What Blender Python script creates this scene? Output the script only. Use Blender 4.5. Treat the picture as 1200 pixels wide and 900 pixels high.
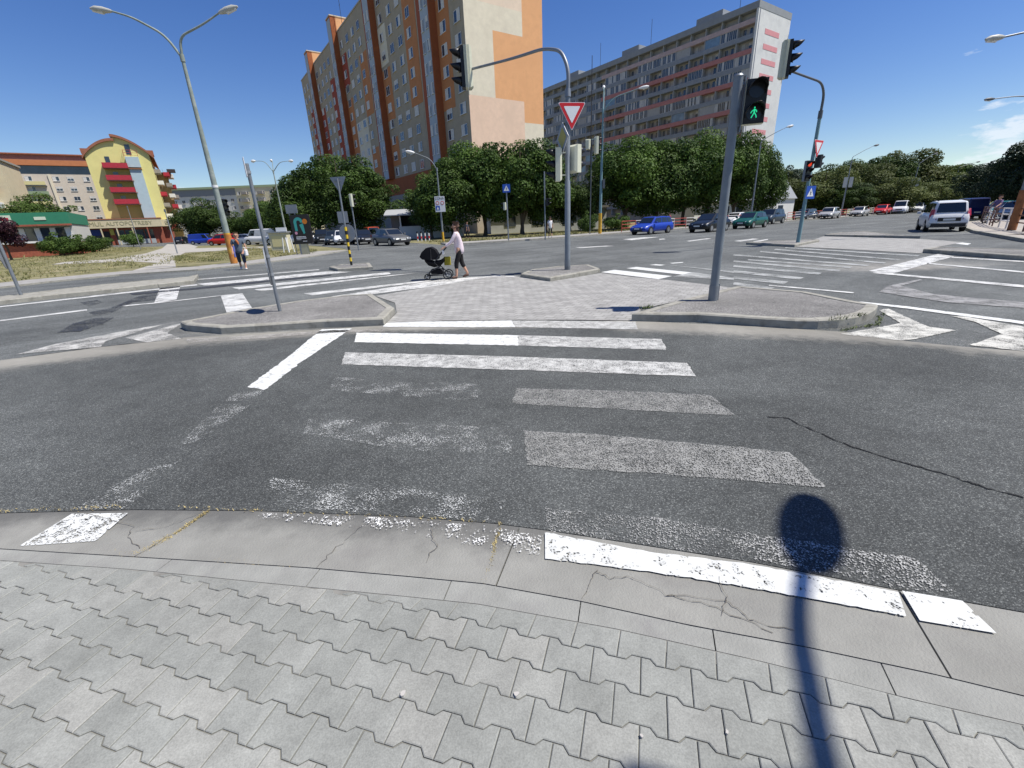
import bpy, bmesh, math, random
from mathutils import Vector, Matrix, noise
R = math.radians
random.seed(7)
for o in list(bpy.data.objects): bpy.data.objects.remove(o)
scene = bpy.context.scene
col = scene.collection

# ------------------------------------------------------------------ camera
F, HC = 515.0, 1.65                     # focal length in px of a 1200 px wide picture, eye height
ROLL, PITCH = R(-2.5594), R(20.3592)
fw = Vector((0, math.cos(PITCH), -math.sin(PITCH)))
rt = Vector((1, 0, 0)); up = Vector((0, math.sin(PITCH), math.cos(PITCH)))
cr, sr = math.cos(ROLL), math.sin(ROLL)
ix = rt*cr + up*sr; iy = up*cr - rt*sr
cam_d = bpy.data.cameras.new('camera'); cam = bpy.data.objects.new('camera', cam_d); col.objects.link(cam)
M = Matrix((ix, iy, -fw)).transposed().to_4x4(); M.translation = Vector((0, 0, HC)); cam.matrix_world = M
cam_d.sensor_width = 36; cam_d.lens = 36*F/1200; cam_d.clip_start = 0.05; cam_d.clip_end = 3000
scene.camera = cam

# ------------------------------------------------------------------ sky and sun
world = bpy.data.worlds.new('World'); scene.world = world; world.use_nodes = True
wt = world.node_tree; wn = wt.nodes; wn.clear()
def WN(t, **k):
    n = wn.new(t)
    for a, b in k.items(): setattr(n, a, b)
    return n
wo = WN('ShaderNodeOutputWorld'); bg = WN('ShaderNodeBackground'); bg.inputs[1].default_value = 0.095
sky = WN('ShaderNodeTexSky', sky_type='NISHITA'); sky.sun_disc = False
sky.sun_elevation = R(60.5); sky.sun_rotation = R(99); sky.air_density = 1.0; sky.dust_density = 0.2; sky.ozone_density = 2.0; sky.altitude = 150
tc = WN('ShaderNodeTexCoord')
mpn = WN('ShaderNodeMapping'); mpn.inputs['Scale'].default_value = (1.0, 1.0, 3.2)
nz = WN('ShaderNodeTexNoise'); nz.inputs['Scale'].default_value = 16; nz.inputs['Detail'].default_value = 7; nz.inputs['Roughness'].default_value = .58
cr1 = WN('ShaderNodeValToRGB'); cr1.color_ramp.elements[0].position = .72; cr1.color_ramp.elements[1].position = .84
sep = WN('ShaderNodeSeparateXYZ')
e1 = WN('ShaderNodeMapRange'); e1.inputs['From Min'].default_value = .13; e1.inputs['From Max'].default_value = .07; e1.interpolation_type = 'SMOOTHSTEP'
mul = WN('ShaderNodeMath', operation='MULTIPLY'); mix = WN('ShaderNodeMix', data_type='RGBA'); mix.inputs['B'].default_value = (7.4, 7.9, 8.6, 1)
wt.links.new(tc.outputs['Generated'], mpn.inputs[0]); wt.links.new(mpn.outputs[0], nz.inputs[0]); wt.links.new(nz.outputs[0], cr1.inputs[0])
wt.links.new(tc.outputs['Generated'], sep.inputs[0]); wt.links.new(sep.outputs[2], e1.inputs[0])
def cloud_place(az, el, c0, c1):
    d = WN('ShaderNodeVectorMath', operation='DOT_PRODUCT'); nv = WN('ShaderNodeVectorMath', operation='NORMALIZE'); wt.links.new(tc.outputs['Generated'], nv.inputs[0])
    wt.links.new(nv.outputs[0], d.inputs[0]); d.inputs[1].default_value = (math.sin(R(az))*math.cos(R(el)), math.cos(R(az))*math.cos(R(el)), math.sin(R(el)))
    m = WN('ShaderNodeMapRange', interpolation_type='SMOOTHSTEP'); m.inputs['From Min'].default_value = math.cos(R(c1)); m.inputs['From Max'].default_value = math.cos(R(c0)); wt.links.new(d.outputs['Value'], m.inputs[0]); return m.outputs[0]
mx_ = WN('ShaderNodeMath', operation='MAXIMUM'); my_ = WN('ShaderNodeMath', operation='MAXIMUM')
wt.links.new(cloud_place(46.5, 4.2, 1.0, 5.0), mx_.inputs[0]); wt.links.new(cloud_place(-34.5, 2.2, .3, 3.6), mx_.inputs[1])
wt.links.new(cloud_place(48.5, 6.3, .2, 2.2), my_.inputs[0]); wt.links.new(mx_.outputs[0], my_.inputs[1])
ad_ = WN('ShaderNodeMath', operation='MULTIPLY_ADD'); ad_.inputs[1].default_value = .30; wt.links.new(my_.outputs[0], ad_.inputs[0]); wt.links.new(nz.outputs[0], ad_.inputs[2])
wt.links.new(ad_.outputs[0], cr1.inputs[0])
wt.links.new(cr1.outputs[0], mul.inputs[0]); mul.inputs[1].default_value = .7
wt.links.new(mul.outputs[0], mix.inputs['Factor']); hsv = WN('ShaderNodeHueSaturation'); hsv.inputs['Saturation'].default_value = 1.32; hsv.inputs['Hue'].default_value = .517; hsv.inputs['Value'].default_value = 1.0
wt.links.new(sky.outputs[0], hsv.inputs['Color']); wt.links.new(hsv.outputs[0], mix.inputs['A'])
wt.links.new(mix.outputs['Result'], bg.inputs[0]); wt.links.new(bg.outputs[0], wo.inputs[0])
sl = bpy.data.lights.new('sun', 'SUN'); sl.energy = 5.0; sl.angle = R(0.53); sl.color = (1, .95, .865)
so = bpy.data.objects.new('sun', sl); col.objects.link(so)
SEL, SAZ = R(60.5), R(99)
SD = Vector((math.cos(SEL)*math.sin(SAZ), math.cos(SEL)*math.cos(SAZ), math.sin(SEL)))
so.rotation_euler = SD.to_track_quat('Z', 'Y').to_euler(); so.location = (20, 0, 40)
scene.view_settings.view_transform = 'Standard'; scene.view_settings.look = 'None'; scene.view_settings.gamma = 1
scene.view_settings.exposure = 0.35
scene.render.resolution_x = 1024; scene.render.resolution_y = 768
scene.cycles.max_bounces = 6; scene.cycles.transparent_max_bounces = 8

# ------------------------------------------------------------------ measuring: pixel of the 1200x900 survey picture -> place in the world
def ray(x, y):
    u = (x-600)/F; v = (y-450)/F
    return fw + rt*(u*cr+v*sr) + up*(v*cr-u*sr)*-1
def gp(x, y, z=0.0):                     # point on the level z seen at pixel
    d = ray(x, y); t = (z-HC)/d.z
    return Vector((d.x*t, d.y*t, z))
def at(x, y, Y):                         # point at distance Y seen at pixel
    d = ray(x, y); t = Y/d.y
    return Vector((d.x*t, Y, d.z*t+HC))

# ------------------------------------------------------------------ materials
MATS = {}
def mat(name, c, rough=.6, metal=0, var=.0, vs=3.0, bump=0, bs=40, spec=.4, emis=None, es=1.0, dirt=None, ds=1.2, streak=False):
    if name in MATS: return MATS[name]
    m = bpy.data.materials.new(name); m.use_nodes = True; nt = m.node_tree; b = nt.nodes['Principled BSDF']
    b.inputs['Base Color'].default_value = (*c, 1); b.inputs['Roughness'].default_value = rough; b.inputs['Metallic'].default_value = metal
    b.inputs['Specular IOR Level'].default_value = spec
    g = nt.nodes.new('ShaderNodeNewGeometry')
    def N(scale, det=5, rg=.6, vec=None):
        n = nt.nodes.new('ShaderNodeTexNoise'); n.inputs['Scale'].default_value = scale; n.inputs['Detail'].default_value = det; n.inputs['Roughness'].default_value = rg
        nt.links.new(vec or g.outputs['Position'], n.inputs['Vector']); return n
    src = None
    if var:
        n = N(vs); mp = nt.nodes.new('ShaderNodeMapRange'); mp.inputs['From Min'].default_value = .3; mp.inputs['From Max'].default_value = .7
        mp.inputs['To Min'].default_value = 1-var; mp.inputs['To Max'].default_value = 1+var
        nt.links.new(n.outputs[0], mp.inputs[0])
        mx = nt.nodes.new('ShaderNodeMix'); mx.data_type = 'RGBA'; mx.blend_type = 'MULTIPLY'; mx.inputs['Factor'].default_value = 1
        mx.inputs['A'].default_value = (*c, 1); nt.links.new(mp.outputs[0], mx.inputs['B']); src = mx.outputs['Result']
    if dirt:
        vec = None
        if streak:
            mpg = nt.nodes.new('ShaderNodeMapping'); mpg.inputs['Scale'].default_value = (1, 1, .12); nt.links.new(g.outputs['Position'], mpg.inputs[0]); vec = mpg.outputs[0]
        n = N(ds, 6, .65, vec); rp = nt.nodes.new('ShaderNodeValToRGB'); rp.color_ramp.elements[0].position = .5; rp.color_ramp.elements[1].position = .72
        nt.links.new(n.outputs[0], rp.inputs[0])
        mx = nt.nodes.new('ShaderNodeMix'); mx.data_type = 'RGBA'; nt.links.new(rp.outputs[0], mx.inputs['Factor'])
        if src: nt.links.new(src, mx.inputs['A'])
        else: mx.inputs['A'].default_value = (*c, 1)
        mx.inputs['B'].default_value = (*dirt, 1); src = mx.outputs['Result']
    if src: nt.links.new(src, b.inputs['Base Color'])
    if bump:
        n = N(bs, 3); bp = nt.nodes.new('ShaderNodeBump'); bp.inputs['Strength'].default_value = bump; bp.inputs['Distance'].default_value = .01
        nt.links.new(n.outputs[0], bp.inputs['Height']); nt.links.new(bp.outputs[0], b.inputs['Normal'])
    if emis:
        b.inputs['Emission Color'].default_value = (*emis, 1); b.inputs['Emission Strength'].default_value = es
    MATS[name] = m; return m

def asphalt(name, base, chip, chips=.2, scale=130, patch=.18, streakdir=None, bump=.5, light=None):
    m = bpy.data.materials.new(name); m.use_nodes = True; nt = m.node_tree; L = nt.links.new; b = nt.nodes['Principled BSDF']
    b.inputs['Roughness'].default_value = .88; b.inputs['Specular IOR Level'].default_value = .3
    g = nt.nodes.new('ShaderNodeNewGeometry'); pos = g.outputs['Position']
    v = nt.nodes.new('ShaderNodeTexVoronoi'); v.inputs['Scale'].default_value = scale; L(pos, v.inputs['Vector'])
    sp = nt.nodes.new('ShaderNodeSeparateColor'); L(v.outputs['Color'], sp.inputs[0])
    rp = nt.nodes.new('ShaderNodeValToRGB'); e = rp.color_ramp.elements
    e[0].position = 0; e[0].color = (*[x*.62 for x in base], 1); e[1].position = 1; e[1].color = (*chip, 1)
    q = e.new(.45); q.color = (*base, 1); q = e.new(1-chips); q.color = (*[x*1.5 for x in base], 1)
    L(sp.outputs[0], rp.inputs[0])
    # large patches
    n = nt.nodes.new('ShaderNodeTexNoise'); n.inputs['Scale'].default_value = .55; n.inputs['Detail'].default_value = 6; n.inputs['Roughness'].default_value = .6
    if streakdir is not None:
        mp = nt.nodes.new('ShaderNodeMapping'); mp.inputs['Rotation'].default_value = (0, 0, -R(streakdir)); mp.inputs['Scale'].default_value = (.12, 1.3, 1)
        # rotate first, then stretch
        mp2 = nt.nodes.new('ShaderNodeVectorRotate'); mp2.inputs['Angle'].default_value = -R(streakdir); L(pos, mp2.inputs['Vector'])
        mp.inputs['Rotation'].default_value = (0, 0, 0); L(mp2.outputs[0], mp.inputs[0]); L(mp.outputs[0], n.inputs['Vector'])
    else: L(pos, n.inputs['Vector'])
    mr = nt.nodes.new('ShaderNodeMapRange'); mr.inputs['From Min'].default_value = .3; mr.inputs['From Max'].default_value = .7
    mr.inputs['To Min'].default_value = 1-patch; mr.inputs['To Max'].default_value = 1+patch; L(n.outputs[0], mr.inputs[0])
    mx = nt.nodes.new('ShaderNodeMix'); mx.data_type = 'RGBA'; mx.blend_type = 'MULTIPLY'; mx.inputs['Factor'].default_value = 1
    L(rp.outputs[0], mx.inputs['A']); L(mr.outputs[0], mx.inputs['B']); out = mx.outputs['Result']
    n3 = nt.nodes.new('ShaderNodeTexNoise'); n3.inputs['Scale'].default_value = 5; n3.inputs['Detail'].default_value = 4; L(pos, n3.inputs['Vector'])
    mr3 = nt.nodes.new('ShaderNodeMapRange'); mr3.inputs['From Min'].default_value = .3; mr3.inputs['From Max'].default_value = .7; mr3.inputs['To Min'].default_value = .9; mr3.inputs['To Max'].default_value = 1.1; L(n3.outputs[0], mr3.inputs[0])
    mx2 = nt.nodes.new('ShaderNodeMix'); mx2.data_type = 'RGBA'; mx2.blend_type = 'MULTIPLY'; mx2.inputs['Factor'].default_value = 1
    L(out, mx2.inputs['A']); L(mr3.outputs[0], mx2.inputs['B']); out = mx2.outputs['Result']
    if light:      # dust colour painted in through a vertex attribute (a stain with its own shape)
        at_ = nt.nodes.new('ShaderNodeAttribute'); at_.attribute_name = 'dust'
        nn = nt.nodes.new('ShaderNodeTexNoise'); nn.inputs['Scale'].default_value = 9; nn.inputs['Detail'].default_value = 6; L(pos, nn.inputs['Vector'])
        ma = nt.nodes.new('ShaderNodeMath'); ma.operation = 'MULTIPLY_ADD'; L(nn.outputs[0], ma.inputs[0]); ma.inputs[1].default_value = .5; ma.inputs[2].default_value = -.25
        mb = nt.nodes.new('ShaderNodeMath'); mb.operation = 'ADD'; mb.use_clamp = True; L(ma.outputs[0], mb.inputs[0]); md = nt.nodes.new('ShaderNodeMath'); md.operation = 'MULTIPLY'; L(at_.outputs['Fac'], md.inputs[0]); md.inputs[1].default_value = 1.15; L(md.outputs[0], mb.inputs[1])
        mc = nt.nodes.new('ShaderNodeMapRange'); mc.interpolation_type = 'SMOOTHSTEP'; L(mb.outputs[0], mc.inputs[0]); mc.inputs['From Min'].default_value = .12; mc.inputs['From Max'].default_value = .75; mc.inputs['To Max'].default_value = .85
        m4 = nt.nodes.new('ShaderNodeMix'); m4.data_type = 'RGBA'; L(mc.outputs[0], m4.inputs['Factor']); L(out, m4.inputs['A']); m4.inputs['B'].default_value = (*light, 1)
        out = m4.outputs['Result']
    n6 = nt.nodes.new('ShaderNodeTexNoise'); n6.inputs['Scale'].default_value = .22; n6.inputs['Detail'].default_value = 8; n6.inputs['Roughness'].default_value = .7; n6.inputs['Distortion'].default_value = .6; L(pos, n6.inputs['Vector'])
    m6 = nt.nodes.new('ShaderNodeMapRange'); m6.inputs['From Min'].default_value = .38; m6.inputs['From Max'].default_value = .62; m6.inputs['To Min'].default_value = .80; m6.inputs['To Max'].default_value = 1.28; L(n6.outputs[0], m6.inputs[0])
    x6 = nt.nodes.new('ShaderNodeMix'); x6.data_type = 'RGBA'; x6.blend_type = 'MULTIPLY'; x6.inputs['Factor'].default_value = 1; L(out, x6.inputs['A']); L(m6.outputs[0], x6.inputs['B']); out = x6.outputs['Result']
    L(out, b.inputs['Base Color'])
    bp = nt.nodes.new('ShaderNodeBump'); bp.inputs['Strength'].default_value = bump; bp.inputs['Distance'].default_value = .004
    L(v.outputs['Distance'], bp.inputs['Height']); bp.invert = True; L(bp.outputs[0], b.inputs['Normal'])
    MATS[name] = m; return m

def paint(name, wear, c=(.76, .76, .73), scale=9, grain=170, fine=.55, coarse=.55):
    m = bpy.data.materials.new(name); m.use_nodes = True; nt = m.node_tree; L = nt.links.new; b = nt.nodes['Principled BSDF']
    b.inputs['Roughness'].default_value = .65; b.inputs['Base Color'].default_value = (*c, 1)
    g = nt.nodes.new('ShaderNodeNewGeometry'); pos = g.outputs['Position']
    a = nt.nodes.new('ShaderNodeTexNoise'); a.inputs['Scale'].default_value = scale; a.inputs['Detail'].default_value = 5; a.inputs['Roughness'].default_value = .65; L(pos, a.inputs['Vector'])
    v = nt.nodes.new('ShaderNodeTexVoronoi'); v.inputs['Scale'].default_value = grain; L(pos, v.inputs['Vector'])
    sp = nt.nodes.new('ShaderNodeSeparateColor'); L(v.outputs['Color'], sp.inputs[0])
    # cover = noise*k + chip*j - wear
    m1 = nt.nodes.new('ShaderNodeMapRange'); m1.inputs['From Min'].default_value = .3; m1.inputs['From Max'].default_value = .7; L(a.outputs[0], m1.inputs[0])
    m2 = nt.nodes.new('ShaderNodeMath'); m2.operation = 'MULTIPLY_ADD'; L(sp.outputs[1], m2.inputs[0]); m2.inputs[1].default_value = fine
    m3 = nt.nodes.new('ShaderNodeMath'); m3.operation = 'MULTIPLY'; L(m1.outputs[0], m3.inputs[0]); m3.inputs[1].default_value = coarse; L(m3.outputs[0], m2.inputs[2])
    m4 = nt.nodes.new('ShaderNodeMapRange'); L(m2.outputs[0], m4.inputs[0]); m4.inputs['From Min'].default_value = wear-.06; m4.inputs['From Max'].default_value = wear+.06
    cc = nt.nodes.new('ShaderNodeMix'); cc.data_type = 'RGBA'; L(m1.outputs[0], cc.inputs['Factor']); cc.inputs['A'].default_value = (*[x*.72 for x in c], 1); cc.inputs['B'].default_value = (*c, 1)
    L(cc.outputs['Result'], b.inputs['Base Color'])
    tr = nt.nodes.new('ShaderNodeBsdfTransparent'); ms = nt.nodes.new('ShaderNodeMixShader'); out = nt.nodes['Material Output']
    L(m4.outputs[0], ms.inputs[0]); L(tr.outputs[0], ms.inputs[1]); L(b.outputs[0], ms.inputs[2]); L(ms.outputs[0], out.inputs[0])
    MATS[name] = m; return m

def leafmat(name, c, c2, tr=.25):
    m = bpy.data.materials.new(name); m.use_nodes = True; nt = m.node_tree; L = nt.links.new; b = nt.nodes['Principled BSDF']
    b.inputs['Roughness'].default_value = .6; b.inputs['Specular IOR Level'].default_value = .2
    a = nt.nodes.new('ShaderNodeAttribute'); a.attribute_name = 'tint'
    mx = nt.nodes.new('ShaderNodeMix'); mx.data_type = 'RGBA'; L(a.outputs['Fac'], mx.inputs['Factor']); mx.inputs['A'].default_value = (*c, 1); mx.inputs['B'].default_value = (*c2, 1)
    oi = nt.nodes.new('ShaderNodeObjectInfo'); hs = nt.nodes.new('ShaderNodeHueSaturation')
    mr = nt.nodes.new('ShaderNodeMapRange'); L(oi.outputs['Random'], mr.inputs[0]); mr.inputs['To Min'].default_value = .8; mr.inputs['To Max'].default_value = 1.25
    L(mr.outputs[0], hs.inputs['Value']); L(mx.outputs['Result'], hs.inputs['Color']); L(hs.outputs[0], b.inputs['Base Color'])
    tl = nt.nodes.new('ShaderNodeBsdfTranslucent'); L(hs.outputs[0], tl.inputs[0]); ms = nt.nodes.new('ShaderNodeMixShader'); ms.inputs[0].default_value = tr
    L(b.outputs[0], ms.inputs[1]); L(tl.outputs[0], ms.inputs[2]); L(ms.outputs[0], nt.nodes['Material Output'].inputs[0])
    MATS[name] = m; return m

# ------------------------------------------------------------------ mesh builder
class MB:
    def __init__(s): s.v = []; s.f = []; s.m = []; s.sm = []
    def add(s, vs, fs, mi=0, smooth=False):
        k = len(s.v); s.v += [tuple(v) for v in vs]
        for f in fs: s.f.append(tuple(k+i for i in f)); s.m.append(mi); s.sm.append(smooth)
        return s
    def box(s, a, b, mi=0, rz=0, c=None):
        x0, y0, z0 = a; x1, y1, z1 = b
        vs = [Vector(p) for p in ((x0,y0,z0),(x1,y0,z0),(x1,y1,z0),(x0,y1,z0),(x0,y0,z1),(x1,y0,z1),(x1,y1,z1),(x0,y1,z1))]
        if rz:
            c = Vector(c) if c else Vector(((x0+x1)/2, (y0+y1)/2, 0)); mt = Matrix.Rotation(rz, 3, 'Z'); vs = [mt @ (v-c) + c for v in vs]
        return s.add(vs, [(0,3,2,1),(4,5,6,7),(0,1,5,4),(1,2,6,5),(2,3,7,6),(3,0,4,7)], mi)
    def prism(s, pts, z0, z1, mi=0, mi_top=None):
        n = len(pts); P = [Vector((p[0], p[1])) for p in pts]
        if sum(P[i].x*P[(i+1)%n].y-P[(i+1)%n].x*P[i].y for i in range(n)) < 0: P.reverse()
        vs = [(p.x, p.y, z0) for p in P]+[(p.x, p.y, z1) for p in P]
        s.add(vs, [tuple(range(n-1, -1, -1))]+[(i, (i+1)%n, n+(i+1)%n, n+i) for i in range(n)], mi)
        return s.add(vs[n:], [tuple(range(n))], mi if mi_top is None else mi_top)
    def sheet(s, pts, z, mi=0):
        n = len(pts); P = [Vector((p[0], p[1])) for p in pts]
        if sum(P[i].x*P[(i+1)%n].y-P[(i+1)%n].x*P[i].y for i in range(n)) < 0: P.reverse()
        return s.add([(p.x, p.y, z) for p in P], [tuple(range(n))], mi)
    def tube(s, pts, rs, n=10, mi=0, cap=True, smooth=True):
        pts = [Vector(p) for p in pts]
        if not hasattr(rs, '__len__'): rs = [rs]*len(pts)
        vs = []; prev = None
        for i, p in enumerate(pts):
            t = (pts[min(i+1, len(pts)-1)]-pts[max(i-1, 0)]).normalized()
            if prev is None: a = t.orthogonal().normalized()
            else: a = (prev-t*prev.dot(t)).normalized()
            prev = a; b = t.cross(a)
            for k in range(n):
                q = 2*math.pi*k/n; vs.append(p+(a*math.cos(q)+b*math.sin(q))*rs[i])
        fs = [(i*n+k, i*n+(k+1)%n, (i+1)*n+(k+1)%n, (i+1)*n+k) for i in range(len(pts)-1) for k in range(n)]
        s.add(vs, fs, mi, smooth)
        if cap: s.add(vs[:n], [tuple(range(n-1, -1, -1))], mi); s.add(vs[-n:], [tuple(range(n))], mi)
        return s
    def disc(s, c, r, nrm, th=.01, n=20, mi=0):
        c = Vector(c); d = Vector(nrm).normalized()*th/2
        return s.tube([c-d, c+d], r, n, mi, True, False)
    def plate(s, pts2, o, ux, uz, th, mi=0, mib=None):     # a flat sign blank: 2D outline in the plane ux,uz at o, thickness th, front along ux x uz
        ux = Vector(ux).normalized(); uz = Vector(uz).normalized(); nn = ux.cross(uz); o = Vector(o); n = len(pts2)
        fr = [o+ux*p[0]+uz*p[1]+nn*th/2 for p in pts2]; bk = [q-nn*th for q in fr]
        s.add(fr, [tuple(range(n))], mi); m2 = mi if mib is None else mib
        s.add(bk, [tuple(range(n-1, -1, -1))], m2)
        return s.add(fr+bk, [(i, n+i, n+(i+1)%n, (i+1)%n) for i in range(n)], m2)
    def build(s, name, mats, parent=None, bevel=0):
        me = bpy.data.meshes.new(name); me.from_pydata(s.v, [], s.f)
        if not isinstance(mats, (list, tuple)): mats = [mats]
        for m in mats: me.materials.append(m)
        me.polygons.foreach_set('material_index', s.m); me.polygons.foreach_set('use_smooth', s.sm)
        me.update(); o = bpy.data.objects.new(name, me); col.objects.link(o)
        if parent: o.parent = parent
        if bevel:
            b = o.modifiers.new('b', 'BEVEL'); b.width = bevel; b.segments = 2; b.limit_method = 'ANGLE'; b.angle_limit = R(35)
        return o
def tag(o, label=None, cat=None, group=None, kind=None):
    if label: o['label'] = label
    if cat: o['category'] = cat
    if group: o['group'] = group
    if kind: o['kind'] = kind
    return o
def thing(name, label, cat, loc=(0, 0, 0), rz=0, group=None):
    o = bpy.data.objects.new(name, None); o.empty_display_size = .3; col.objects.link(o)
    o.location = loc; o.rotation_euler = (0, 0, rz); return tag(o, label, cat, group)
def kids(o): return [c for c in bpy.data.objects if c.parent == o]
def dup(root, loc, rz=0, label=None, scale=None):
    r = root.copy(); col.objects.link(r); r.location = loc; r.rotation_euler = (0, 0, rz)
    if scale: r.scale = scale
    if label: r['label'] = label
    for ch in KIDS.setdefault(root.name, kids(root)):
        c = ch.copy(); col.objects.link(c); c.parent = r
        for g in KIDS.setdefault(ch.name, kids(ch)):
            d = g.copy(); col.objects.link(d); d.parent = c
    return r
KIDS = {}
def text_part(txt, size, m, parent, mtx, name='lettering', th=.004, bold=0, align='CENTER'):
    cu = bpy.data.curves.new('t', 'FONT'); cu.body = txt; cu.size = size; cu.extrude = th; cu.align_x = align; cu.align_y = 'CENTER'; cu.offset = bold; cu.resolution_u = 3
    t = bpy.data.objects.new('t', cu); col.objects.link(t); dg = bpy.context.evaluated_depsgraph_get()
    me = bpy.data.meshes.new_from_object(t.evaluated_get(dg)); bpy.data.objects.remove(t)
    me.name = name; me.materials.clear(); me.materials.append(m)
    o = bpy.data.objects.new(name, me); col.objects.link(o); o.parent = parent; o.matrix_local = mtx
    return o
def frame(o, ux, uz):                    # matrix whose local x runs along ux and local y along uz
    ux = Vector(ux).normalized(); uz = Vector(uz).normalized(); n = ux.cross(uz)
    m = Matrix((ux, uz, n)).transposed().to_4x4(); m.translation = Vector(o); return m
def circ(r, n=24, cx=0, cy=0, a0=0): return [(cx+r*math.cos(a0+2*math.pi*i/n), cy+r*math.sin(a0+2*math.pi*i/n)) for i in range(n)]

# ================================================================== GROUND
m_grass = mat('dry_grass', (.16, .15, .065), .95, var=.35, vs=.8, bump=.6, bs=18, dirt=(.33, .28, .17), ds=.5)
m_slip = asphalt('slip_asphalt', (.066, .070, .068), (.24, .25, .235), .15, 180, .2, None, .9, light=(.30, .287, .25))
m_road = asphalt('road_asphalt', (.094, .100, .097), (.24, .245, .235), .14, 110, .25, 33, .4, light=(.30, .285, .255))
m_isl = asphalt('island_asphalt', (.17, .165, .155), (.36, .35, .33), .2, 90, .12, None, .5)
m_conc = mat('concrete', (.30, .29, .27), .9, var=.14, vs=4, bump=.4, bs=60, dirt=(.22, .21, .19), ds=2.3)
m_kerb = mat('kerb_concrete', (.30, .29, .25), .9, var=.16, vs=6, bump=.5, bs=50, dirt=(.18, .17, .14), ds=5)
m_slab = mat('slab_concrete', (.245, .243, .220), .9, var=.16, vs=2.2, bump=.45, bs=90, dirt=(.20, .195, .18), ds=1.9)
m_gut = m_slab.copy(); m_gut.name = 'gutter_concrete'; MATS['gutter'] = m_gut
_nt = m_gut.node_tree; _b = _nt.nodes['Principled BSDF']; _src = _b.inputs['Base Color'].links[0].from_socket
_a = _nt.nodes.new('ShaderNodeAttribute'); _a.attribute_name = 'dirt'; _n = _nt.nodes.new('ShaderNodeTexNoise'); _n.inputs['Scale'].default_value = 3.5; _n.inputs['Detail'].default_value = 8; _n.inputs['Roughness'].default_value = .7
_g = _nt.nodes.new('ShaderNodeNewGeometry'); _nt.links.new(_g.outputs['Position'], _n.inputs['Vector'])
_m = _nt.nodes.new('ShaderNodeMath'); _m.operation = 'MULTIPLY_ADD'; _nt.links.new(_n.outputs[0], _m.inputs[0]); _m.inputs[1].default_value = 1.1; _m.inputs[2].default_value = -.55
_s = _nt.nodes.new('ShaderNodeMath'); _s.operation = 'ADD'; _nt.links.new(_m.outputs[0], _s.inputs[0]); _nt.links.new(_a.outputs['Fac'], _s.inputs[1])
_r = _nt.nodes.new('ShaderNodeMapRange'); _r.interpolation_type = 'SMOOTHSTEP'; _nt.links.new(_s.outputs[0], _r.inputs[0]); _r.inputs['From Min'].default_value = .35; _r.inputs['From Max'].default_value = 1.0; _r.inputs['To Max'].default_value = .75
_x = _nt.nodes.new('ShaderNodeMix'); _x.data_type = 'RGBA'; _nt.links.new(_r.outputs[0], _x.inputs['Factor']); _nt.links.new(_src, _x.inputs['A']); _x.inputs['B'].default_value = (.075, .075, .072, 1); _nt.links.new(_x.outputs['Result'], _b.inputs['Base Color'])
m_strip = mat('kerb_strip_concrete', (.262, .264, .242), .9, var=.12, vs=5, bump=.45, bs=90, dirt=(.21, .205, .195), ds=2.6)
m_joint = mat('joint_sand', (.13, .125, .11), .95, var=.3, vs=14)
m_yel = mat('yellow_weeds', (.38, .31, .14), .9, var=.3, vs=25)

g = MB().sheet([(-900, -900), (900, -900), (900, 1500), (-900, 1500)], -.02).build('ground', m_grass); tag(g, kind='structure')

# dense road sheet with a dust attribute so that the light dusty edges have a place of their own
def pip(x, y, poly):
    r = False; n = len(poly)
    for i in range(n):
        a = poly[i]; b = poly[(i+1) % n]
        if (a[1] > y) != (b[1] > y) and x < (b[0]-a[0])*(y-a[1])/(b[1]-a[1])+a[0]: r = not r
    return r
def dseg(x, y, a, b):
    vx, vy = b[0]-a[0], b[1]-a[1]; t = max(0, min(1, ((x-a[0])*vx+(y-a[1])*vy)/(vx*vx+vy*vy+1e-9)))
    return math.hypot(x-a[0]-t*vx, y-a[1]-t*vy)
def dusty(o, segs, w):
    me = o.data; at_ = me.attributes.new('dust', 'FLOAT', 'POINT'); vals = []
    for v in me.vertices:
        d = min(dseg(v.co.x, v.co.y, a, b)/ww for a, b, ww in segs); vals.append(max(0, 1-d)*w)
    at_.data.foreach_set('value', vals)
def dense(pts, z, step, name, m):
    bm = bmesh.new(); vs = [bm.verts.new((p[0], p[1], z)) for p in pts]; bm.faces.new(vs); bmesh.ops.triangulate(bm, faces=bm.faces[:])
    x0 = min(p[0] for p in pts); x1 = max(p[0] for p in pts); y0 = min(p[1] for p in pts); y1 = max(p[1] for p in pts)
    for k in range(int((x1-x0)/step)): bmesh.ops.bisect_plane(bm, geom=bm.verts[:]+bm.edges[:]+bm.faces[:], plane_co=(x0+(k+1)*step-.01, 0, 0), plane_no=(1, 0, 0))
    for k in range(int((y1-y0)/step)): bmesh.ops.bisect_plane(bm, geom=bm.verts[:]+bm.edges[:]+bm.faces[:], plane_co=(0, y0+(k+1)*step-.01, 0), plane_no=(0, 1, 0))
    bmesh.ops.recalc_face_normals(bm, faces=bm.faces[:])
    if bm.faces[:] and sum(f.normal.z for f in bm.faces) < 0: bmesh.ops.reverse_faces(bm, faces=bm.faces[:])
    me = bpy.data.meshes.new(name); bm.to_mesh(me); bm.free(); me.materials.append(m)
    o = bpy.data.objects.new(name, me); col.objects.link(o); return o

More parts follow.
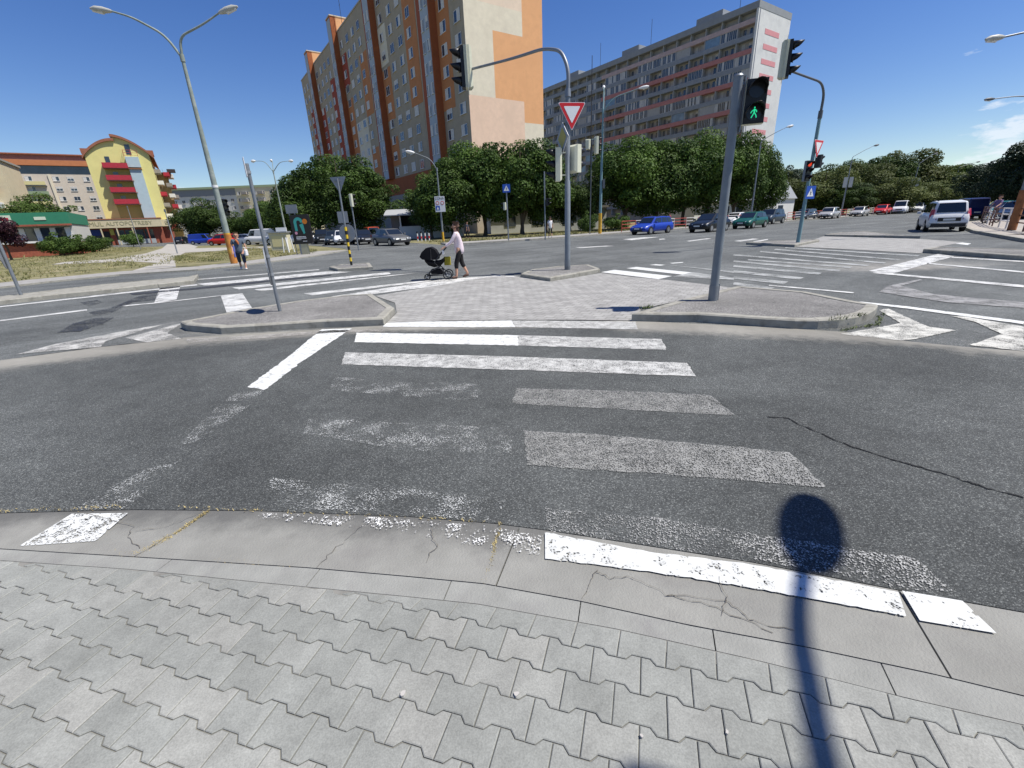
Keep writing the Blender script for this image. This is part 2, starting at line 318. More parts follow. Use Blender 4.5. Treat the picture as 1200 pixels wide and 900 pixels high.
KN = [(-4.5, 37.2), (.4, 39.0), (5.2, 41.6), (12, 46.2), (22, 52.0), (45, 66.6), (62, 77.5), (110, 110), (200, 170)]   # far kerb
LK = [gp(*p) for p in ((0, 338), (60, 331), (140, 323), (232, 317))] + [gp(*p) for p in ((270, 313), (330, 306), (372, 300), (410, 293.5))]
right_kerb = [gp(1200, 284), gp(1170, 278.5), gp(1140, 273), gp(1128, 268), gp(1131, 262), gp(1140, 257)]
rp = [(-45, -14), (-26.5, 8.5)] + [(p.x, p.y) for p in LK] + [(-14.5, 41), (-30, 64), (-26, 70), (-9, 46)] + KN + [(230, 150), (110, 88), (62, 58)] + [(p.x, p.y) for p in reversed(right_kerb)] + [(26, 8), (24, -20), (-20, -20)]
road = dense(rp, -.008, 4.0, 'road', m_road); tag(road, kind='structure')
Bp = gp
dusty(road, [((-9, 6.6), (-5.2, 7.7), .9), ((-5.6, 9.2), (-2.2, 11.4), .45), ((5.6, 6.6), (7.2, 4.9), 1.6), ((6.2, 8.6), (6.6, 6.8), .6), ((-12.5, 14.6), (-10.9, 16.4), .6), ((10, 11), (14, 15), .1)], .55)
parking = MB().sheet([(-14.5, 41), (-30, 64), (-120, 118), (-128, 140), (-20, 112), (-13, 60)], -.012).build('car_park', m_road); tag(parking, kind='structure')
dusty(parking, [((-120, 118), (-30, 64), 1)], .1)

# pavements with kerbs
def offset_poly(line, d):
    out = []
    for i, p in enumerate(line):
        a = Vector(line[max(i-1, 0)][:2]); b = Vector(line[min(i+1, len(line)-1)][:2]); t = (b-a).normalized(); out.append((p[0]-t.y*d, p[1]+t.x*d))
    return out
def strip(line, d0, d1, z, name, m, th=None):
    a = offset_poly(line, d0); b = offset_poly(line, d1); s = MB()
    for i in range(len(line)-1):
        q = [a[i], a[i+1], b[i+1], b[i]]
        if th is None: s.sheet(q, z)
        else: s.prism(q, z-th, z)
    return tag(s.build(name, m), kind='structure')
strip(KN, 0, .18, .11, 'kerb_far_side', m_kerb, .2)
strip(KN, .18, 3.4, .10, 'pavement_far_side', m_conc, .2)
LK2 = [(-45, -14), (-26.5, 8.5)] + [(p.x, p.y) for p in LK]
strip(LK2, 0, .15, .06, 'kerb_left_side', m_kerb, .2)
strip(LK2, .15, 2.6, .055, 'pavement_left_side', m_conc, .2)
RKL = [(p.x, p.y) for p in reversed(right_kerb)]; RKL = [(62, 58), (40, 37.8)] + RKL[1:] + [(26, 8)]
strip(RKL, 0, .18, .13, 'kerb_right_side', m_kerb, .3)
m_pv2 = mat('right_paving', (.34, .31, .27), .9, var=.15, vs=3)
strip(RKL, .18, 30, .12, 'pavement_right_side', m_pv2, .2)
# footpaths crossing the grass on the left
m_path = mat('footpath_concrete', (.37, .35, .31), .9, var=.12, vs=1.5, dirt=(.28, .26, .22), ds=.8)
tag(MB().sheet([gp(75, 307), gp(130, 303.5), gp(170, 297), gp(190, 291), gp(196, 286), gp(222, 286), gp(232, 289), gp(215, 297), gp(205, 302), gp(206, 313), gp(155, 317), gp(185, 308), gp(150, 306), gp(60, 310)], -.004).build('footpath', m_path), kind='structure')
tag(MB().sheet([gp(222, 291), gp(330, 288.5), gp(330, 290), gp(216, 296)], -.003).build('footpath', m_path), kind='structure')

# ------------------------------------------------------------------ near slip lane, gutter slabs, kerb strip, pavers
ASP = [(-7.5, 1.5), (-5.2, 2.33), (-3.4, 2.46), (-2.48, 2.43), (-1.66, 2.36), (-.66, 2.23), (-.14, 2.13), (.16, 2.05), (.68, 1.89), (1.16, 1.74), (1.72, 1.53), (2.15, 1.38), (3.2, .8), (5.5, -1.5)]
STR = [(-7.5, 1.05), (-5.2, 1.95), (-2.98, 2.08), (-2.1, 1.96), (-1.1, 1.82), (-.57, 1.73), (-.18, 1.66), (.27, 1.53), (.71, 1.38), (1.12, 1.26), (1.51, 1.13), (1.77, 1.03), (2.8, .45), (5.0, -1.8)]
PAV = [(-7.5, .85), (-5.2, 1.8), (-2.87, 1.97), (-2.02, 1.85), (-1.23, 1.71), (-.53, 1.59), (-.2, 1.53), (.39, 1.37), (.88, 1.21), (1.1, 1.13), (1.34, 1.04), (1.67, .93), (2.7, .33), (4.85, -1.95)]
slip = dense([(-14, 4.5)] + [(-8.2, 6.2), (-6.75, 7.05), (-5.6, 7.5), (-2.2, 7.75), (2.05, 7.25), (3.9, 6.4), (4.7, 5.95), (5.1, 5.35), (5.6, 4.95), (6.3, 4.6), (8, 3.9), (14, .5), (14, -8)] + [(5.5, -1.6)] + ASP[::-1][1:], -.0035, .5, 'slip_road', m_slip); tag(slip, kind='structure')
dusty(slip, [((-8.2, 6.2), (-5.6, 7.4), 1.0), ((-5.6, 7.4), (-2.2, 7.8), .75), ((-2.2, 7.7), (2.05, 7.3), .55), ((2.05, 7.2), (3.9, 6.4), .95), ((3.9, 6.4), (4.8, 5.95), .9), ((4.8, 5.9), (6.5, 4.6), .7), ((14, .5), (6.3, 4.6), .5)], 1.0)
def lerp_strip(A, B, ta, tb): return [(a[0]+(b[0]-a[0])*ta, a[1]+(b[1]-a[1])*ta) for a, b in zip(A, B)], [(a[0]+(b[0]-a[0])*tb, a[1]+(b[1]-a[1])*tb) for a, b in zip(A, B)]
def resample(line, step):
    out = [Vector(line[0])]; d = 0
    for i in range(len(line)-1):
        a = Vector(line[i]); b = Vector(line[i+1]); L = (b-a).length; k = max(1, round(L/step))
        for j in range(1, k+1): out.append(a+(b-a)*j/k)
    return out
def nearest_on(line, p):
    best = None
    for i in range(len(line)-1):
        a = Vector(line[i]); b = Vector(line[i+1]); v = b-a; t = max(0, min(1, (p-a).dot(v)/v.dot(v))); q = a+v*t
        if best is None or (q-p).length < (best-p).length: best = q
    return best
A5 = resample(ASP, .08)
random.seed(3)
def slabs(outer, inner_line, cuts, z, zin, gap, name, m, jag=0):
    s = MB(); cur = []; DV = []
    prevcut = False
    for i in range(len(outer)-1):
        a, b = outer[i], outer[i+1]; c, d = nearest_on(inner_line, b), nearest_on(inner_line, a)
        if (c-d).length < 1e-4: continue
        iscut = any(a.x <= cx < b.x for cx in cuts)
        if iscut: b2 = a+(b-a)*(1-gap/.08); c2 = d+(c-d)*(1-gap/.08)
        else: b2, c2 = b, c
        s.add([(a.x, a.y, z), (b2.x, b2.y, z), (c2.x, c2.y, zin), (d.x, d.y, zin)], [(0, 3, 2, 1)]); xw = max(0, min(1, (1.2-a.x)/1.4)); xv = max(.15, xw); DV += [xv, xv, 0, 0]
        s.add([(a.x, a.y, z), (b2.x, b2.y, z), (b2.x, b2.y, z-.08), (a.x, a.y, z-.08), (d.x, d.y, zin), (c2.x, c2.y, zin), (c2.x, c2.y, zin-.08), (d.x, d.y, zin-.08)], [(0, 1, 2, 3), (7, 6, 5, 4), (1, 5, 6, 2), (0, 3, 7, 4)]); DV += [xv, xv, xv, xv, 0, 0, 0, 0]
    o = s.build(name, m); o.data.attributes.new('dirt', 'FLOAT', 'POINT').data.foreach_set('value', DV)
    return tag(o, kind='structure')
# gutter slabs (slightly hollow towards the asphalt) and the flush kerb strip
tag(MB().sheet([(p[0], p[1]+.03) for p in ASP]+[(5, -2), (5, -6), (-9, -6), (-9, 1)], -.0125).build('joint_bed', m_joint), kind='structure')
slabs([Vector((p.x, p.y-.012)) for p in A5], STR, [-5.4, -4.2, -.03, 1.66, 3.1], .001, .014, .009, 'gutter', m_gut)
S5_ = resample([(p[0], p[1]-.010) for p in STR], .08)
slabs(S5_, PAV, [-5, -4, -3, -1.9, -1.05, -.35, .27, .78, 1.28, 1.75, 2.5], .018, .024, .005, 'kerb_strip', m_strip)
# cement haze and weeds in the joints
wd = MB()
random.seed(12)
def weedline(a, b, n, sp=.02, h=.012, ml=.03):
    a = Vector(a); b = Vector(b)
    for i in range(n):
        p = a+(b-a)*random.random()+Vector((random.gauss(0, sp), random.gauss(0, sp))); q = random.random()*6.28; l = random.uniform(.3, 1)*ml*.55
        d = Vector((math.cos(q), math.sin(q), 0))*l; s_ = Vector((-d.y, d.x, 0))*.25; z = .006
        wd.add([(p.x-s_.x, p.y-s_.y, z), (p.x+s_.x, p.y+s_.y, z), (p.x+d.x, p.y+d.y, z+random.random()*h*.5+.006)], [(0, 1, 2)])
weedline(gp(245, 599)[:2], gp(206, 627)[:2], 230, .006); weedline(gp(200, 630)[:2], gp(158, 653)[:2], 420, .013); weedline(gp(587, 614)[:2], gp(569, 686)[:2], 150, .004); weedline((-2.6, 2.45), (-3.6, 2.47), 120, .012); weedline((-2.05, 1.97), (-2.3, 1.99), 80, .02); weedline((-1.2, 1.83), (-1.6, 1.88), 60, .012)
weedline((-2.2, 2.42), (-.2, 2.14), 130, .008); weedline(gp(250, 657)[:2], gp(300, 662)[:2], 60, .008)
wd.build('joint_weeds', m_yel); tag(bpy.data.objects['joint_weeds'], 'dry yellow weeds growing in the slab joints', 'weeds', kind='stuff')
# the pavers: interlocking H-shaped concrete blocks
m_pav = bpy.data.materials.new('paver_concrete'); m_pav.use_nodes = True
nt = m_pav.node_tree; b = nt.nodes['Principled BSDF']; b.inputs['Roughness'].default_value = .9; L = nt.links.new
gg = nt.nodes.new('ShaderNodeNewGeometry'); a_ = nt.nodes.new('ShaderNodeAttribute'); a_.attribute_name = 'tint'
mx = nt.nodes.new('ShaderNodeValToRGB'); e = mx.color_ramp.elements; e[0].color = (.222, .228, .208, 1); e[1].color = (.268, .274, .252, 1); q = e.new(.5); q.color = (.246, .252, .231, 1); q = e.new(.985); q.color = (.275, .275, .25, 1); e[-1].color = (.29, .255, .20, 1)
L(a_.outputs['Fac'], mx.inputs[0])
n1 = nt.nodes.new('ShaderNodeTexNoise'); n1.inputs['Scale'].default_value = 170; n1.inputs['Detail'].default_value = 4; L(gg.outputs['Position'], n1.inputs['Vector'])
n2 = nt.nodes.new('ShaderNodeTexNoise'); n2.inputs['Scale'].default_value = 7; n2.inputs['Detail'].default_value = 6; n2.inputs['Roughness'].default_value = .7; L(gg.outputs['Position'], n2.inputs['Vector'])
mrs = []
n4 = nt.nodes.new('ShaderNodeTexNoise'); n4.inputs['Scale'].default_value = .8; n4.inputs['Detail'].default_value = 5; L(gg.outputs['Position'], n4.inputs['Vector'])
for nn, a0, a1 in ((n1, .84, 1.16), (n2, .82, 1.16), (n4, .84, 1.14)):
    mr = nt.nodes.new('ShaderNodeMapRange'); mr.inputs['From Min'].default_value = .3; mr.inputs['From Max'].default_value = .7; mr.inputs['To Min'].default_value = a0; mr.inputs['To Max'].default_value = a1; L(nn.outputs[0], mr.inputs[0]); mrs.append(mr)
src = mx.outputs[0]
for mr in mrs:
    k = nt.nodes.new('ShaderNodeMix'); k.data_type = 'RGBA'; k.blend_type = 'MULTIPLY'; k.inputs['Factor'].default_value = 1; L(src, k.inputs['A']); L(mr.outputs[0], k.inputs['B']); src = k.outputs['Result']
# sparse chewing gum and dirt spots
vv = nt.nodes.new('ShaderNodeTexVoronoi'); vv.inputs['Scale'].default_value = 3.1; L(gg.outputs['Position'], vv.inputs['Vector'])
st = nt.nodes.new('ShaderNodeMapRange'); st.inputs['From Min'].default_value = .028; st.inputs['From Max'].default_value = .042; st.inputs['To Min'].default_value = 1; st.inputs['To Max'].default_value = 0; L(vv.outputs['Distance'], st.inputs[0])
k = nt.nodes.new('ShaderNodeMix'); k.data_type = 'RGBA'; L(st.outputs[0], k.inputs['Factor']); L(src, k.inputs['A']); k.inputs['B'].default_value = (.07, .068, .065, 1); src = k.outputs['Result']
L(src, b.inputs['Base Color'])
bp_ = nt.nodes.new('ShaderNodeBump'); bp_.inputs['Strength'].default_value = .5; bp_.inputs['Distance'].default_value = .002; L(n1.outputs[0], bp_.inputs['Height']); L(bp_.outputs[0], b.inputs['Normal'])
def paver_field(name, origin, ang, Lx, Wy, region, z, m, gap=.0017, rows=(-30, 30), cols=(-40, 40), hh=.05, bevel=.0032, clip=None, seed=5):
    rnd = random.Random(seed)
    ca, sa = math.cos(ang), math.sin(ang); V = []; Fc = []; T = []
    d = .0115; hx = Lx/2
    for r in range(*rows):
        for c in range(*cols):
            cx = (c+(.5 if r % 2 else 0))*Lx; cy = r*Wy
            wx, wy = origin[0]+cx*ca-cy*sa, origin[1]+cx*sa+cy*ca
            if not region(wx, wy): continue
            h = Wy/2
            out = [(-hx, -h-d), (-hx*.5-.011, -h-d), (-hx*.5+.011, -h+d), (hx*.5-.011, -h+d), (hx*.5+.011, -h-d), (hx, -h-d),
                   (hx, h+d), (hx*.5+.011, h+d), (hx*.5-.011, h-d), (-hx*.5+.011, h-d), (-hx*.5-.011, h+d), (-hx, h+d)]
            # shrink for the joint
            def inset(P_, g):
                o_ = []; n_ = len(P_)
                for i in range(n_):
                    a = Vector(P_[i-1]); b_ = Vector(P_[i]); c_ = Vector(P_[(i+1) % n_]); t1 = (b_-a).normalized(); t2 = (c_-b_).normalized()
                    n1 = Vector((-t1.y, t1.x)); n2_ = Vector((-t2.y, t2.x)); m_ = (n1+n2_).normalized(); o_.append(tuple(b_+m_*g/max(.4, m_.dot(n1))))
                return o_
            dz = rnd.gauss(0, .0007); tx = rnd.gauss(0, .003); ty = rnd.gauss(0, .003); tn = rnd.random(); k = len(V); gj = gap*rnd.uniform(.75, 1.4)
            o1 = inset(out, gj); o2 = inset(out, gj+bevel); n = 12
            for ring, zz in ((o1, -.03), (o1, -bevel*.8), (o2, 0)):
                for p in ring:
                    X, Y = cx+p[0], cy+p[1]; x, y = origin[0]+X*ca-Y*sa, origin[1]+X*sa+Y*ca
                    if clip: x, y = clip(x, y)
                    V.append((x, y, z+dz+zz+p[0]*tx+p[1]*ty))
            for a in (0, 1): Fc += [(k+a*n+i, k+a*n+(i+1) % n, k+(a+1)*n+(i+1) % n, k+(a+1)*n+i) for i in range(n)]
            Fc += [tuple(k+2*n+i for i in (0, 1, 2, 9, 10, 11)), tuple(k+2*n+i for i in (2, 3, 8, 9)), tuple(k+2*n+i for i in (3, 4, 5, 6, 7, 8))]
            T += [tn]*(3*n)
    me = bpy.data.meshes.new(name); me.from_pydata(V, [], Fc); me.materials.append(m); t = me.attributes.new('tint', 'FLOAT', 'POINT'); t.data.foreach_set('value', T)
    o = bpy.data.objects.new(name, me); col.objects.link(o); return tag(o, kind='structure')
PAVV = [Vector(p) for p in PAV]
def below(x, y):
    for i in range(len(PAV)-1):
        a, b = PAV[i], PAV[i+1]
        if a[0] <= x <= b[0]: return (a[1]+(b[1]-a[1])*(x-a[0])/(b[0]-a[0]))-y
    return -1
tag(MB().add([(p[0], p[1]-.001, .0225) for p in PAV]+[(p[0], p[1]-.06, .0215) for p in reversed(PAV)], [(i, i+1, 2*len(PAV)-2-i, 2*len(PAV)-1-i) for i in range(len(PAV)-1)]).build('mortar_line', mat('mortar', (.20, .195, .175), .95, var=.25, vs=15)), kind='structure')
tag(MB().sheet([(p[0], p[1]-.008) for p in PAV]+[(5, -6), (-9, -6)], .0195).build('joint_sand', mat('joint_sand_light', (.175, .172, .150), .95, var=.25, vs=30)), kind='structure')
def clipp(x, y):
    d = below(x, y)
    return (x, y) if d > .006 else (x, y+d-.006)
paver_field('pavement', (0, 1.30), R(-17.2), .182, .128, lambda x, y: below(x, y) > -.045 and y > -2 and -6.5 < x < 4.4, .026, m_pav, clip=clipp)
# litter
lt = MB()
m_lit = mat('litter_white', (.42, .40, .37), .8)
for (px, py, r) in ((472, 813, .012), (605, 813, .010), (752, 863, .007), (852, 858, .007)):
    p = gp(px, py, .03); n = 7; pts = [(p.x+r*random.uniform(.5, 1.2)*math.cos(i*6.28/n), p.y+r*random.uniform(.5, 1.2)*math.sin(i*6.28/n)) for i in range(n)]
    lt.prism(pts, .026, .034)
tag(lt.build('litter', m_lit), 'pale crumbs of litter lying on the grey pavers', 'litter', kind='stuff')

# ------------------------------------------------------------------ traffic islands
def island(pts, z, fill, kerbw=.15, zf=None, name='traffic_island', stone=1.0):
    n = len(pts); P = [Vector(p[:2]) for p in pts]
    if sum(P[i].x*P[(i+1)%n].y-P[(i+1)%n].x*P[i].y for i in range(n)) < 0: P.reverse()
    inn = []
    for i in range(n):
        a, b, c = P[i-1], P[i], P[(i+1)%n]; t1 = (b-a).normalized(); t2 = (c-b).normalized()
        nn = Vector((-t1.y-t2.y, t1.x+t2.x)).normalized(); k = 1/max(.5, nn.dot(Vector((-t1.y, t1.x)))); inn.append(b+nn*kerbw*k)
    zf = z-.01 if zf is None else zf
    base = MB().sheet(inn, zf).build(name, fill); tag(base, kind='structure')
    s = MB()
    for i in range(n):
        a, b, c, d = P[i], P[(i+1)%n], inn[(i+1)%n], inn[i]; L_ = (b-a).length; k = max(1, round(L_/stone)); g_ = .006/L_ if L_ > .3 else 0
        for j in range(k):
            t0, t1 = j/k+(g_ if j else 0), (j+1)/k-(g_ if j < k-1 else 0)
            q = [a.lerp(b, t0), a.lerp(b, t1), d.lerp(c, t1), d.lerp(c, t0)]; q2 = [q[0].lerp(q[3], .14), q[1].lerp(q[2], .14), q[2], q[3]]
            zz = z+random.uniform(-.004, .004)
            s.add([(v.x, v.y, -.02) for v in q]+[(v.x, v.y, zz-.02) for v in q]+[(v.x, v.y, zz) for v in q2]+[(q[3].x, q[3].y, zf-.03), (q[2].x, q[2].y, zf-.03)],
                  [(0, 1, 5, 4), (4, 5, 9, 8), (8, 9, 10, 11), (11, 10, 13, 12), (0, 4, 8, 11, 3), (1, 2, 10, 9, 5)])
    return s.build('kerb_stones', m_kerb, base)
def smooth_corner(a, b, c, k=5):
    a, b, c = Vector(a[:2]), Vector(b[:2]), Vector(c[:2]); return [a.lerp(b, t/k).lerp(b.lerp(c, t/k), t/k) for t in range(k+1)]
# left island (front edge, right tip, back edge, left tip)
IL = [gp(*p)[:2] for p in ((220, 387.5), (260, 391), (320, 387.5), (380, 383.5), (450, 381), (463, 367))] + [gp(*p, .12)[:2] for p in ((436, 344), (400, 346), (350, 352), (300, 360), (262, 367))] + [gp(213, 384)[:2]]
island(IL, .12, m_isl)
IR = [gp(*p)[:2] for p in ((740, 376), (780, 377), (816, 377), (860, 380), (900, 383))] + smooth_corner(gp(930, 385), gp(1022, 388), gp(1027, 366), 6) + [gp(*p, .12)[:2] for p in ((1000, 353), (944, 342), (864, 335.5), (800, 351))]
island(IR, .13, m_isl)
IC = [gp(*p)[:2] for p in ((610, 325), (645, 330), (675, 324.5), (703, 319))] + [gp(*p, .1)[:2] for p in ((701, 314), (690, 310), (655, 312), (622, 316))]
island(IC, .11, m_isl)
I9 = [gp(*p)[:2] for p in ((874, 286.5), (931, 289.5), (960, 283.5))] + [gp(*p, .1)[:2] for p in ((953, 280.5), (900, 282.5))]
island(I9, .11, m_isl)
IS = [gp(*p)[:2] for p in ((386, 315.5), (396, 318), (437, 315.5))] + [gp(*p, .1)[:2] for p in ((433, 308), (400, 310))]
island(IS, .11, m_isl)
IM = [(-46, -20), (-30, -3)] + [gp(*p)[:2] for p in ((0, 357), (70, 349), (140, 342), (228, 332), (233, 325))] + [gp(*p, .12)[:2] for p in ((220, 324), (120, 333), (0, 347))] + [(-31.5, -2), (-47, -19)]
island(IM, .12, m_kerb, name='median_strip')
IR1 = [gp(1081, 296)[:2], gp(1200, 305.5)[:2], (24, 6), (26, 5), (28, 10)] + [gp(*p, .13)[:2] for p in ((1200, 292), (1150, 290.5), (1098, 289))]
island(IR1, .13, m_isl)
IR2 = [gp(966, 277)[:2], gp(1078, 279.5)[:2]] + [gp(*p, .1)[:2] for p in ((1050, 275), (1012, 271), (985, 272.5))]
island(IR2, .11, m_isl)
# paved crossing areas between the islands
m_pave2 = bpy.data.materials.new('small_block_paving'); m_pave2.use_nodes = True
nt = m_pave2.node_tree; b = nt.nodes['Principled BSDF']; b.inputs['Roughness'].default_value = .9; L = nt.links.new
gg = nt.nodes.new('ShaderNodeNewGeometry'); vr = nt.nodes.new('ShaderNodeVectorRotate'); vr.inputs['Angle'].default_value = R(30); L(gg.outputs['Position'], vr.inputs['Vector'])
bk = nt.nodes.new('ShaderNodeTexBrick'); L(vr.outputs[0], bk.inputs['Vector']); bk.inputs['Scale'].default_value = 1; bk.inputs['Brick Width'].default_value = .2; bk.inputs['Row Height'].default_value = .165; bk.inputs['Mortar Size'].default_value = .006
bk.inputs['Color1'].default_value = (.27, .265, .25, 1); bk.inputs['Color2'].default_value = (.335, .33, .31, 1); bk.inputs['Mortar'].default_value = (.15, .145, .13, 1)
n2 = nt.nodes.new('ShaderNodeTexNoise'); n2.inputs['Scale'].default_value = 3; n2.inputs['Detail'].default_value = 6; L(gg.outputs['Position'], n2.inputs['Vector'])
mr = nt.nodes.new('ShaderNodeMapRange'); mr.inputs['From Min'].default_value = .3; mr.inputs['From Max'].default_value = .7; mr.inputs['To Min'].default_value = .82; mr.inputs['To Max'].default_value = 1.15; L(n2.outputs[0], mr.inputs[0])
k = nt.nodes.new('ShaderNodeMix'); k.data_type = 'RGBA'; k.blend_type = 'MULTIPLY'; k.inputs['Factor'].default_value = 1; L(bk.outputs[0], k.inputs['A']); L(mr.outputs[0], k.inputs['B']); L(k.outputs['Result'], b.inputs['Base Color'])
PT = [gp(*p)[:2] for p in ((440, 347), (463, 355), (465, 367), (453, 378.5), (520, 376), (600, 375), (680, 375), (742, 376), (752, 362), (864, 338), (790, 329), (744, 325), (704, 320), (646, 330), (610, 324.5), (576, 324))]
tag(MB().sheet(PT, .004).build('crossing_paving', m_pave2), kind='structure')
PT2 = [gp(*p)[:2] for p in ((930, 289), (965, 277), (1078, 280), (1130, 284), (1095, 290), (1080, 297), (1000, 292.5))]
tag(MB().sheet(PT2, .004).build('crossing_paving', m_pave2), kind='structure')

# ------------------------------------------------------------------ painted markings
pf = paint('paint_fresh', .20, c=(.70, .71, .68), scale=12); p1 = paint('paint_worn', .40, c=(.54, .54, .51), fine=.75, coarse=.45, scale=7); p2 = paint('paint_thin', .52, c=(.30, .30, .28), fine=.8, coarse=.3, scale=6); p2b = paint('paint_very_thin', .80, c=(.40, .40, .38), fine=.75, coarse=.35, scale=3); p3 = paint('paint_traces', .89, c=(.48, .49, .47), scale=3.5, fine=.72, coarse=.48); p5 = paint('paint_chevron', .42, c=(.58, .57, .51), fine=.6, coarse=.6, scale=4); p4 = paint('paint_faded', .50, c=(.55, .54, .50), scale=3)
pg = paint('paint_ghost', .40, c=(.30, .295, .28), scale=4)
RJ = random.Random(77)
def rough(pts, near=True):
    out = []; n = len(pts)
    for i in range(n):
        a = Vector(pts[i][:2]); b = Vector(pts[(i+1) % n][:2]); k = max(1, min(60, int((b-a).length/.05))) if near else 1
        for j in range(k):
            q = a.lerp(b, j/k); out.append((q.x+RJ.gauss(0, .006 if near else 0), q.y+RJ.gauss(0, .006 if near else 0)))
    return out
def mark(name, polys, m, z=.002):
    s = MB()
    for k_, p in enumerate(polys):
        w = [gp(*q)[:2] for q in p]; s.sheet(rough(w, min(q[1] for q in w) < 9), z+.0012*k_/max(1, len(polys)))
    return tag(s.build(name, m), kind='structure')
def W(*pts): return [(p[0], p[1]) for p in pts]
def wmark(name, polys, m, z=.002):
    s = MB()
    for p in polys: s.sheet(p, z)
    return tag(s.build(name, m), kind='structure')
# near zebra (bars across the slip lane), world metres
mark('zebra_crossing', [[(455, 377.5), (600, 375.5), (604, 383.5), (448, 383)], [(418, 390), (607, 393), (607, 405), (415, 401)]], pf)
mark('zebra_crossing', [[(600, 375.5), (745, 377), (747, 386), (604, 383.5)], [(607, 393), (775, 397.5), (781, 410), (607, 405)], [(405, 413), (600, 418), (805, 425.5), (815, 441), (600, 433.5), (400, 427)]], p1)
mark('zebra_crossing', [[(606, 455), (730, 458), (832, 463), (863, 487), (730, 480), (600, 473)], [(613, 505), (700, 509), (925, 530), (968, 571), (800, 558), (618, 545)]], p2)
mark('zebra_crossing', [[(640, 596), (760, 606), (900, 628), (1075, 655), (1115, 694), (1053, 690), (880, 655), (640, 622)]], p2b)
mark('zebra_crossing', [[(392, 442), (470, 447), (560, 450), (560, 470), (470, 464), (387, 457)], [(362, 490), (600, 502), (600, 532), (480, 528), (355, 508)], [(318, 560), (600, 585), (575, 612), (470, 602), (305, 595)]], p3)
mark('bicycle_crossing', [[(377, 386), (412, 385), (352, 425), (311, 457), (290, 453.5), (330, 424)]], pf)
mark('bicycle_crossing', [[(290, 453.5), (311, 457), (296, 470), (262, 470)], [(255, 476), (300, 470), (255, 502), (225, 520), (210, 520)], [(170, 550), (210, 540), (150, 596), (84, 598)]], p3)
# paint on the gutter slabs
m_slabpaint = paint('paint_on_slab', .26, c=(.66, .67, .64), scale=12, grain=120)
def zslab(p): return p
s = MB(); a_, b_ = [(640, 624), (760, 646.5), (880, 661), (980, 680), (1053, 694)], [(1062, 722), (960, 703), (860, 685), (760, 670), (638, 654)]
def fine_line(P, z):
    out = []
    for (xa, ya), (xb, yb_) in zip(P, P[1:]):
        for j in range(14): t = j/14; v = gp(xa+(xb-xa)*t, ya+(yb_-ya)*t, z); out.append((v.x+RJ.gauss(0, .003), v.y+RJ.gauss(0, .0022), z))
    v = gp(*P[-1], z); out.append(tuple(v)); return out
A_ = fine_line(a_, .0125); B2_ = fine_line(b_[::-1], .0155); nn_ = len(A_)
s.add(A_+B2_, [(i, i+1, nn_+i+1, nn_+i) for i in range(nn_-1)])
s.add([tuple(gp(x, y, .0155)) for x, y in ((1057, 692), (1128, 704), (1168, 742), (1078, 727))], [(0, 1, 2, 3)])
tag(s.build('paint_on_gutter', m_slabpaint), kind='structure')
m_sp2 = paint('paint_on_slab_worn', .44, c=(.68, .69, .66), scale=16, grain=140); m_sp3 = paint('paint_on_slab_traces', .93, scale=8, grain=140, fine=.7)
tag(MB().add([tuple(gp(x, y, .016)) for x, y in ((84, 602), (150, 601), (112, 634), (22, 640))], [(0, 1, 2, 3)]).build('paint_on_gutter', m_sp2), kind='structure')
tag(MB().add([tuple(gp(x, y, .016)) for x, y in ((302, 601), (440, 606), (570, 616), (636, 628), (632, 650), (560, 640), (470, 622), (300, 607))], [(0, 1, 2, 3, 4, 5, 6, 7)]).build('paint_on_gutter', m_sp3), kind='structure')
# far crossings and lane lines
a5 = lambda x, y: (x/5, 300+y/5)
b5 = lambda x, y: (220+x/5, 280+y/5)
c5 = lambda x, y: (440+x/5, 270+y/5)
d5 = lambda x, y: (660+x/5, 250+y/5)
e5 = lambda x, y: (860+x/3.53, 250+y/3.53)
mark('zebra_crossing', [[b5(60, 263), b5(820, 190), b5(965, 193), b5(480, 240), b5(100, 274)], [b5(60, 236), b5(770, 178), b5(770, 182), b5(60, 240)],
    [b5(260, 286), b5(1180, 194), b5(1190, 206), b5(300, 296)], [b5(390, 297), b5(1200, 212), c5(240, 250), b5(430, 306)], [b5(680, 320), c5(340, 289), c5(300, 301), b5(730, 331)],
    [b5(840, 338), c5(400, 286), c5(720, 264), c5(840, 268), c5(420, 318), b5(960, 340)]], paint('paint_far', .34, c=(.62, .62, .59), scale=3))
mark('zebra_crossing', [[a5(935, 190), a5(1057, 176), a5(1035, 255), a5(903, 276)], [b5(193, 331), b5(320, 319), b5(377, 404), b5(228, 432)]], MATS['paint_far'])
mark('lane_line', [[a5(0, 295), a5(700, 215), a5(1155, 166), a5(1155, 172), a5(700, 223), a5(0, 301)], [a5(0, 376), a5(510, 312), a5(510, 320), a5(0, 383)], [a5(720, 290), a5(905, 274), b5(193, 331), b5(193, 334), a5(905, 279), a5(720, 296)]], MATS['paint_far'])
mark('hatching', [[a5(730, 480), a5(1070, 392), a5(980, 452), a5(1065, 485), a5(860, 506)], [a5(1190, 362), a5(960, 402), a5(620, 500), a5(590, 533), a5(100, 575), a5(330, 515), a5(750, 435)]], p4)
mark('edge_line', [[(219, 397), (300, 393), (390, 387), (452, 385.5), (450, 388), (390, 390), (300, 397), (219, 402)]], paint('paint_edge', .52, c=(.42, .40, .36), scale=3))
mark('zebra_crossing', [[d5(220, 345), d5(300, 331), d5(638, 368), d5(560, 386)], [d5(370, 322), d5(430, 314), d5(780, 349), d5(712, 361)], [d5(505, 303), d5(540, 298), d5(600, 302), d5(570, 307)], [d5(625, 291), d5(700, 286), d5(705, 290), d5(640, 295)]], pf)
zb = []
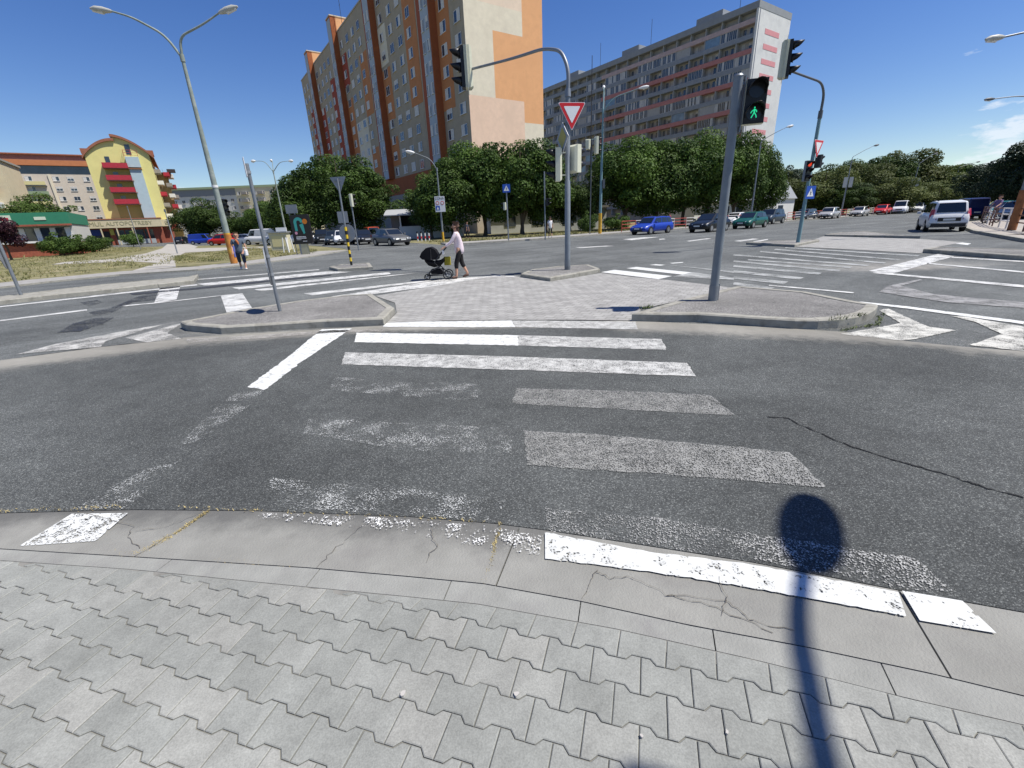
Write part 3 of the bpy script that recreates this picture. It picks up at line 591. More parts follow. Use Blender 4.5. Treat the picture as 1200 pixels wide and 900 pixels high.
for (x0, y0, x1, y1, w) in ((0, 290, 145, 312, 11), (0, 265, 205, 288, 10), (0, 240, 270, 270, 9), (0, 218, 350, 250, 7), (0, 198, 430, 238, 6), (60, 192, 480, 224, 5), (0, 172, 550, 216, 5), (110, 158, 620, 206, 4.5), (170, 149, 680, 192, 4.5), (215, 142, 760, 176, 4)):
    zb.append([e5(x0, y0-w/2), e5(x1+w*2.2, y1-w/2), e5(x1, y1+w/2), e5(x0-4, y0+w/2)])
zb.append([d5(760, 345), d5(1000, 378), e5(0, 283), e5(0, 293), d5(1000, 390), d5(640, 372)])
zb.append([d5(600, 300), d5(1000, 340), e5(0, 260), e5(0, 266), d5(1000, 350)])
mark('zebra_crossing', zb, paint('paint_far_worn', .42, c=(.40, .41, .39), scale=2.0))
mark('stop_line', [[e5(845, 168), e5(912, 178), e5(655, 250), e5(556, 239)]], MATS['paint_far'])
mark('lane_line', [[e5(800, 205), e5(1200, 240), e5(1200, 246), e5(800, 209)], [e5(590, 243), e5(1200, 297), e5(1200, 307), e5(570, 247)], [e5(900, 180), e5(1200, 197), e5(1200, 202), e5(900, 184)], [e5(145, 296), e5(500, 327), e5(490, 331), e5(145, 300)]], MATS['paint_far'])
mark('edge_line', [[e5(520, 365), e5(710, 384), e5(1200, 447), e5(1200, 459), e5(700, 392), e5(520, 371)]], pf)
mark('edge_line', [[e5(150, 313), e5(430, 352), e5(520, 370), e5(430, 355), e5(150, 318)]], MATS['paint_far_worn'])
mark('hatching', [[e5(600, 400), e5(640, 395), e5(800, 468), e5(918, 484), e5(790, 512), e5(700, 527), e5(440, 500), e5(690, 455)], [e5(900, 425), e5(960, 428), e5(1200, 470), e5(1200, 570), e5(975, 545), e5(1110, 500), e5(1000, 450)]], p5)
mark('hatching', [[e5(690, 300), e5(830, 335), e5(1200, 368), e5(1200, 392), e5(880, 368), e5(600, 325), e5(640, 300), e5(770, 272), e5(780, 276)]], pg)
mark('lane_line', [[(1096, 283.2), (1104, 281.8), (1138, 285.3), (1134, 287.2)]], pf)
mark('arrow', [[d5(70, 200), d5(250, 190), d5(300, 191), d5(100, 204)], [d5(350, 152), d5(470, 140), d5(560, 139), d5(400, 158)], [d5(560, 150), d5(590, 148), d5(600, 152), d5(565, 155)]], MATS['paint_far'])
mark('zebra_crossing', [[d5(720, 162), d5(850, 146), d5(870, 148), d5(740, 165)], [d5(1000, 163), d5(1110, 148), d5(1150, 150), d5(1040, 165)], [d5(1110, 165), d5(1200, 150), d5(1200, 155), d5(1140, 168)]], MATS['paint_far'])
# tar repairs, cracks and dark streaks
m_tar = mat('tar', (.028, .03, .036), .45, var=.3, vs=8)
pt_ = paint('dark_road_patch', .60, c=(.035, .037, .042), scale=1.6, grain=60)
mark('dark_road_patch', [[a5(330, 450), a5(430, 395), a5(560, 362), a5(670, 360), a5(600, 400), a5(470, 440)], [a5(520, 330), a5(640, 308), a5(720, 275), a5(800, 240), a5(910, 212), a5(940, 210), a5(910, 258), a5(780, 270), a5(660, 330), a5(560, 350)], [a5(470, 272), a5(570, 258), a5(600, 270), a5(520, 295)]], pt_, .0035)
mark('dark_road_patch', [[a5(760, 218), b5(0, 290), b5(480, 240), b5(840, 208), b5(840, 216), b5(480, 252), b5(0, 300), a5(780, 228)]], paint('dark_streak', .45, c=(.045, .047, .052), scale=1.4, grain=60), .0038)  # one long dark band along the far left crossing
ck = MB()
def crack(pts, w=.005, z=.0012):
    P = [gp(*p) for p in pts]; Q = []
    for i in range(len(P)-1):
        for j in range(6): Q.append(P[i].lerp(P[i+1], j/6)+Vector((random.gauss(0, .006), random.gauss(0, .006), 0)))
    Q.append(P[-1])
    for i in range(len(Q)-1):
        d = (Q[i+1]-Q[i]); n = Vector((-d.y, d.x, 0)).normalized()*w*random.uniform(.4, 1.3)
        ck.add([(Q[i]-n)[:2]+(z,), (Q[i]+n)[:2]+(z,), (Q[i+1]+n*.9)[:2]+(z,), (Q[i+1]-n*.9)[:2]+(z,)], [(0, 3, 2, 1)])
random.seed(5)
crack([(900, 488), (925, 490), (935, 497), (990, 520), (1040, 537), (1070, 545), (1120, 560), (1150, 570), (1200, 583)], .0075)
crack([(610, 415), (650, 423), (690, 433), (740, 440)], .003, .004); crack([(780, 455), (830, 468), (860, 480)], .003, .005)
crack([(20, 419.5), (116, 406.5), (160, 402), (214, 396.5)], .012)
tag(ck.build('asphalt_crack', mat('crack_dark', (.012, .012, .012), .95)), kind='structure')
ck = MB()
m_hair = mat('hairline_joint', (.13, .12, .10), .95)
for z_, pts in ((.0165, [(700, 672), (715, 680), (740, 678), (780, 700), (830, 712), (905, 745)]), (.0165, [(700, 672), (690, 690), (682, 705)]), (.0165, [(840, 678), (850, 700), (845, 725)]), (.0165, [(425, 618), (400, 640), (372, 668)]), (.0165, [(246, 598), (206, 627), (158, 655)]), (.0165, [(160, 625), (200, 618), (240, 600)]), (.0165, [(95, 603), (160, 618), (150, 632), (165, 645)]), (.0165, [(505, 622), (512, 640), (500, 662)]), (.0165, [(780, 700), (850, 705), (880, 730), (930, 742)])): crack(pts, .0018, z_)
tag(ck.build('slab_crack', m_hair), kind='structure')
m_dirtline = mat('edge_soil', (.12, .10, .075), .95, var=.4, vs=20)

# ================================================================== BUILDINGS
m_glass = mat('window_glass', (.035, .05, .07), .08, spec=.9, var=.5, vs=.35)
m_glassl = mat('window_glass_light', (.16, .22, .30), .12, spec=.8, var=.4, vs=.5)
m_frame = mat('white_frame', (.72, .72, .70), .5)
m_curt = mat('curtain', (.62, .60, .56), .8, var=.15, vs=2)
def window_mesh(w, h, kind, depth=.05, seed=0):
    """upright casement in the x-z plane, outside towards +y, centred on the origin"""
    rnd = random.Random(seed); s = MB(); t = .06
    s.box((-w/2, -.02, -h/2), (w/2, .006, h/2), 1)                      # glass
    for a, b in (((-w/2, .006, -h/2), (w/2, depth, -h/2+t)), ((-w/2, .006, h/2-t), (w/2, depth, h/2)), ((-w/2, .006, -h/2+t), (-w/2+t, depth, h/2-t)), ((w/2-t, .006, -h/2+t), (w/2, depth, h/2-t))): s.box(a, b, 0)
    n = 2 if w < 1.9 else 3
    for i in range(1, n): x = -w/2+w*i/n; s.box((x-t*.55, .006, -h/2+t), (x+t*.55, depth-.004, h/2-t), 0)
    s.box((-w/2-.05, .006, -h/2-.07), (w/2+.05, depth+.09, -h/2-.003), 0)
    if kind == 1: s.box((-w/2+t, .009, -h/2+t), (-w/2+w/n-t*.6, .02, h/2-t), 2)
    if kind == 2: s.box((w/2-w/n+t*.6, .009, -h/2+t), (w/2-t, .02, h/2-t), 2)
    if kind == 3: s.box((-w/2+t, .009, h/2-t-h*.4), (w/2-t, .02, h/2-t), 2)
    if kind == 4: s.box((-w/2+t, .009, -h/2+t), (w/2-t, .02, h/2-t), 2)
    return s
WM = {}
def window_obj(w, h, kind, parent, M4, name='window', light=False):
    key = (w, h, kind, light)
    if key not in WM:
        s = window_mesh(w, h, kind); me = bpy.data.meshes.new('window'); me.from_pydata(s.v, [], s.f)
        for m in (m_frame, m_glassl if light else m_glass, m_curt): me.materials.append(m)
        me.polygons.foreach_set('material_index', s.m); WM[key] = me
    o = bpy.data.objects.new(name, WM[key]); col.objects.link(o); o.parent = parent; o.matrix_local = M4; return o
def place_windows(root, lst, cap=100, name='window', light=False):
    """lst: (x, z, w, h, kind, outward frame) ; the nearest ones single, the rest as one part"""
    mb = MB(); k = 0
    for i, (M4, w, h, kind) in enumerate(lst):
        if i < cap: window_obj(w, h, kind, root, M4, name, light)
        else:
            s = window_mesh(w, h, kind); base = len(mb.v); mb.v += [tuple(M4 @ Vector(v)) for v in s.v]
            mb.f += [tuple(base+j for j in f) for f in s.f]; mb.m += s.m; mb.sm += s.sm
    if mb.v: tag(mb.build(name, [m_frame, m_glassl if light else m_glass, m_curt], root), kind='stuff')
def WMx(x, y, z, rz=0): return Matrix.Translation((x, y, z)) @ Matrix.Rotation(rz, 4, 'Z')

# --- the orange tower block: local x runs along the long front, +y points out of it
A_LONG = math.atan2(.829, -.559)
ob = thing('apartment_block', 'tall orange and beige apartment block with a blank sunlit end wall', 'apartment block', (-4.34, 73.73, 0), A_LONG)
wc = dict(var=.07, vs=.6, dirt=None)
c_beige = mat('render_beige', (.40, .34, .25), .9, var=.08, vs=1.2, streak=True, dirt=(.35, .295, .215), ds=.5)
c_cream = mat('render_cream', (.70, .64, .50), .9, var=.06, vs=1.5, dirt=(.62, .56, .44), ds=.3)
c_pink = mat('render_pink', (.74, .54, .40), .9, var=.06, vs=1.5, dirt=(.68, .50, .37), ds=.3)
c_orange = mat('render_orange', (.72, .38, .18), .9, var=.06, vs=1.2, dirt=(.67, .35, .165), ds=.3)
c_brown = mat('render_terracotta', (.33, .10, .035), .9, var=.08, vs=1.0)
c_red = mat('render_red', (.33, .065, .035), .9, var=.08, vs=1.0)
c_lblue = mat('render_pale_blue', (.40, .46, .52), .9, var=.08, vs=1.5)
c_roof = mat('roof_felt', (.10, .10, .10), .9)
LEN, DEP, HT = 96.0, 13.66, 42.7
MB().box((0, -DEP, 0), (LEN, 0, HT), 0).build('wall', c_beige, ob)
rf = MB(); rf.box((-.12, -DEP-.12, HT+.002), (LEN+.1, .12, HT+.25)); rf.build('roof_edge', mat('parapet_cap', (.42, .40, .36), .8), ob)
# painted fields on the end wall (t = distance from the front corner, going into -y)
def endfield(t0, t1, z0, z1, m, d=.03): MB().box((-d, -t1, z0), (-.0, -t0, z1)).build('painted_wall_field', m, ob)
endfield(0, 4.57, 18.9, 30.2, c_cream); endfield(4.573, 9.86, 27.203, 30.2, c_cream); endfield(0, 9.86, 30.203, HT-.01, mat('render_cream_pink', (.74, .60, .46), .9, var=.06, vs=1.5, dirt=(.66, .55, .43), ds=.3)); endfield(0, 9.86, 11, 18.897, c_pink)
endfield(9.863, DEP, 16.05, HT-.01, c_orange); endfield(4.573, 9.86, 18.9, 27.2, c_orange); endfield(9.863, DEP, 7, 16.047, c_cream); endfield(0, 9.86, 4, 10.997, c_pink)
# plinth and band below the flats
MB().box((-.02, -DEP+.1, 7.6), (LEN, .35, 10.7)).build('first_floor_band', c_brown, ob)
MB().box((3, .352, .0), (LEN-1, .9, 7.5)).build('ground_floor_front', mat('render_grey_beige', (.30, .28, .24), .9, var=.1, vs=1), ob)
for i in range(24): MB().box((6+i*3.4, .9, 4.3), (6.9+i*3.4, .95, 6.2)).build('window', m_glass, ob)
# stair towers
for s0 in (8.0, 31.9, 55.8, 79.7):
    t = MB().box((s0, .0, 10.72), (s0+3.16, 1.19, 45.6)).build('stair_tower', c_brown, ob)
    MB().box((s0+.25, 1.19, 10.8), (s0+2.95, 1.22, 45.3)).build('stair_panel', c_lblue, t)
    MB().box((s0, -3.6, HT+.26), (s0+3.16, -.0, 45.6)).build('stair_head', c_orange, t)
    MB().box((s0-.1, -3.7, 45.603), (s0+3.26, 1.29, 45.8)).build('stair_roof', mat('cap_cream', (.6, .52, .4), .8), t)
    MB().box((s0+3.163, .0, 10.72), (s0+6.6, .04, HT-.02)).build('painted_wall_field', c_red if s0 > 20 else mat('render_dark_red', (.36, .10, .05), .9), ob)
rnd = random.Random(4)
c_bay = mat('render_orange_shaded', (.52, .215, .085), .9, var=.08, vs=1.0, dirt=(.47, .19, .075), ds=.4)  # orange of the end wall deepened, the long front's shade put into the colour
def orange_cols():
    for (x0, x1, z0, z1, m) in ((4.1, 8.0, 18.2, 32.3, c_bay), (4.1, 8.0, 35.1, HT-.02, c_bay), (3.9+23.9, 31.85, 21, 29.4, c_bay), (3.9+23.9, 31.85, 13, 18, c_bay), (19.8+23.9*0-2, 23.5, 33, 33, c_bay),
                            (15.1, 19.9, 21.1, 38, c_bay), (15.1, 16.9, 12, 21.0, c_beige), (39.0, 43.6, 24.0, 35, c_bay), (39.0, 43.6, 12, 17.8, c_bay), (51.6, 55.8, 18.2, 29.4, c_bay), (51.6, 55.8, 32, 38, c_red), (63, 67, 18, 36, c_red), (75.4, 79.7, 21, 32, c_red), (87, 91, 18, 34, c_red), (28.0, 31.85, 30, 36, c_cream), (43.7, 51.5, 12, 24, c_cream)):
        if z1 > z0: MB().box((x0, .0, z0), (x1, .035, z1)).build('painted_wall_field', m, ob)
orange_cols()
lst = []
cols = []
for p in range(4):
    for cx, w in ((1.8, 1.75), (6.1, 1.75), (18.0, 1.6), (21.8, 1.75)):
        cols.append((cx+23.9*p, w, 0))
    for cx in (8.75, 10.3): cols.append((cx+23.9*p, .75, 1.22))
for cx, w, y in sorted(cols):
    if cx > 95: continue
    for k in range(11):
        z = 11.95+2.79*k+(1.2 if y else 0)
        if y and k == 10: continue
        lst.append((WMx(cx, y+.04 if y else .04, z), w, 1.45 if not y else 1.5, rnd.choice([0, 1, 2, 1, 2, 3, 0, 4])))
lst.sort(key=lambda q: q[0].translation.x)
place_windows(ob, lst, 98)
an = MB(); an.tube([(54.6, -1, HT), (54.6, -1, 55.5)], .05, 6)
for z in (47.5, 49, 51, 52.5): an.tube([(54.1, -1, z), (55.1, -1, z)], .03, 5)
an.build('antenna', mat('dark_metal', (.06, .06, .065), .5, .6), ob)

# --- the grey balcony block on the right
gb = thing('apartment_block', 'long grey apartment block with pink balcony bands and a white end wall', 'apartment block', (56.9, 116.9, 0), A_LONG)
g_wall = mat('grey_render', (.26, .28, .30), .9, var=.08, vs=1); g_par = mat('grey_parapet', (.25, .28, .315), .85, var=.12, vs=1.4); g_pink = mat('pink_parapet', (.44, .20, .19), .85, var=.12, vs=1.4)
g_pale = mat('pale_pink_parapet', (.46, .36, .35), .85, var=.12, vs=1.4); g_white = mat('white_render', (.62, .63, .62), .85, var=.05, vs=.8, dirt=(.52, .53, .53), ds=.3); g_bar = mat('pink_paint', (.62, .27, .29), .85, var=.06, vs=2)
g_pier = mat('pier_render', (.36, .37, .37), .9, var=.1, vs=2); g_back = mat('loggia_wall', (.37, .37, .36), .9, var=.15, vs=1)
GL, GD, GH = 112.0, 13.6, 43.9
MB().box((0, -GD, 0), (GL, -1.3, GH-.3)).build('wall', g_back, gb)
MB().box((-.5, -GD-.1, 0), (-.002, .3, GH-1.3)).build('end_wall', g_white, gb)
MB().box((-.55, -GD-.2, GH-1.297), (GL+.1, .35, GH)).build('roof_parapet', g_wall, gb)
MB().box((-.52, -.45, 2), (-.507, -.15, GH-1.4)).build('drain_pipe', mat('pipe_grey', (.16, .17, .2), .5), gb)
for i in range(14):
    z = 38.85-2.8*i
    if z < 2: break
    MB().box((-.54, -9.4, z-.45), (-.505, -3.2, z+.55)).build('pink_bar', g_bar, gb)
for i in range(14):
    z = 40.65-2.8*i
    if z < 3: break
    pinklen = 46.2
    if i % 2 == 0:
        MB().box((.002, -1.3, z-.5), (pinklen, .15, z+.45)).build('balcony_parapet', g_pale if i == 0 else g_pink, gb)
        MB().box((pinklen+.003, -1.3, z-.5), (GL, .12, z+.45)).build('balcony_parapet', g_par, gb)
    else: MB().box((.002, -1.3, z-.5), (GL, .12, z+.45)).build('balcony_parapet', g_par, gb)
for k in range(1, 28): MB().box((k*4.05-.1, -1.297, 2), (k*4.05+.1, .08, GH-1.3)).build('balcony_divider', g_pier, gb)
rnd = random.Random(9); lst = []; ng = 0
m_awn = mat('blue_glazing', (.16, .25, .34), .2, spec=.7, var=.3, vs=.8)
for k in range(0, 27):
    for i in range(14):
        z0 = 40.65-2.8*i-2.35; z1 = z0+1.85+.02
        if z0 < 2: continue
        x0 = k*4.05+.12; x1 = x0+3.81; q = rnd.random()
        zc = (z0+z1)/2
        if q < .30:
            n = 4
            for j in range(n): lst.append((WMx(x0+(j+.5)*(x1-x0)/n, .0, zc), round((x1-x0)/n-.02, 2), 1.84, rnd.choice([0, 0, 1, 4, 2])))
        elif q < .38: MB().box((x0, -.1, z0), (x1, .0, z1)).build('glazing_panel', m_awn if rnd.random() < .6 else g_pier, gb) if ng < 90 else None; ng += 1
        else:
            lst.append((WMx(x0+rnd.uniform(.9, 1.2), -1.29, zc), 1.5, 1.35, rnd.choice([0, 1, 2, 3]))); lst.append((WMx(x0+2.9, -1.29, zc-.2), .8, 1.7, rnd.choice([0, 0, 4])))
m_frame_keep = m_frame; m_frame = mat('grey_frame', (.40, .42, .43), .6); m_curt_keep = m_curt; m_curt = mat('dull_curtain', (.52, .53, .52), .8, var=.2, vs=1); WM.clear(); place_windows(gb, lst, 99); m_frame = m_frame_keep; m_curt = m_curt_keep; WM.clear()
for x0, x1 in ((8.6, 15.4), (33, 39), (57, 62), (80, 86)): MB().box((x0, -6, GH+.01), (x1, -.5, GH+1.5)).build('roof_box', g_wall, gb)
for x in (6, 31, 50): MB().tube([(x, -3, GH), (x, -3, GH+7)], .05, 6).build('antenna', MATS['dark_metal'], gb)
mst = MB().tube([(at(692, 215, 104).x, 104, 0), at(694, 65, 104)], [.16, .06], 8).build('mast', MATS['dark_metal']); tag(mst, 'thin dark mast standing in front of the grey balcony block', 'mast')

# --- yellow building with the curved roof
A_N = math.atan2(.559, .829)
yb = thing('yellow_apartment_house', 'yellow house with a curved brown roof and red balconies on its end wall', 'apartment house', (-102.5, 122.4, 0), A_N)
y_y = mat('render_yellow', (.72, .66, .27), .9, var=.06, vs=.8, dirt=(.66, .60, .24), ds=.4); y_br = mat('brown_roof', (.30, .12, .07), .7, var=.15, vs=2); y_red = mat('red_panel', (.42, .03, .05), .6, var=.1, vs=2)
y_blue = mat('pale_blue_panel', (.42, .53, .58), .8, var=.06, vs=1.5)
def arc_top(x):                       # roof profile over the front
    if x < 6.4: u = (x+.5)/6.9; return 20.9+4.2*math.sin(max(0, min(1, u))*math.pi/2)**.8
    u = (13.6-x)/8.0; return 21.2+4.6*math.sin(max(0, min(1, u))*math.pi/2)**.85
xs = [12.8*i/24 for i in range(25)]
front = [(0, 0)] + [(12.8, 0)] + [(x, arc_top(x)-.35) for x in reversed(xs)]
s = MB(); n = len(front)
s.add([(x, 0, z) for x, z in front]+[(x, 26, z) for x, z in front], [tuple(range(n)), tuple(range(2*n-1, n-1, -1))]+[(i, n+i, n+(i+1) % n, (i+1) % n) for i in range(n)])
s.build('wall', y_y, yb)
s = MB()
for seg in ([-.5+7.1*i/14 for i in range(15)], [6.0+7.7*i/14 for i in range(15)]):
    off = 0 if seg[0] < 0 else .25
    ring = []
    for x in seg: ring.append((x, (arc_top(min(x, 6.39)) if seg[0] < 0 else arc_top(max(6.41, x)))+off))
    for i in range(len(ring)-1):
        (xa, za), (xb, zb_) = ring[i], ring[i+1]
        s.add([(xa, -.5, za-.55), (xb, -.5, zb_-.55), (xb, -.5, zb_+.05), (xa, -.5, za+.05), (xa, 27, za-.55), (xb, 27, zb_-.55), (xb, 27, zb_+.05), (xa, 27, za+.05)], [(0, 1, 2, 3), (3, 2, 6, 7), (1, 0, 4, 5), (4, 7, 6, 5)]+([(0, 3, 7, 4)] if i == 0 else [])+([(1, 5, 6, 2)] if i == len(ring)-2 else []))
s.build('roof', y_br, yb)
for x, z in ((-.9, 23.2), (12.2, 23.3)): MB().box((x, 4, z-1.2), (x+1.6, 7, z)).build('dormer', y_br, yb)
m_shade = mat('render_yellow_shaded', (.42, .40, .14), .9)  # the house yellow darkened to stand for shade behind the balconies
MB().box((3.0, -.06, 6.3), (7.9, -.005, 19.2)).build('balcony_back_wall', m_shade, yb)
MB().box((7.95, -1.25, 6.25), (10.4, -.01, 18.1)).build('blue_panel', y_blue, yb); MB().box((7.8, -1.1, 18.6), (10.5, -.01, 21.0)).build('blue_panel', y_blue, yb)
for i, z in enumerate((18.3, 15.5, 12.7, 9.9)):
    x1 = 7.9
    MB().box((2.9, -1.7, z), (x1, -1.6, z+1.15)).build('balcony_rail', y_red, yb); MB().box((2.9, -1.58, z-.2), (x1+(2.6 if i == 0 else .3), -.0, z-.003)).build('balcony_floor', y_br if i == 0 else mat('balcony_slab', (.35, .20, .17), .8), yb)
    MB().box((2.9, -1.597, z), (3.0, -.1, z+1.15)).build('balcony_rail', y_red, yb)
    if i: MB().box((4.4, -.12, z), (5.4, -.061, z+2.0)).build('balcony_door', m_glass, yb)
MB().box((3.7, -.08, 19.5), (4.6, -.01, 21.0)).build('window', m_glass, yb); MB().box((8.3, -.08, 21.6), (9.3, -.01, 23.9)).build('window', m_glass, yb)
s = MB()
for z in (21.3, 21.9, 22.5): s.tube([(7.7, -1.1, z), (10.5, -1.1, z)], .035, 5); s.tube([(7.7, -1.1, z), (7.7, 0, z)], .035, 5)
for x in (7.7, 9.1, 10.5): s.tube([(x, -1.1, 21), (x, -1.1, 22.5)], .04, 5)
s.build('railing', y_red, yb)
# side wing with many balconies
MB().box((12.803, 14, 0), (15.4, 25.8, 18.4)).build('side_wing', mat('render_wing', (.34, .26, .17), .9, var=.1, vs=1), yb)
MB().box((12.9, 13, 18.403), (16.4, 26, 18.9)).build('wing_roof', y_br, yb); MB().box((15.6, 12, 18.903), (17.6, 14.4, 19.7)).build('roof_tip', mat('roof_dark', (.05, .04, .04), .7), yb)
for k in range(6):
    for j in range(3):
        z = 3.6+2.8*k; y = 9.6+5.2*j
        x_ = (12.82, 14.6, 15.42)[min(2, j)]; y = (3.5, 10.4, 15.5)[j]; b_ = MB().box((x_, y, z), (x_+1.4, y+3.4, z+.15)).box((x_+1.3, y, z+.153), (x_+1.4, y+3.4, z+1.1)).box((x_, y-.1, z+.153), (x_+1.3, y-.003, z+1.1)); b_.build('balcony', [y_red, m_frame, mat('balcony_grey', (.3, .28, .26), .8)][(k+j) % 3], yb)
        MB().box((x_-.01, y+.6, z+.4), (x_+.03, y+2.6, z+2.1)).build('window', m_glass, yb)
# the low arcade in front of it
ab = thing('shop_arcade', 'low shop arcade with a beige lettered fascia below the yellow house', 'shop arcade', (-104.9-.829*6, 116.6-.559*6, 0), A_N)
m_fas = mat('fascia_beige', (.56, .50, .34), .85, var=.06, vs=2); m_brick = mat('red_brick', (.30, .09, .055), .9, var=.25, vs=5)
MB().box((0, 1.2, 0), (22.4, 10, 4.1)).build('wall', m_brick, ab); MB().box((0, -.0, 4.2), (22.6, 10, 6.15)).build('fascia', m_fas, ab); MB().box((-.1, -.1, 6.153), (22.7, 10, 6.4)).build('flat_roof', y_br, ab)
MB().box((22.603, .8, 4.2), (24.6, 10, 5.9)).build('side_fascia', m_fas, ab); MB().box((22.403, 2, 0), (24.5, 10, 4.15)).build('side_wall', m_brick, ab)
for x0, x1 in ((7.4, 9.6), (12.4, 14.2), (14.4, 16.2), (16.4, 18.2), (18.4, 20.2)): MB().box((x0, 1.1, 1.3), (x1, 1.18, 3.6)).build('shop_window', m_glass, ab)
for x0, x1 in ((12.4, 20.3),): MB().box((x0, 1.08, .1), (x1, 1.19, 1.25)).build('grey_panel', mat('grey_panel', (.36, .40, .42), .7), ab)
MB().box((10.0, 1.05, 0), (11.2, 1.19, 3.4)).build('shop_door', mat('door_dark', (.01, .01, .015), .4), ab)
for x0, x1, c_ in ((7.6, 9.6, (.02, .05, .22)), (6.0, 7.0, (.3, .32, .5)), (11.4, 12.2, (.5, .45, .08))): MB().box((x0, .98, 2.5), (x1, 1.07, 3.9)).build('sign_panel', mat('panel%d' % x0, c_, .5), ab)
for i in range(8): MB().box((.5+i*3.1, .05, 0), (.75+i*3.1, .3, 4.19)).build('pillar', m_fas if i < 6 else m_brick, ab)
m_let = mat('fascia_letters', (.30, .29, .17), .8)
text_part('HUMUL', 1.45, m_let, ab, frame((8.3, -.02, 5.15), (1, 0, 0), (0, 0, 1)), th=.03)
text_part('AUTOPOTREBY', 1.35, m_let, ab, frame((15.9, -.02, 5.15), (1, 0, 0), (0, 0, 1)), th=.03)
# green-fronted shop at the far left
gs = thing('shop', 'low brick shop with a green sign band at the left edge', 'shop', (-53.44-.829*14, 58.5-.559*14, 0), A_N)
MB().box((-8, 0, 0), (14, 12, 1.5)).build('wall', m_brick, gs); MB().box((-8, .25, 1.503), (14, 12, 3.55)).build('upper_wall', mat('render_light', (.5, .5, .48), .9), gs)
g_green = mat('green_fascia', (.03, .19, .11), .6, var=.06, vs=2)
MB().box((-8.2, -.9, 3.6), (14.1, 12, 4.9)).build('fascia', g_green, gs); MB().box((-8.2, -.95, 3.4), (14.1, -.3, 3.597)).build('fascia_trim', m_brick, gs)
MB().box((-8, -.35, 1.53), (13.9, .24, 1.75)).build('window_sill', m_frame, gs)
for i in range(16): MB().box((-7.8+i*1.35, .02, 1.76), (-7.8+i*1.35+.75, .22, 3.2)).build('shop_window', m_glass, gs); MB().box((-7.0+i*1.35, .0, 1.76), (-7.0+i*1.35+.5, .22, 3.2)).build('window_pier', m_frame, gs)
for x0, w, h in ((8.6, 1.2, .8), (4.6, 1.0, .35), (.6, 1.5, .4), (-3.4, 1, .35), (11.6, 1, .35)): MB().box((x0-w/2, -.96, 4.25-h/2), (x0+w/2, -.905, 4.25+h/2)).build('sign_panel', mat('panel_pale', (.55, .62, .5), .6), gs)
MB().box((8.2, -.975, 4.1), (9.0, -.963, 4.4)).build('sign_mark', y_red, gs)
# cream slab behind (left wing) with orange eaves
lw = thing('apartment_block', 'cream apartment block with an orange roof edge left of the yellow house', 'apartment block', (-131.6-.829*34, 151.9-.559*34, 0), A_N)
MB().box((0, 0, 0), (37.8, 12, 20.7)).build('wall', mat('render_cream_rose', (.60, .53, .44), .9, var=.05, vs=.8), lw)
MB().box((-.1, -.0, 20.703), (37.9, 12, 22.95)).build('glazed_storey', m_glass, lw); MB().box((-.6, -.9, 22.953), (38.2, 12.5, 24.4)).build('orange_eaves', mat('eaves_orange', (.50, .19, .08), .8, var=.08, vs=1), lw)
MB().box((0, 1.0, 24.403), (38, 12, 26.0)).build('attic', mat('attic_brown', (.22, .14, .12), .85, var=.1, vs=1), lw); MB().box((-.3, .5, 26.003), (38.2, 12, 26.3)).build('roof', y_br, lw)
lst = []; rnd = random.Random(2)
for x in (9.2, 13.2, 17.6, 19.8, 23.0, 29.0, 32.3, 36): 
    for k in range(6): lst.append((WMx(x, -.02, 19.4-2.8*k, math.pi), 1.5, 1.25, rnd.choice([1, 2, 3, 0])))
place_windows(lw, lst, 60)
for z, m_ in ((17.6, mat('parapet_yellow', (.62, .56, .28), .85)), (14.9, mat('parapet_green', (.25, .32, .2), .85)), (12.1, MATS['parapet_yellow']), (9.3, MATS['parapet_yellow'])):
    MB().box((16, -1.3, z-.2), (26.5, -.01, z)).build('balcony_floor', g_pier, lw); MB().box((16, -1.4, z+.003), (26.5, -1.3, z+.95)).build('balcony_parapet', m_, lw)
MB().box((27.4, -.3, 0), (27.9, -.003, 20.6)).build('drain_pipe', c_cream, lw)
# building at the very left edge
le = thing('apartment_block', 'cream balcony block cut off by the left edge of the picture', 'apartment block', (-101.2, 100.0, 0), A_N)
MB().box((-30, 0, 0), (0, 14, 17.4)).build('wall', mat('render_sand', (.55, .48, .33), .9, var=.06, vs=.8), le)
MB().box((-30, -.3, 17.403), (.3, 14.2, 17.8)).build('roof', m_kerb, le)
for k in range(5):
    for x in (-4.6, -10.5): MB().box((x, -1.2, 2.6+2.9*k), (x+3.0, -.01, 3.7+2.9*k)).build('balcony', mat('balcony_brown', (.30, .13, .08), .8) if k % 2 else m_frame, le); MB().box((x+.4, -.06, 3.8+2.9*k), (x+2.4, -.004, 5.0+2.9*k)).build('window', m_glass, le)
# pale blocks closing the view on the left
fb = thing('apartment_block', 'far white apartment block with a green roof line behind the small trees', 'apartment block', (-142, 200, 0), R(3))
MB().box((0, 0, 0), (30.5, 12, 16.6)).build('wall', mat('render_white', (.68, .68, .64), .9, var=.05, vs=.6), fb); MB().box((0, -.1, 16.603), (30.6, 12, 19.2)).build('upper_storey', mat('upper_grey', (.26, .28, .30), .8), fb); MB().box((-.3, -.6, 19.203), (62, 12, 20.0)).build('roof_edge', mat('roof_green', (.38, .46, .28), .8), fb)
MB().box((30.503, -.4, 0), (61, 12, 19.2)).build('wall', mat('render_cream_far', (.66, .60, .42), .9, var=.05, vs=.6), fb)
lst = []
for i in range(18):
    for k in range(6): lst.append((WMx(2+i*3.3, -.42 if i > 8 else -.02, 3+2.9*k-(.4 if k == 5 else 0), math.pi), 1.3, 1.3, (i+k) % 3))
place_windows(fb, lst, 99)
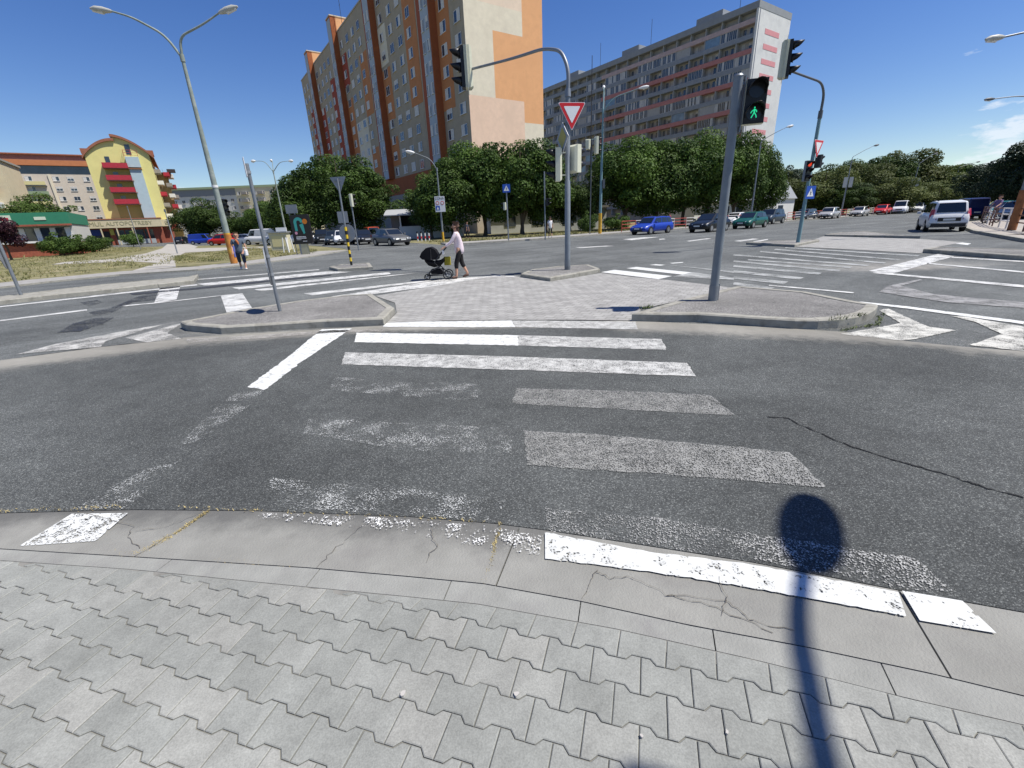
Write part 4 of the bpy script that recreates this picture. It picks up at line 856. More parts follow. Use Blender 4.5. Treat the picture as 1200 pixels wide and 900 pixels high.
for i in range(4):
    for k in range(6): MB().box((33+i*6.6, -1.5, 2.1+2.9*k), (35.2+i*6.6, -.41, 3.1+2.9*k)).build('balcony', mat('balcony_grey', (.3, .28, .26), .8), fb)

# low buildings between the trunks
kb = thing('kiosk_building', 'low white building with a pale curved canopy at the foot of the orange block', 'kiosk', (-14.6, 60, 0), R(2))
MB().box((1.0, .3, 0), (9.0, 5, 1.55)).build('wall', mat('white_wall', (.60, .61, .58), .85, var=.05, vs=1), kb)
s = MB()
for i in range(8):
    a0, a1 = i/8, (i+1)/8; ys = lambda a: -.6+5.4*a; zs = lambda a: 2.85+.7*math.sin(a*math.pi)
    s.add([(-.6, ys(a0), zs(a0)), (8.2, ys(a0), zs(a0)), (8.2, ys(a1), zs(a1)), (-.6, ys(a1), zs(a1)), (-.6, ys(a0), zs(a0)+.12), (8.2, ys(a0), zs(a0)+.12), (8.2, ys(a1), zs(a1)+.12), (-.6, ys(a1), zs(a1)+.12)], [(0, 3, 2, 1), (4, 5, 6, 7), (0, 1, 5, 4), (2, 3, 7, 6), (0, 4, 7, 3), (1, 2, 6, 5)])
s.build('canopy', mat('canopy_metal', (.42, .43, .42), .5, .2), kb)
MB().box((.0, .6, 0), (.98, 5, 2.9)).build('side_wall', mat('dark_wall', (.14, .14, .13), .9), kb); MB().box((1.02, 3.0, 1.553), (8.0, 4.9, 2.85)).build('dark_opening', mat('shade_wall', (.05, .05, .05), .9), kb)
for x in (1.1, 4.0, 6.6, 8.0): MB().box((x, .35, 1.553), (x+.18, .55, 2.9)).build('post', m_frame, kb)
wb = thing('low_building', 'low pale building seen between the trunks left of the centre signal pole', 'building', (-2, 66, 0), R(8))
MB().box((0, 0, 0), (17, 6, 2.9)).build('wall', MATS['white_wall'], wb); MB().box((-.3, -.3, 2.9), (17.3, 6.3, 3.2)).build('roof', m_kerb, wb)
for x in (2, 6, 10.5): MB().box((x, -.05, .9), (x+1.6, -.003, 2.2)).build('window', m_glass, wb)
wb2 = thing('low_building', 'long low white building behind the railing and the parked dark hatchback', 'building', (30, 74, 0), R(28))
MB().box((0, 0, 0), (22, 7, 3.0)).build('wall', MATS['white_wall'], wb2); MB().box((-.4, -.6, 3.003), (22.4, 7.3, 3.3)).build('roof', m_kerb, wb2)
for x in (2, 6, 10, 14, 18): MB().box((x, -.05, .7), (x+2.2, -.003, 2.4)).build('window', m_glass, wb2)
hb = thing('gabled_house', 'small white house with a pale pitched roof beside the green parked car', 'house', (42.5, 76, 0), R(34))
MB().box((0, 0, 0), (9, 10, 3.2)).build('wall', g_white, hb)
MB().add([(-.2, -.3, 3.2), (9.2, -.3, 3.2), (4.5, -.3, 6.0), (-.2, 10.3, 3.2), (9.2, 10.3, 3.2), (4.5, 10.3, 6.0)], [(0, 1, 2), (5, 4, 3), (1, 4, 5, 2), (0, 2, 5, 3), (0, 3, 4, 1)]).build('roof', mat('pale_roof', (.50, .52, .54), .7), hb)
MB().box((3.6, -.05, .9), (5.2, -.003, 2.2)).build('window', m_glass, hb)

# ================================================================== VEGETATION
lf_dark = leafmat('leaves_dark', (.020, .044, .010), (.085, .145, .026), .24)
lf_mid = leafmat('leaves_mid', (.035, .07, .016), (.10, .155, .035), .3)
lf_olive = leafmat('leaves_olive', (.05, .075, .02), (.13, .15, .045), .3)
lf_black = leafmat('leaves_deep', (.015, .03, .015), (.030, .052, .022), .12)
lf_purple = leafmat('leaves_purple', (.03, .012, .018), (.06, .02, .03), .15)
m_bark = mat('bark', (.10, .078, .055), .95, var=.3, vs=6, bump=.8, bs=12)
TREES = {}
def tree_mesh(kind, seed, leafm, nl=5200, leaf=.2, crown=(0.22, 1.0), rad=.42, lobes=22, pointed=False):
    """unit tree: height 1, crown radius rad; leaves scattered over the shells of many lobes"""
    rnd = random.Random(seed); V = []; Fc = []; T = []
    L_ = []
    z0, z1 = crown; zc = (z0+z1)/2; hz = (z1-z0)/2
    for i in range(lobes):
        for _ in range(60):
            p = Vector((rnd.uniform(-1, 1), rnd.uniform(-1, 1), rnd.uniform(-1, 1)))
            if p.length <= 1 and p.length > .35: break
        r = rnd.choice([.09, .12, .15, .18, .22, .25])*(1.1 if p.z < .3 else .85)
        wf = 1.0 if not pointed else (1-max(0, p.z)*.75)
        L_.append((Vector((p.x*(rad-r*rad)*wf*(1.0+.16*math.sin(i*2.4)), p.y*(rad-r*rad)*wf*(1.0+.16*math.cos(i*1.7)), zc+p.z*(hz-r*.42))), r))
    tot = sum(r*r for _, r in L_)
    for c, r in L_:
        tint0 = rnd.uniform(.0, .6)
        for k in range(int(nl*r*r/tot)):
            d = Vector((rnd.gauss(0, 1), rnd.gauss(0, 1), rnd.gauss(.25, 1))).normalized()
            q = r*rad*2.0*(rnd.uniform(.55, 1.0)**.6)
            p = c+Vector((d.x*q, d.y*q, d.z*q*.72))
            if p.z < z0*.85: continue
            n = (d+Vector((rnd.gauss(0, .5), rnd.gauss(0, .5), rnd.gauss(.3, .5)))).normalized()
            a = n.orthogonal().normalized(); a.rotate(Matrix.Rotation(rnd.random()*6.28, 3, n)); b = n.cross(a)
            sz = leaf*rnd.uniform(.5, 1.1)/10; k0 = len(V)
            V.extend([p-a*sz, p+b*sz*.62+n*sz*.12, p+a*sz, p-b*sz*.62+n*sz*.12]); Fc.append((k0, k0+1, k0+2, k0+3)); t = min(1, tint0+rnd.random()*.45); T.extend([t]*4)
    me = bpy.data.meshes.new(kind+'_crown'); me.from_pydata([tuple(v) for v in V], [], Fc); me.materials.append(leafm)
    me.attributes.new('tint', 'FLOAT', 'POINT').data.foreach_set('value', T)
    s = MB(); tr = .022
    s.tube([(0, 0, -.01), (.004, .003, z0*.5), (.0, .008, z0*1.1), (.01, 0, zc), (.0, .0, z1*.86)], [tr*1.35, tr, tr*.85, tr*.5, tr*.15], 8)
    for i in range(9):
        c, r = L_[i]; h = rnd.uniform(z0*.75, zc); s.tube([(0, 0, h), (c.x*.5, c.y*.5, (h+c.z)/2+.01), tuple(c)], [tr*.45, tr*.28, tr*.08], 5, cap=False)
    s2 = s; tm = bpy.data.meshes.new(kind+'_trunk'); tm.from_pydata(s2.v, [], s2.f); tm.materials.append(m_bark)
    tm.polygons.foreach_set('use_smooth', [True]*len(s2.f))
    TREES[kind] = (me, tm)
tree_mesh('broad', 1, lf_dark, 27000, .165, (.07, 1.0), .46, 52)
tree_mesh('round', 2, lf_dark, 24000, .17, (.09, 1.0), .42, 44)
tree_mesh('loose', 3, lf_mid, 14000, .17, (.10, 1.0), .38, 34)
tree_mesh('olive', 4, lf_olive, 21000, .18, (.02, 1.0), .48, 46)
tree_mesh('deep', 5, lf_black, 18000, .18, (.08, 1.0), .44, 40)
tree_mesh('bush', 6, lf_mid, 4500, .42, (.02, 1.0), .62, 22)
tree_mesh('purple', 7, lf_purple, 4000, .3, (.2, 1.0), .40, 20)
def tree(name, kind, px, top, Y, wpx, label, group, base=0):
    p = at(px, 262, Y); h = max(.6, at(px, top, Y).z); r = wpx/515*Y*1.05
    t = thing(name, label, 'bush' if 'bush' in name else 'tree', (p.x, Y, base), random.random()*6.28, group)
    cm, tm = TREES[kind]; base_r = {'broad': .42, 'round': .37, 'loose': .34, 'olive': .40, 'deep': .38, 'bush': .60, 'purple': .4}[kind]
    k = r/base_r
    for nm, me in (('crown', cm), ('trunk', tm)):
        o = bpy.data.objects.new(nm, me); col.objects.link(o); o.parent = t; o.scale = (k, k, h)
    return t
random.seed(21)
GC = 'trees between the far pavement and the apartment blocks'
G1 = 'dark trees left of the orange block'
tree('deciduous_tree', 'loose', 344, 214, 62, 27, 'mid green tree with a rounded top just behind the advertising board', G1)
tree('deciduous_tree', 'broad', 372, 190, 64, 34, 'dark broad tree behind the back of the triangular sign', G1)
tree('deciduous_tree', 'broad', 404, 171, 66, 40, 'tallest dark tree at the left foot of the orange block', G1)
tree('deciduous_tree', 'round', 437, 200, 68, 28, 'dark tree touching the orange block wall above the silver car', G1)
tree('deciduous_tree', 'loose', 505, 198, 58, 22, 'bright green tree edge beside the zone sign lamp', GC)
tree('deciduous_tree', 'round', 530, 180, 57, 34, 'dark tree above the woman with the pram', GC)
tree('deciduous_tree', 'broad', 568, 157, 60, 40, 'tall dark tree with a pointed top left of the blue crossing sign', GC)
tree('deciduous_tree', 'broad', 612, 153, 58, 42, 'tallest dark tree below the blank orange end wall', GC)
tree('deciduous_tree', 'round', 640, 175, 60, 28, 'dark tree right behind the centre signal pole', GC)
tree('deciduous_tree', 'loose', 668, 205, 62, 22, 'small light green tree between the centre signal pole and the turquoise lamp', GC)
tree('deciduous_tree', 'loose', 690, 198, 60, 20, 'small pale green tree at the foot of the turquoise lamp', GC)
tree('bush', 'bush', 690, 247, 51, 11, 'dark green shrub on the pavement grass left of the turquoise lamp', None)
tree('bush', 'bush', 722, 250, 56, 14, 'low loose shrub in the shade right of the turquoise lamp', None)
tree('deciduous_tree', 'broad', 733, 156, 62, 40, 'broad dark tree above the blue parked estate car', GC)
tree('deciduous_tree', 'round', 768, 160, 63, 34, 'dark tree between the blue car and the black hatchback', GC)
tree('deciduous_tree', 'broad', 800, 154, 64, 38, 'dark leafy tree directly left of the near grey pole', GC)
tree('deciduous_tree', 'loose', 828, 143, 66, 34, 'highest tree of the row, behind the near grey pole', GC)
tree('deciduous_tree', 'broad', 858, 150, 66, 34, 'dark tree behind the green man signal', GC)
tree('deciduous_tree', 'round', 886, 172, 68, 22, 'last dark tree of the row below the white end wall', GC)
tree('conifer', 'deep', 915, 192, 95, 18, 'dark tree at the left end of the right hand wood', None)
GF = 'trees of the wood behind the parked cars on the right'
for i, (px, top, Y, w, kd, lab) in enumerate((
    (935, 205, 90, 24, 'olive', 'olive green tree behind the leaning signal pole'), (958, 194, 88, 26, 'olive', 'bushy olive tree right of the leaning signal pole'), (978, 185, 96, 26, 'broad', 'dark tree behind the silver estate car'),
    (1000, 188, 92, 24, 'olive', 'olive tree at the lamp with two box signs'), (1022, 178, 98, 28, 'broad', 'dark tree above the red parked car'), (1052, 171, 104, 30, 'olive', 'highest tree of the right hand wood, above the white van'),
    (1078, 184, 100, 26, 'olive', 'olive tree right of the highest tree of the wood'), (1102, 192, 104, 24, 'round', 'rounded tree above the roof of the white people carrier'), (1126, 204, 108, 20, 'olive', 'low pale tree where the wood meets the street gap'),
    (905, 198, 92, 18, 'olive', 'pale tree in the gap right of the white end wall'), (1040, 205, 86, 24, 'olive', 'low olive tree close behind the white van'), (1090, 210, 88, 24, 'olive', 'low olive tree behind the white hatchback'), (985, 212, 84, 24, 'broad', 'low dark tree behind the silver saloon'))):
    tree('deciduous_tree', kd, px, top, Y, w, lab, GF)
GR = 'dark trees on the right side of the street'
tree('deciduous_tree', 'deep', 1150, 184, 66, 26, 'dark tree above the navy van on the right', GR)
tree('deciduous_tree', 'deep', 1178, 176, 52, 28, 'wide dark tree behind the cyclist by the railing', GR)
tree('deciduous_tree', 'deep', 1196, 150, 40, 30, 'nearest dark tree at the right edge of the picture', GR)
tree('conifer', 'deep', 1230, 128, 36, 32, 'tall dark tree cut off by the right edge', GR)
tree('deciduous_tree', 'deep', 1140, 208, 90, 18, 'small dark tree far down the street on the right', GR)
GL_ = 'small trees in front of the far white block'
tree('deciduous_tree', 'loose', 224, 240, 110, 18, 'light green tree between the yellow house and the tall lamp', GL_)
tree('deciduous_tree', 'loose', 242, 228, 104, 20, 'bright green tree just left of the tall lamp', GL_)
tree('deciduous_tree', 'loose', 270, 246, 104, 20, 'green tree right of the tall lamp behind the red car', GL_)
tree('deciduous_tree', 'loose', 300, 243, 100, 20, 'green tree behind the white van', GL_)
tree('deciduous_tree', 'broad', 322, 232, 90, 20, 'darker tree at the triple lamp', GL_)
tree('deciduous_tree', 'loose', 48, 222, 105, 26, 'spreading green tree in front of the cream block on the left', None)
tree('deciduous_tree', 'loose', 30, 232, 95, 20, 'green tree behind the green shop sign band', None)
tree('purple_tree', 'purple', -4, 248, 48, 17, 'dark purple leaved tree at the left edge', None)
tree('bush', 'bush', 62, 272, 55, 17, 'large green bush in front of the low shop, leftmost of the bushes', 'bushes by the shops')
tree('bush', 'bush', 85, 275, 58, 16, 'green bush beside the clipped ball bush', 'bushes by the shops')
tree('bush', 'bush', 83, 260, 66, 9, 'dark rounded ball bush between the shop and the arcade', 'bushes by the shops')
tree('bush', 'bush', 106, 276, 66, 17, 'spreading bush in front of the arcade entrance', 'bushes by the shops')
tree('bush', 'bush', 148, 271, 92, 10, 'single small bush in front of the arcade windows', 'bushes by the shops')
# grass tufts on the verge and along the far pavement
gr = MB(); random.seed(31); gt = []
m_tuft = leafmat('grass_blades', (.15, .16, .06), (.42, .37, .19), .2)
verge = [gp(*p)[:2] for p in ((0, 331), (60, 325), (150, 315), (200, 309), (212, 300), (190, 297), (150, 300), (75, 309), (130, 300), (185, 291), (100, 288), (0, 309))]
verge2 = [gp(*p)[:2] for p in ((205, 309), (370, 297.5), (372, 293), (330, 291), (300, 290), (205, 300))]
def scatter(poly, n, h, sc=1):
    xs_ = [p[0] for p in poly]; ys_ = [p[1] for p in poly]; k = 0
    while k < n:
        x = random.uniform(min(xs_), max(xs_)); y = random.uniform(min(ys_), max(ys_))
        if not pip(x, y, poly): k += .02; continue
        k += 1
        nn = noise.noise(Vector((x*.5, y*.5, 0)))
        if nn < -.12: continue
        hh = h*random.uniform(.4, 1.3)*(1+nn); t = min(1, max(0, .5-nn*1.2+random.uniform(-.2, .2)))
        for j in range(3):
            a = random.random()*6.28; w = .05*sc; dx, dy = math.cos(a)*w, math.sin(a)*w; lx, ly = random.gauss(0, .08), random.gauss(0, .08); k0 = len(gr.v)
            gr.add([(x-dx, y-dy, 0), (x+dx, y+dy, 0), (x+lx, y+ly, hh)], [(0, 1, 2)]); gt.extend([t]*3)
scatter(verge, 12000, .11, .4); scatter(verge2, 6000, .09, .4); scatter([(x, y) for x, y in offset_poly(KN[:6], 3.4)]+[(x, y) for x, y in reversed(offset_poly(KN[:6], 12))], 5000, .14)
vw = [gp(*p)[:2] for p in ((0, 309), (100, 290), (190, 285), (150, 282), (60, 284), (0, 300))]; scatter(vw, 4000, .4, 1.4)
go = gr.build('grass', m_tuft); go.data.attributes.new('tint', 'FLOAT', 'POINT').data.foreach_set('value', gt); tag(go, 'dry yellow grass tufts on the verges', 'grass', kind='stuff')
# small weeds along the island kerbs
wg = MB(); m_weed = mat('weed_green', (.10, .13, .04), .8, var=.4, vs=20); random.seed(8)
def weeds(a, b, n, h=.06, sp=.04):
    a = Vector(a[:2]); b = Vector(b[:2])
    for i in range(n):
        p = a.lerp(b, random.random())+Vector((random.gauss(0, sp), random.gauss(0, sp))); q = random.random()*6.28; w = .010
        wg.add([(p.x-math.cos(q)*w, p.y-math.sin(q)*w, 0), (p.x+math.cos(q)*w, p.y+math.sin(q)*w, 0), (p.x+random.gauss(0, .03), p.y+random.gauss(0, .03), random.uniform(.2, 1)*h)], [(0, 1, 2)])
weeds(gp(985, 387.5), gp(1028, 380), 90, .04, .02); weeds(gp(1028, 380), gp(1034, 368), 60, .05, .02)
for i in range(len(wg.v)): pass
k0 = len(wg.v)
weeds(gp(975, 374, .13), gp(1010, 368, .13), 90, .06); weeds(gp(752, 364, .1), gp(764, 360, .1), 60, .07)
wg.v = wg.v[:k0]+[(v[0], v[1], v[2]+.115) for v in wg.v[k0:]]
tag(wg.build('weeds', m_weed), 'small green weeds in the gaps of the island kerb', 'weeds', kind='stuff')

# ================================================================== STREET FURNITURE
m_galv = mat('galvanised', (.24, .26, .28), .5, .5, var=.12, vs=8, dirt=(.17, .18, .19), ds=4)
m_polegrey = mat('pole_paint_grey', (.19, .215, .235), .5, .15, var=.1, vs=6)
m_polegreen = mat('old_green_concrete', (.24, .28, .25), .85, var=.18, vs=3, dirt=(.34, .36, .33), ds=3)
m_turq = mat('pole_turquoise', (.16, .27, .29), .6, var=.12, vs=3)
m_yelpole = mat('pole_yellow', (.62, .36, .03), .7, var=.15, vs=4, dirt=(.35, .18, .05), ds=5)
m_orgpole = mat('pole_rust_orange', (.45, .18, .04), .8, var=.2, vs=4, dirt=(.62, .36, .05), ds=3)
m_lamphead = mat('lamp_head', (.42, .42, .38), .5, var=.1, vs=6); m_lampdark = mat('lamp_head_dark', (.10, .11, .12), .5); m_lampwhite = mat('lamp_head_white', (.7, .7, .68), .4)
m_sigblack = mat('signal_black', (.012, .012, .013), .45); m_sigcream = mat('signal_cream', (.60, .60, .46), .5, var=.06, vs=8); m_lensoff = mat('lens_dark', (.02, .02, .022), .15)
m_green_on = mat('green_light', (.02, .5, .25), .4, emis=(.02, .60, .28), es=.8); m_red_on = mat('red_light', (.8, .1, .03), .4, emis=(1, .06, .02), es=.5)
m_sred = mat('sign_red', (.58, .02, .025), .35); m_swhite = mat('sign_white', (.78, .78, .78), .4); m_sblue = mat('sign_blue', (.015, .08, .42), .35); m_sback = mat('sign_back', (.27, .29, .31), .5, .3, var=.08, vs=6); m_syel = mat('sign_yellow', (.72, .50, .03), .4); m_sblack = mat('sign_black', (.012, .012, .012), .5)

def rounded_arm(pts, r, k=6):
    """smooth a polyline into a swept arm"""
    P = [Vector(p) for p in pts]; out = [P[0]]
    for i in range(1, len(P)-1):
        a, b, c = P[i-1], P[i], P[i+1]; r1 = min((b-a).length, (c-b).length)*.45; s_ = b+(a-b).normalized()*r1; e_ = b+(c-b).normalized()*r1
        for j in range(k+1): t = j/k; out.append(s_.lerp(b, t).lerp(b.lerp(e_, t), t))
    out.append(P[-1]); n = len(out); rr = [r[0]+(r[1]-r[0])*i/(n-1) for i in range(n)]
    return out, rr
def lamp_head(parent, p, d, m, L_=.75, w=.15):
    """cobra head lying along d from its arm end p"""
    p = Vector(p); d = Vector(d); d.z *= .5; d = d.normalized(); s = MB()
    s.tube([p-d*.02, p+d*L_*.12, p+d*L_*.4, p+d*L_*.75, p+d*L_], [w*.35, w*.6, w*.9, w*.85, w*.25], 10)
    o = s.build('lamp_head', m, parent)
    MB().tube([p+d*L_*.4+Vector((0, 0, -w*.55)), p+d*L_*.9+Vector((0, 0, -w*.4))], [w*.65, w*.45], 8).build('lens', m_lampwhite, o)
    return o
def lamp(label, base, h, arms, rb, rt_, m, headm, group=None, bands=(), headL=.75):
    t = thing('street_lamp', label, 'street lamp', base, 0, group)
    s = MB(); s.tube([(0, 0, -.05), (0, 0, h*.35), (0, 0, h)], [rb, rb*.72+rt_*.28, rt_], 12); s.build('pole', m, t)
    for z0, z1, bm_ in bands:
        ra = rb+(rt_-rb)*z0/h; MB().tube([(0, 0, z0), (0, 0, z1)], [ra+.012, ra+.010], 12).build('painted_band', bm_, t)
    MB().tube([(0, 0, h-.25), (0, 0, h+.05)], rt_+.03, 10).build('collar', m, t)
    for a in arms:
        pts = [Vector((0, 0, h-.1))]+[Vector(p) for p in a]; q, rr = rounded_arm(pts, (rt_*.8, rt_*.5)); MB().tube(q, rr, 8).build('arm', m, t)
        lamp_head(t, q[-1], q[-1]-q[-3], headm, headL)
    return t
# big double lamp on the left
B_ = gp(275, 310); Lx = B_.x
lt1 = lamp('tall grey-green double armed street lamp with an orange painted foot', (B_.x, B_.y, .05), 9.75, [((-.55, 0, 10.6), (-1.9, 0, 11.35), (-2.75, 0, 11.6)), ((.12, .0, 10.5), (1.4, 0, 10.95), (2.25, 0, 11.35))], .17, .075, m_polegreen, m_lamphead, bands=((0.02, 1.55, m_orgpole), (1.0, 1.62, m_yelpole)), headL=.95)
MB().tube([(0, 0, 3.9), (0, 0, 4.02)], .155, 12).build('white_ring', m_lampwhite, lt1)
MB().box((.16, -.1, .35), (.19, .12, .95)).build('paper_notice', mat('notice_blue', (.10, .12, .35), .7), lt1)
l3 = at(338, 286, 54)
lamp('three armed lamp above the white van', (l3.x, 54, 0), 7.9, [((-.7, 0, 8.9), (-1.7, 0, 8.95)), ((.9, 0, 8.75), (1.9, 0, 8.8)), ((-.1, .5, 8.9), (-.25, .7, 9.0))], .11, .05, m_polegreen, m_lampwhite, headL=.5)
l5 = at(519, 276, 46.2)
zl = lamp('grey lamp with the zone sign board on its post', (l5.x, 46.2, 0), 6.6, [((-.5, -.1, 7.4), (-1.9, -.3, 7.95))], .10, .055, m_polegrey, m_lampwhite, bands=((.02, .9, m_yelpole),), headL=.8)
tgp = at(703, 270, 45.7)
tl = lamp('tall turquoise lamp with a yellow foot and two uneven arms', (tgp.x, 45.7, .08), 10.6, [((.15, .5, 11.9), (.35, 1.6, 12.7)), ((.9, -.2, 11.5), (3.0, -.6, 12.0))], .15, .07, m_turq, m_lampwhite, bands=((.02, 1.9, m_yelpole),), headL=.85)
GLR = 'grey lamps along the street on the right'
def rlamp(label, bx, by, Y, bend, end, headm=m_lampdark, boxes=False):
    b = at(bx, by, Y); q = at(bend[0], bend[1], Y); e_ = at(end[0], end[1], Y)
    t = lamp(label, (q.x, Y, 0), q.z-.6, [((.0, 0, q.z), ((e_.x-q.x)*.6, 0, (q.z*.35+e_.z*.65)), (e_.x-q.x, 0, e_.z))], .12, .06, m_galv, headm, GLR, headL=.8)
    if boxes:
        for dx in (-.75, .15): MB().box((dx, -.2, 4.4), (dx+.6, -.12, 5.9)).build('advert_board', mat('board_back', (.34, .36, .36), .7), t)
    return t
rlamp('grey lamp in front of the white end wall of the balcony block', 889, 262, 59, (892, 165), (922, 149), m_lampwhite)
rlamp('grey lamp above the silver estate car, with small boards', 988, 250, 76, (999, 184), (1024, 171), boxes=True)
rlamp('grey lamp above the white van, with small boards', 1063, 247, 88, (1077, 192), (1094, 181), boxes=True)
rlamp('farthest grey lamp, over the street gap on the right', 1120, 247, 100, (1124, 196), (1144, 190))
# near lamp at the right edge with its rusty foot, and a second one farther on
rb = gp(1184, 273); re_ = at(1176, 44, rb.y)
lamp('lamp pole with a rust coloured foot standing at the right edge railing', (rb.x, rb.y, .12), re_.z-1.0, [((-.3, 0, re_.z+.1), ((re_.x-rb.x)*.5, 0, re_.z+.15), (re_.x-rb.x, 0, re_.z-.1))], .16, .08, m_galv, m_lamphead, bands=((.02, 1.9, mat('pole_rust', (.30, .12, .045), .8, var=.25, vs=4)),), headL=.8)
lamp('second lamp over the right side street, its arm reaching in from the edge', (49.8, 45, .1), 8.8, [((-.5, 0, 9.8), (-3.5, 0, 10.1), (-5.6, 0, 9.95))], .16, .08, m_galv, m_lampdark, headL=.9)

# ---- signal heads : axis points where the lamps look
def signal_head(parent, p, face, n=3, backm=m_sigcream, lit=None, sc=1.0, board=False, name='signal_head', hood=True, boardm=None):
    """face: horizontal direction the lenses look at"""
    f = Vector(face).normalized(); r = f.cross(Vector((0, 0, 1))).normalized(); u = Vector((0, 0, 1)); p = Vector(p); s = MB(); H = .30*n*sc; w = .15*sc; dp = .12*sc
    o2 = [(-w, -H/2), (w, -H/2), (w, H/2), (-w, H/2)]
    def ring(k, d): return [p+r*(x*k)+u*(z*(1 if k == 1 else (abs(z)-(1-k)*w)/abs(z)))+f*d for x, z in o2]
    a = ring(.7, -dp); b_ = ring(1, -dp*.55); c = ring(1, dp*.6)
    s.add(a+b_+c, [(3, 2, 1, 0)][:1]+[(i, (i+1) % 4, 4+(i+1) % 4, 4+i) for i in range(4)]+[(4+i, 4+(i+1) % 4, 8+(i+1) % 4, 8+i) for i in range(4)]+[(8, 9, 10, 11)])
    o = s.build(name, backm, parent)
    s = MB(); q = p+f*(dp*.6+.002)
    PD = .085*sc if board else .012
    s.add([q+r*x*.97+u*z*.985 for x, z in o2]+[q+r*x*.97+u*z*.985+f*PD for x, z in o2], [(4, 5, 6, 7), (0, 1, 5, 4), (1, 2, 6, 5), (2, 3, 7, 6), (3, 0, 4, 7)]); s.build('front_panel', m_sigblack, o)
    for i in range(n):
        z = H/2-.15*sc-.30*sc*i; c0 = q+u*z+f*(PD+.002); R_ = .118*sc
        m_ = m_lensoff
        if lit and lit[0] == i and lit[1] != 'man': m_ = lit[2]
        MB().disc(c0, R_*.95, f, .012, 18, 0).build('lens', m_, o)
        if lit and lit[0] == i and lit[1] == 'man':
            mn = MB(); g_ = c0+f*.009
            def seg(x0, z0, x1, z1, w_=.011):
                x0, z0, x1, z1, w_ = x0*.8, z0*.8, x1*.8, z1*.8, w_*.62
                A = Vector((x0, z0)); B2 = Vector((x1, z1)); d_ = (B2-A).normalized(); nn = Vector((-d_.y, d_.x))*w_*sc; 
                mn.add([g_+r*(-(v.x))*sc+u*v.y*sc for v in (Vector((x0, z0))+nn/sc, Vector((x0, z0))-nn/sc, B2-nn/sc, B2+nn/sc)], [(0, 1, 2, 3)])
            mn.disc(g_+u*.064*sc, .011*sc, f, .003, 10)
            seg(.0, .06, .0, -.005, .017); seg(0, .05, -.045, .02); seg(-.045, .02, -.06, -.01); seg(0, .05, .035, .03); seg(.035, .03, .04, -.0); seg(0, 0, -.045, -.09); seg(0, 0, .035, -.05); seg(.035, -.05, .045, -.09)
            mn.build('walking_figure', m_green_on, o)
        if hood:
            vs = []; K = 12
            for j in range(K+1):
                a_ = R(-25)+R(230)*j/K; ln = .27*sc*(.35+.65*max(0, math.sin(a_))**.7) if math.sin(a_) > 0 else .06*sc
                dx, dz = math.cos(a_)*R_*1.05, math.sin(a_)*R_*1.05
                vs += [c0+r*dx+u*dz, c0+r*dx*.98+u*dz*.98+f*ln-u*.02*sc]
            m0 = MB(); m0.add(vs+[v*1 for v in vs], [(2*j, 2*j+2, 2*j+3, 2*j+1) for j in range(K)], 0, True)
            ho = m0.build('hood', m_sigblack, o); sd = ho.modifiers.new('s', 'SOLIDIFY'); sd.thickness = .006
    if board:
        W2, H2 = w+.1, H/2+.12; b0 = p+f*.0; s = MB(); pts = [(-W2, -H2), (W2, -H2), (W2, H2), (-W2, H2)]
        s.add([b0+r*x+u*z+f*.012 for x, z in pts]+[b0+r*x+u*z for x, z in pts], [(0, 1, 2, 3), (7, 6, 5, 4)]+[(i, 4+i, 4+(i+1) % 4, (i+1) % 4) for i in range(4)]); s.build('backing_board', boardm or backm, o)
    return o
def tri_down(parent, p, face, size=.9, front=True):
    """give way triangle, point down"""
    f = Vector(face).normalized(); r = Vector((0, 0, 1)).cross(f).normalized(); u = Vector((0, 0, 1))
    def tri(k): h = size*k; return [(-h/2, h*.29), (0, -h*.577), (h/2, h*.29)]
    def rnd_tri(k):
        out = []
        P = [Vector(q) for q in tri(k)]
        for i in range(3):
            a, b, c = P[i-1], P[i], P[(i+1) % 3]; s_ = b+(a-b)*.07; e_ = b+(c-b)*.07
            for t in range(4): t /= 3; out.append(tuple(s_.lerp(b, t).lerp(b.lerp(e_, t), t)))
        return out
    o = MB().plate(rnd_tri(1), p, r, u, .012, 0, 1).build('give_way_sign', [m_swhite, m_sback], parent)
    MB().plate(rnd_tri(.95), Vector(p)+f*.009, r, u, .003).build('red_border', m_sred, o); MB().plate(rnd_tri(.60), Vector(p)+f*.012, r, u, .003).build('white_field', m_swhite, o)
    return o
def cross_sign(parent, p, face, size=.5):
    f = Vector(face).normalized(); r = Vector((0, 0, 1)).cross(f).normalized(); u = Vector((0, 0, 1)); h = size/2
    sq = [(-h, -h), (h, -h), (h, h), (-h, h)]
    o = MB().plate(sq, p, r, u, .012, 0, 1).build('crossing_sign', [m_sblue, m_sback], parent)
    MB().plate([(-h*.72, -h*.62), (h*.72, -h*.62), (0, h*.72)], Vector(p)+f*.009, r, u, .003).build('white_triangle', m_swhite, o)
    s = MB(); q = Vector(p)+f*.013
    for (x0, z0, x1, z1, w_) in ((0, .1, 0, -.12, .05), (0, -.1, -.14, -.42, .04), (0, -.1, .14, -.42, .04), (0, .08, .18, -.08, .03), (0, .08, -.16, -.08, .03)):
        a, b_ = Vector((x0*h, z0*h)), Vector((x1*h, z1*h)); d = (b_-a).normalized(); nn = Vector((-d.y, d.x))*w_*h
        s.add([q+r*v.x+u*v.y for v in (a+nn, a-nn, b_-nn, b_+nn)], [(0, 1, 2, 3)])
    s.disc(q+u*.22*h, .07*h, f, .003, 10); s.build('walking_figure', m_sblack, o)
    return o
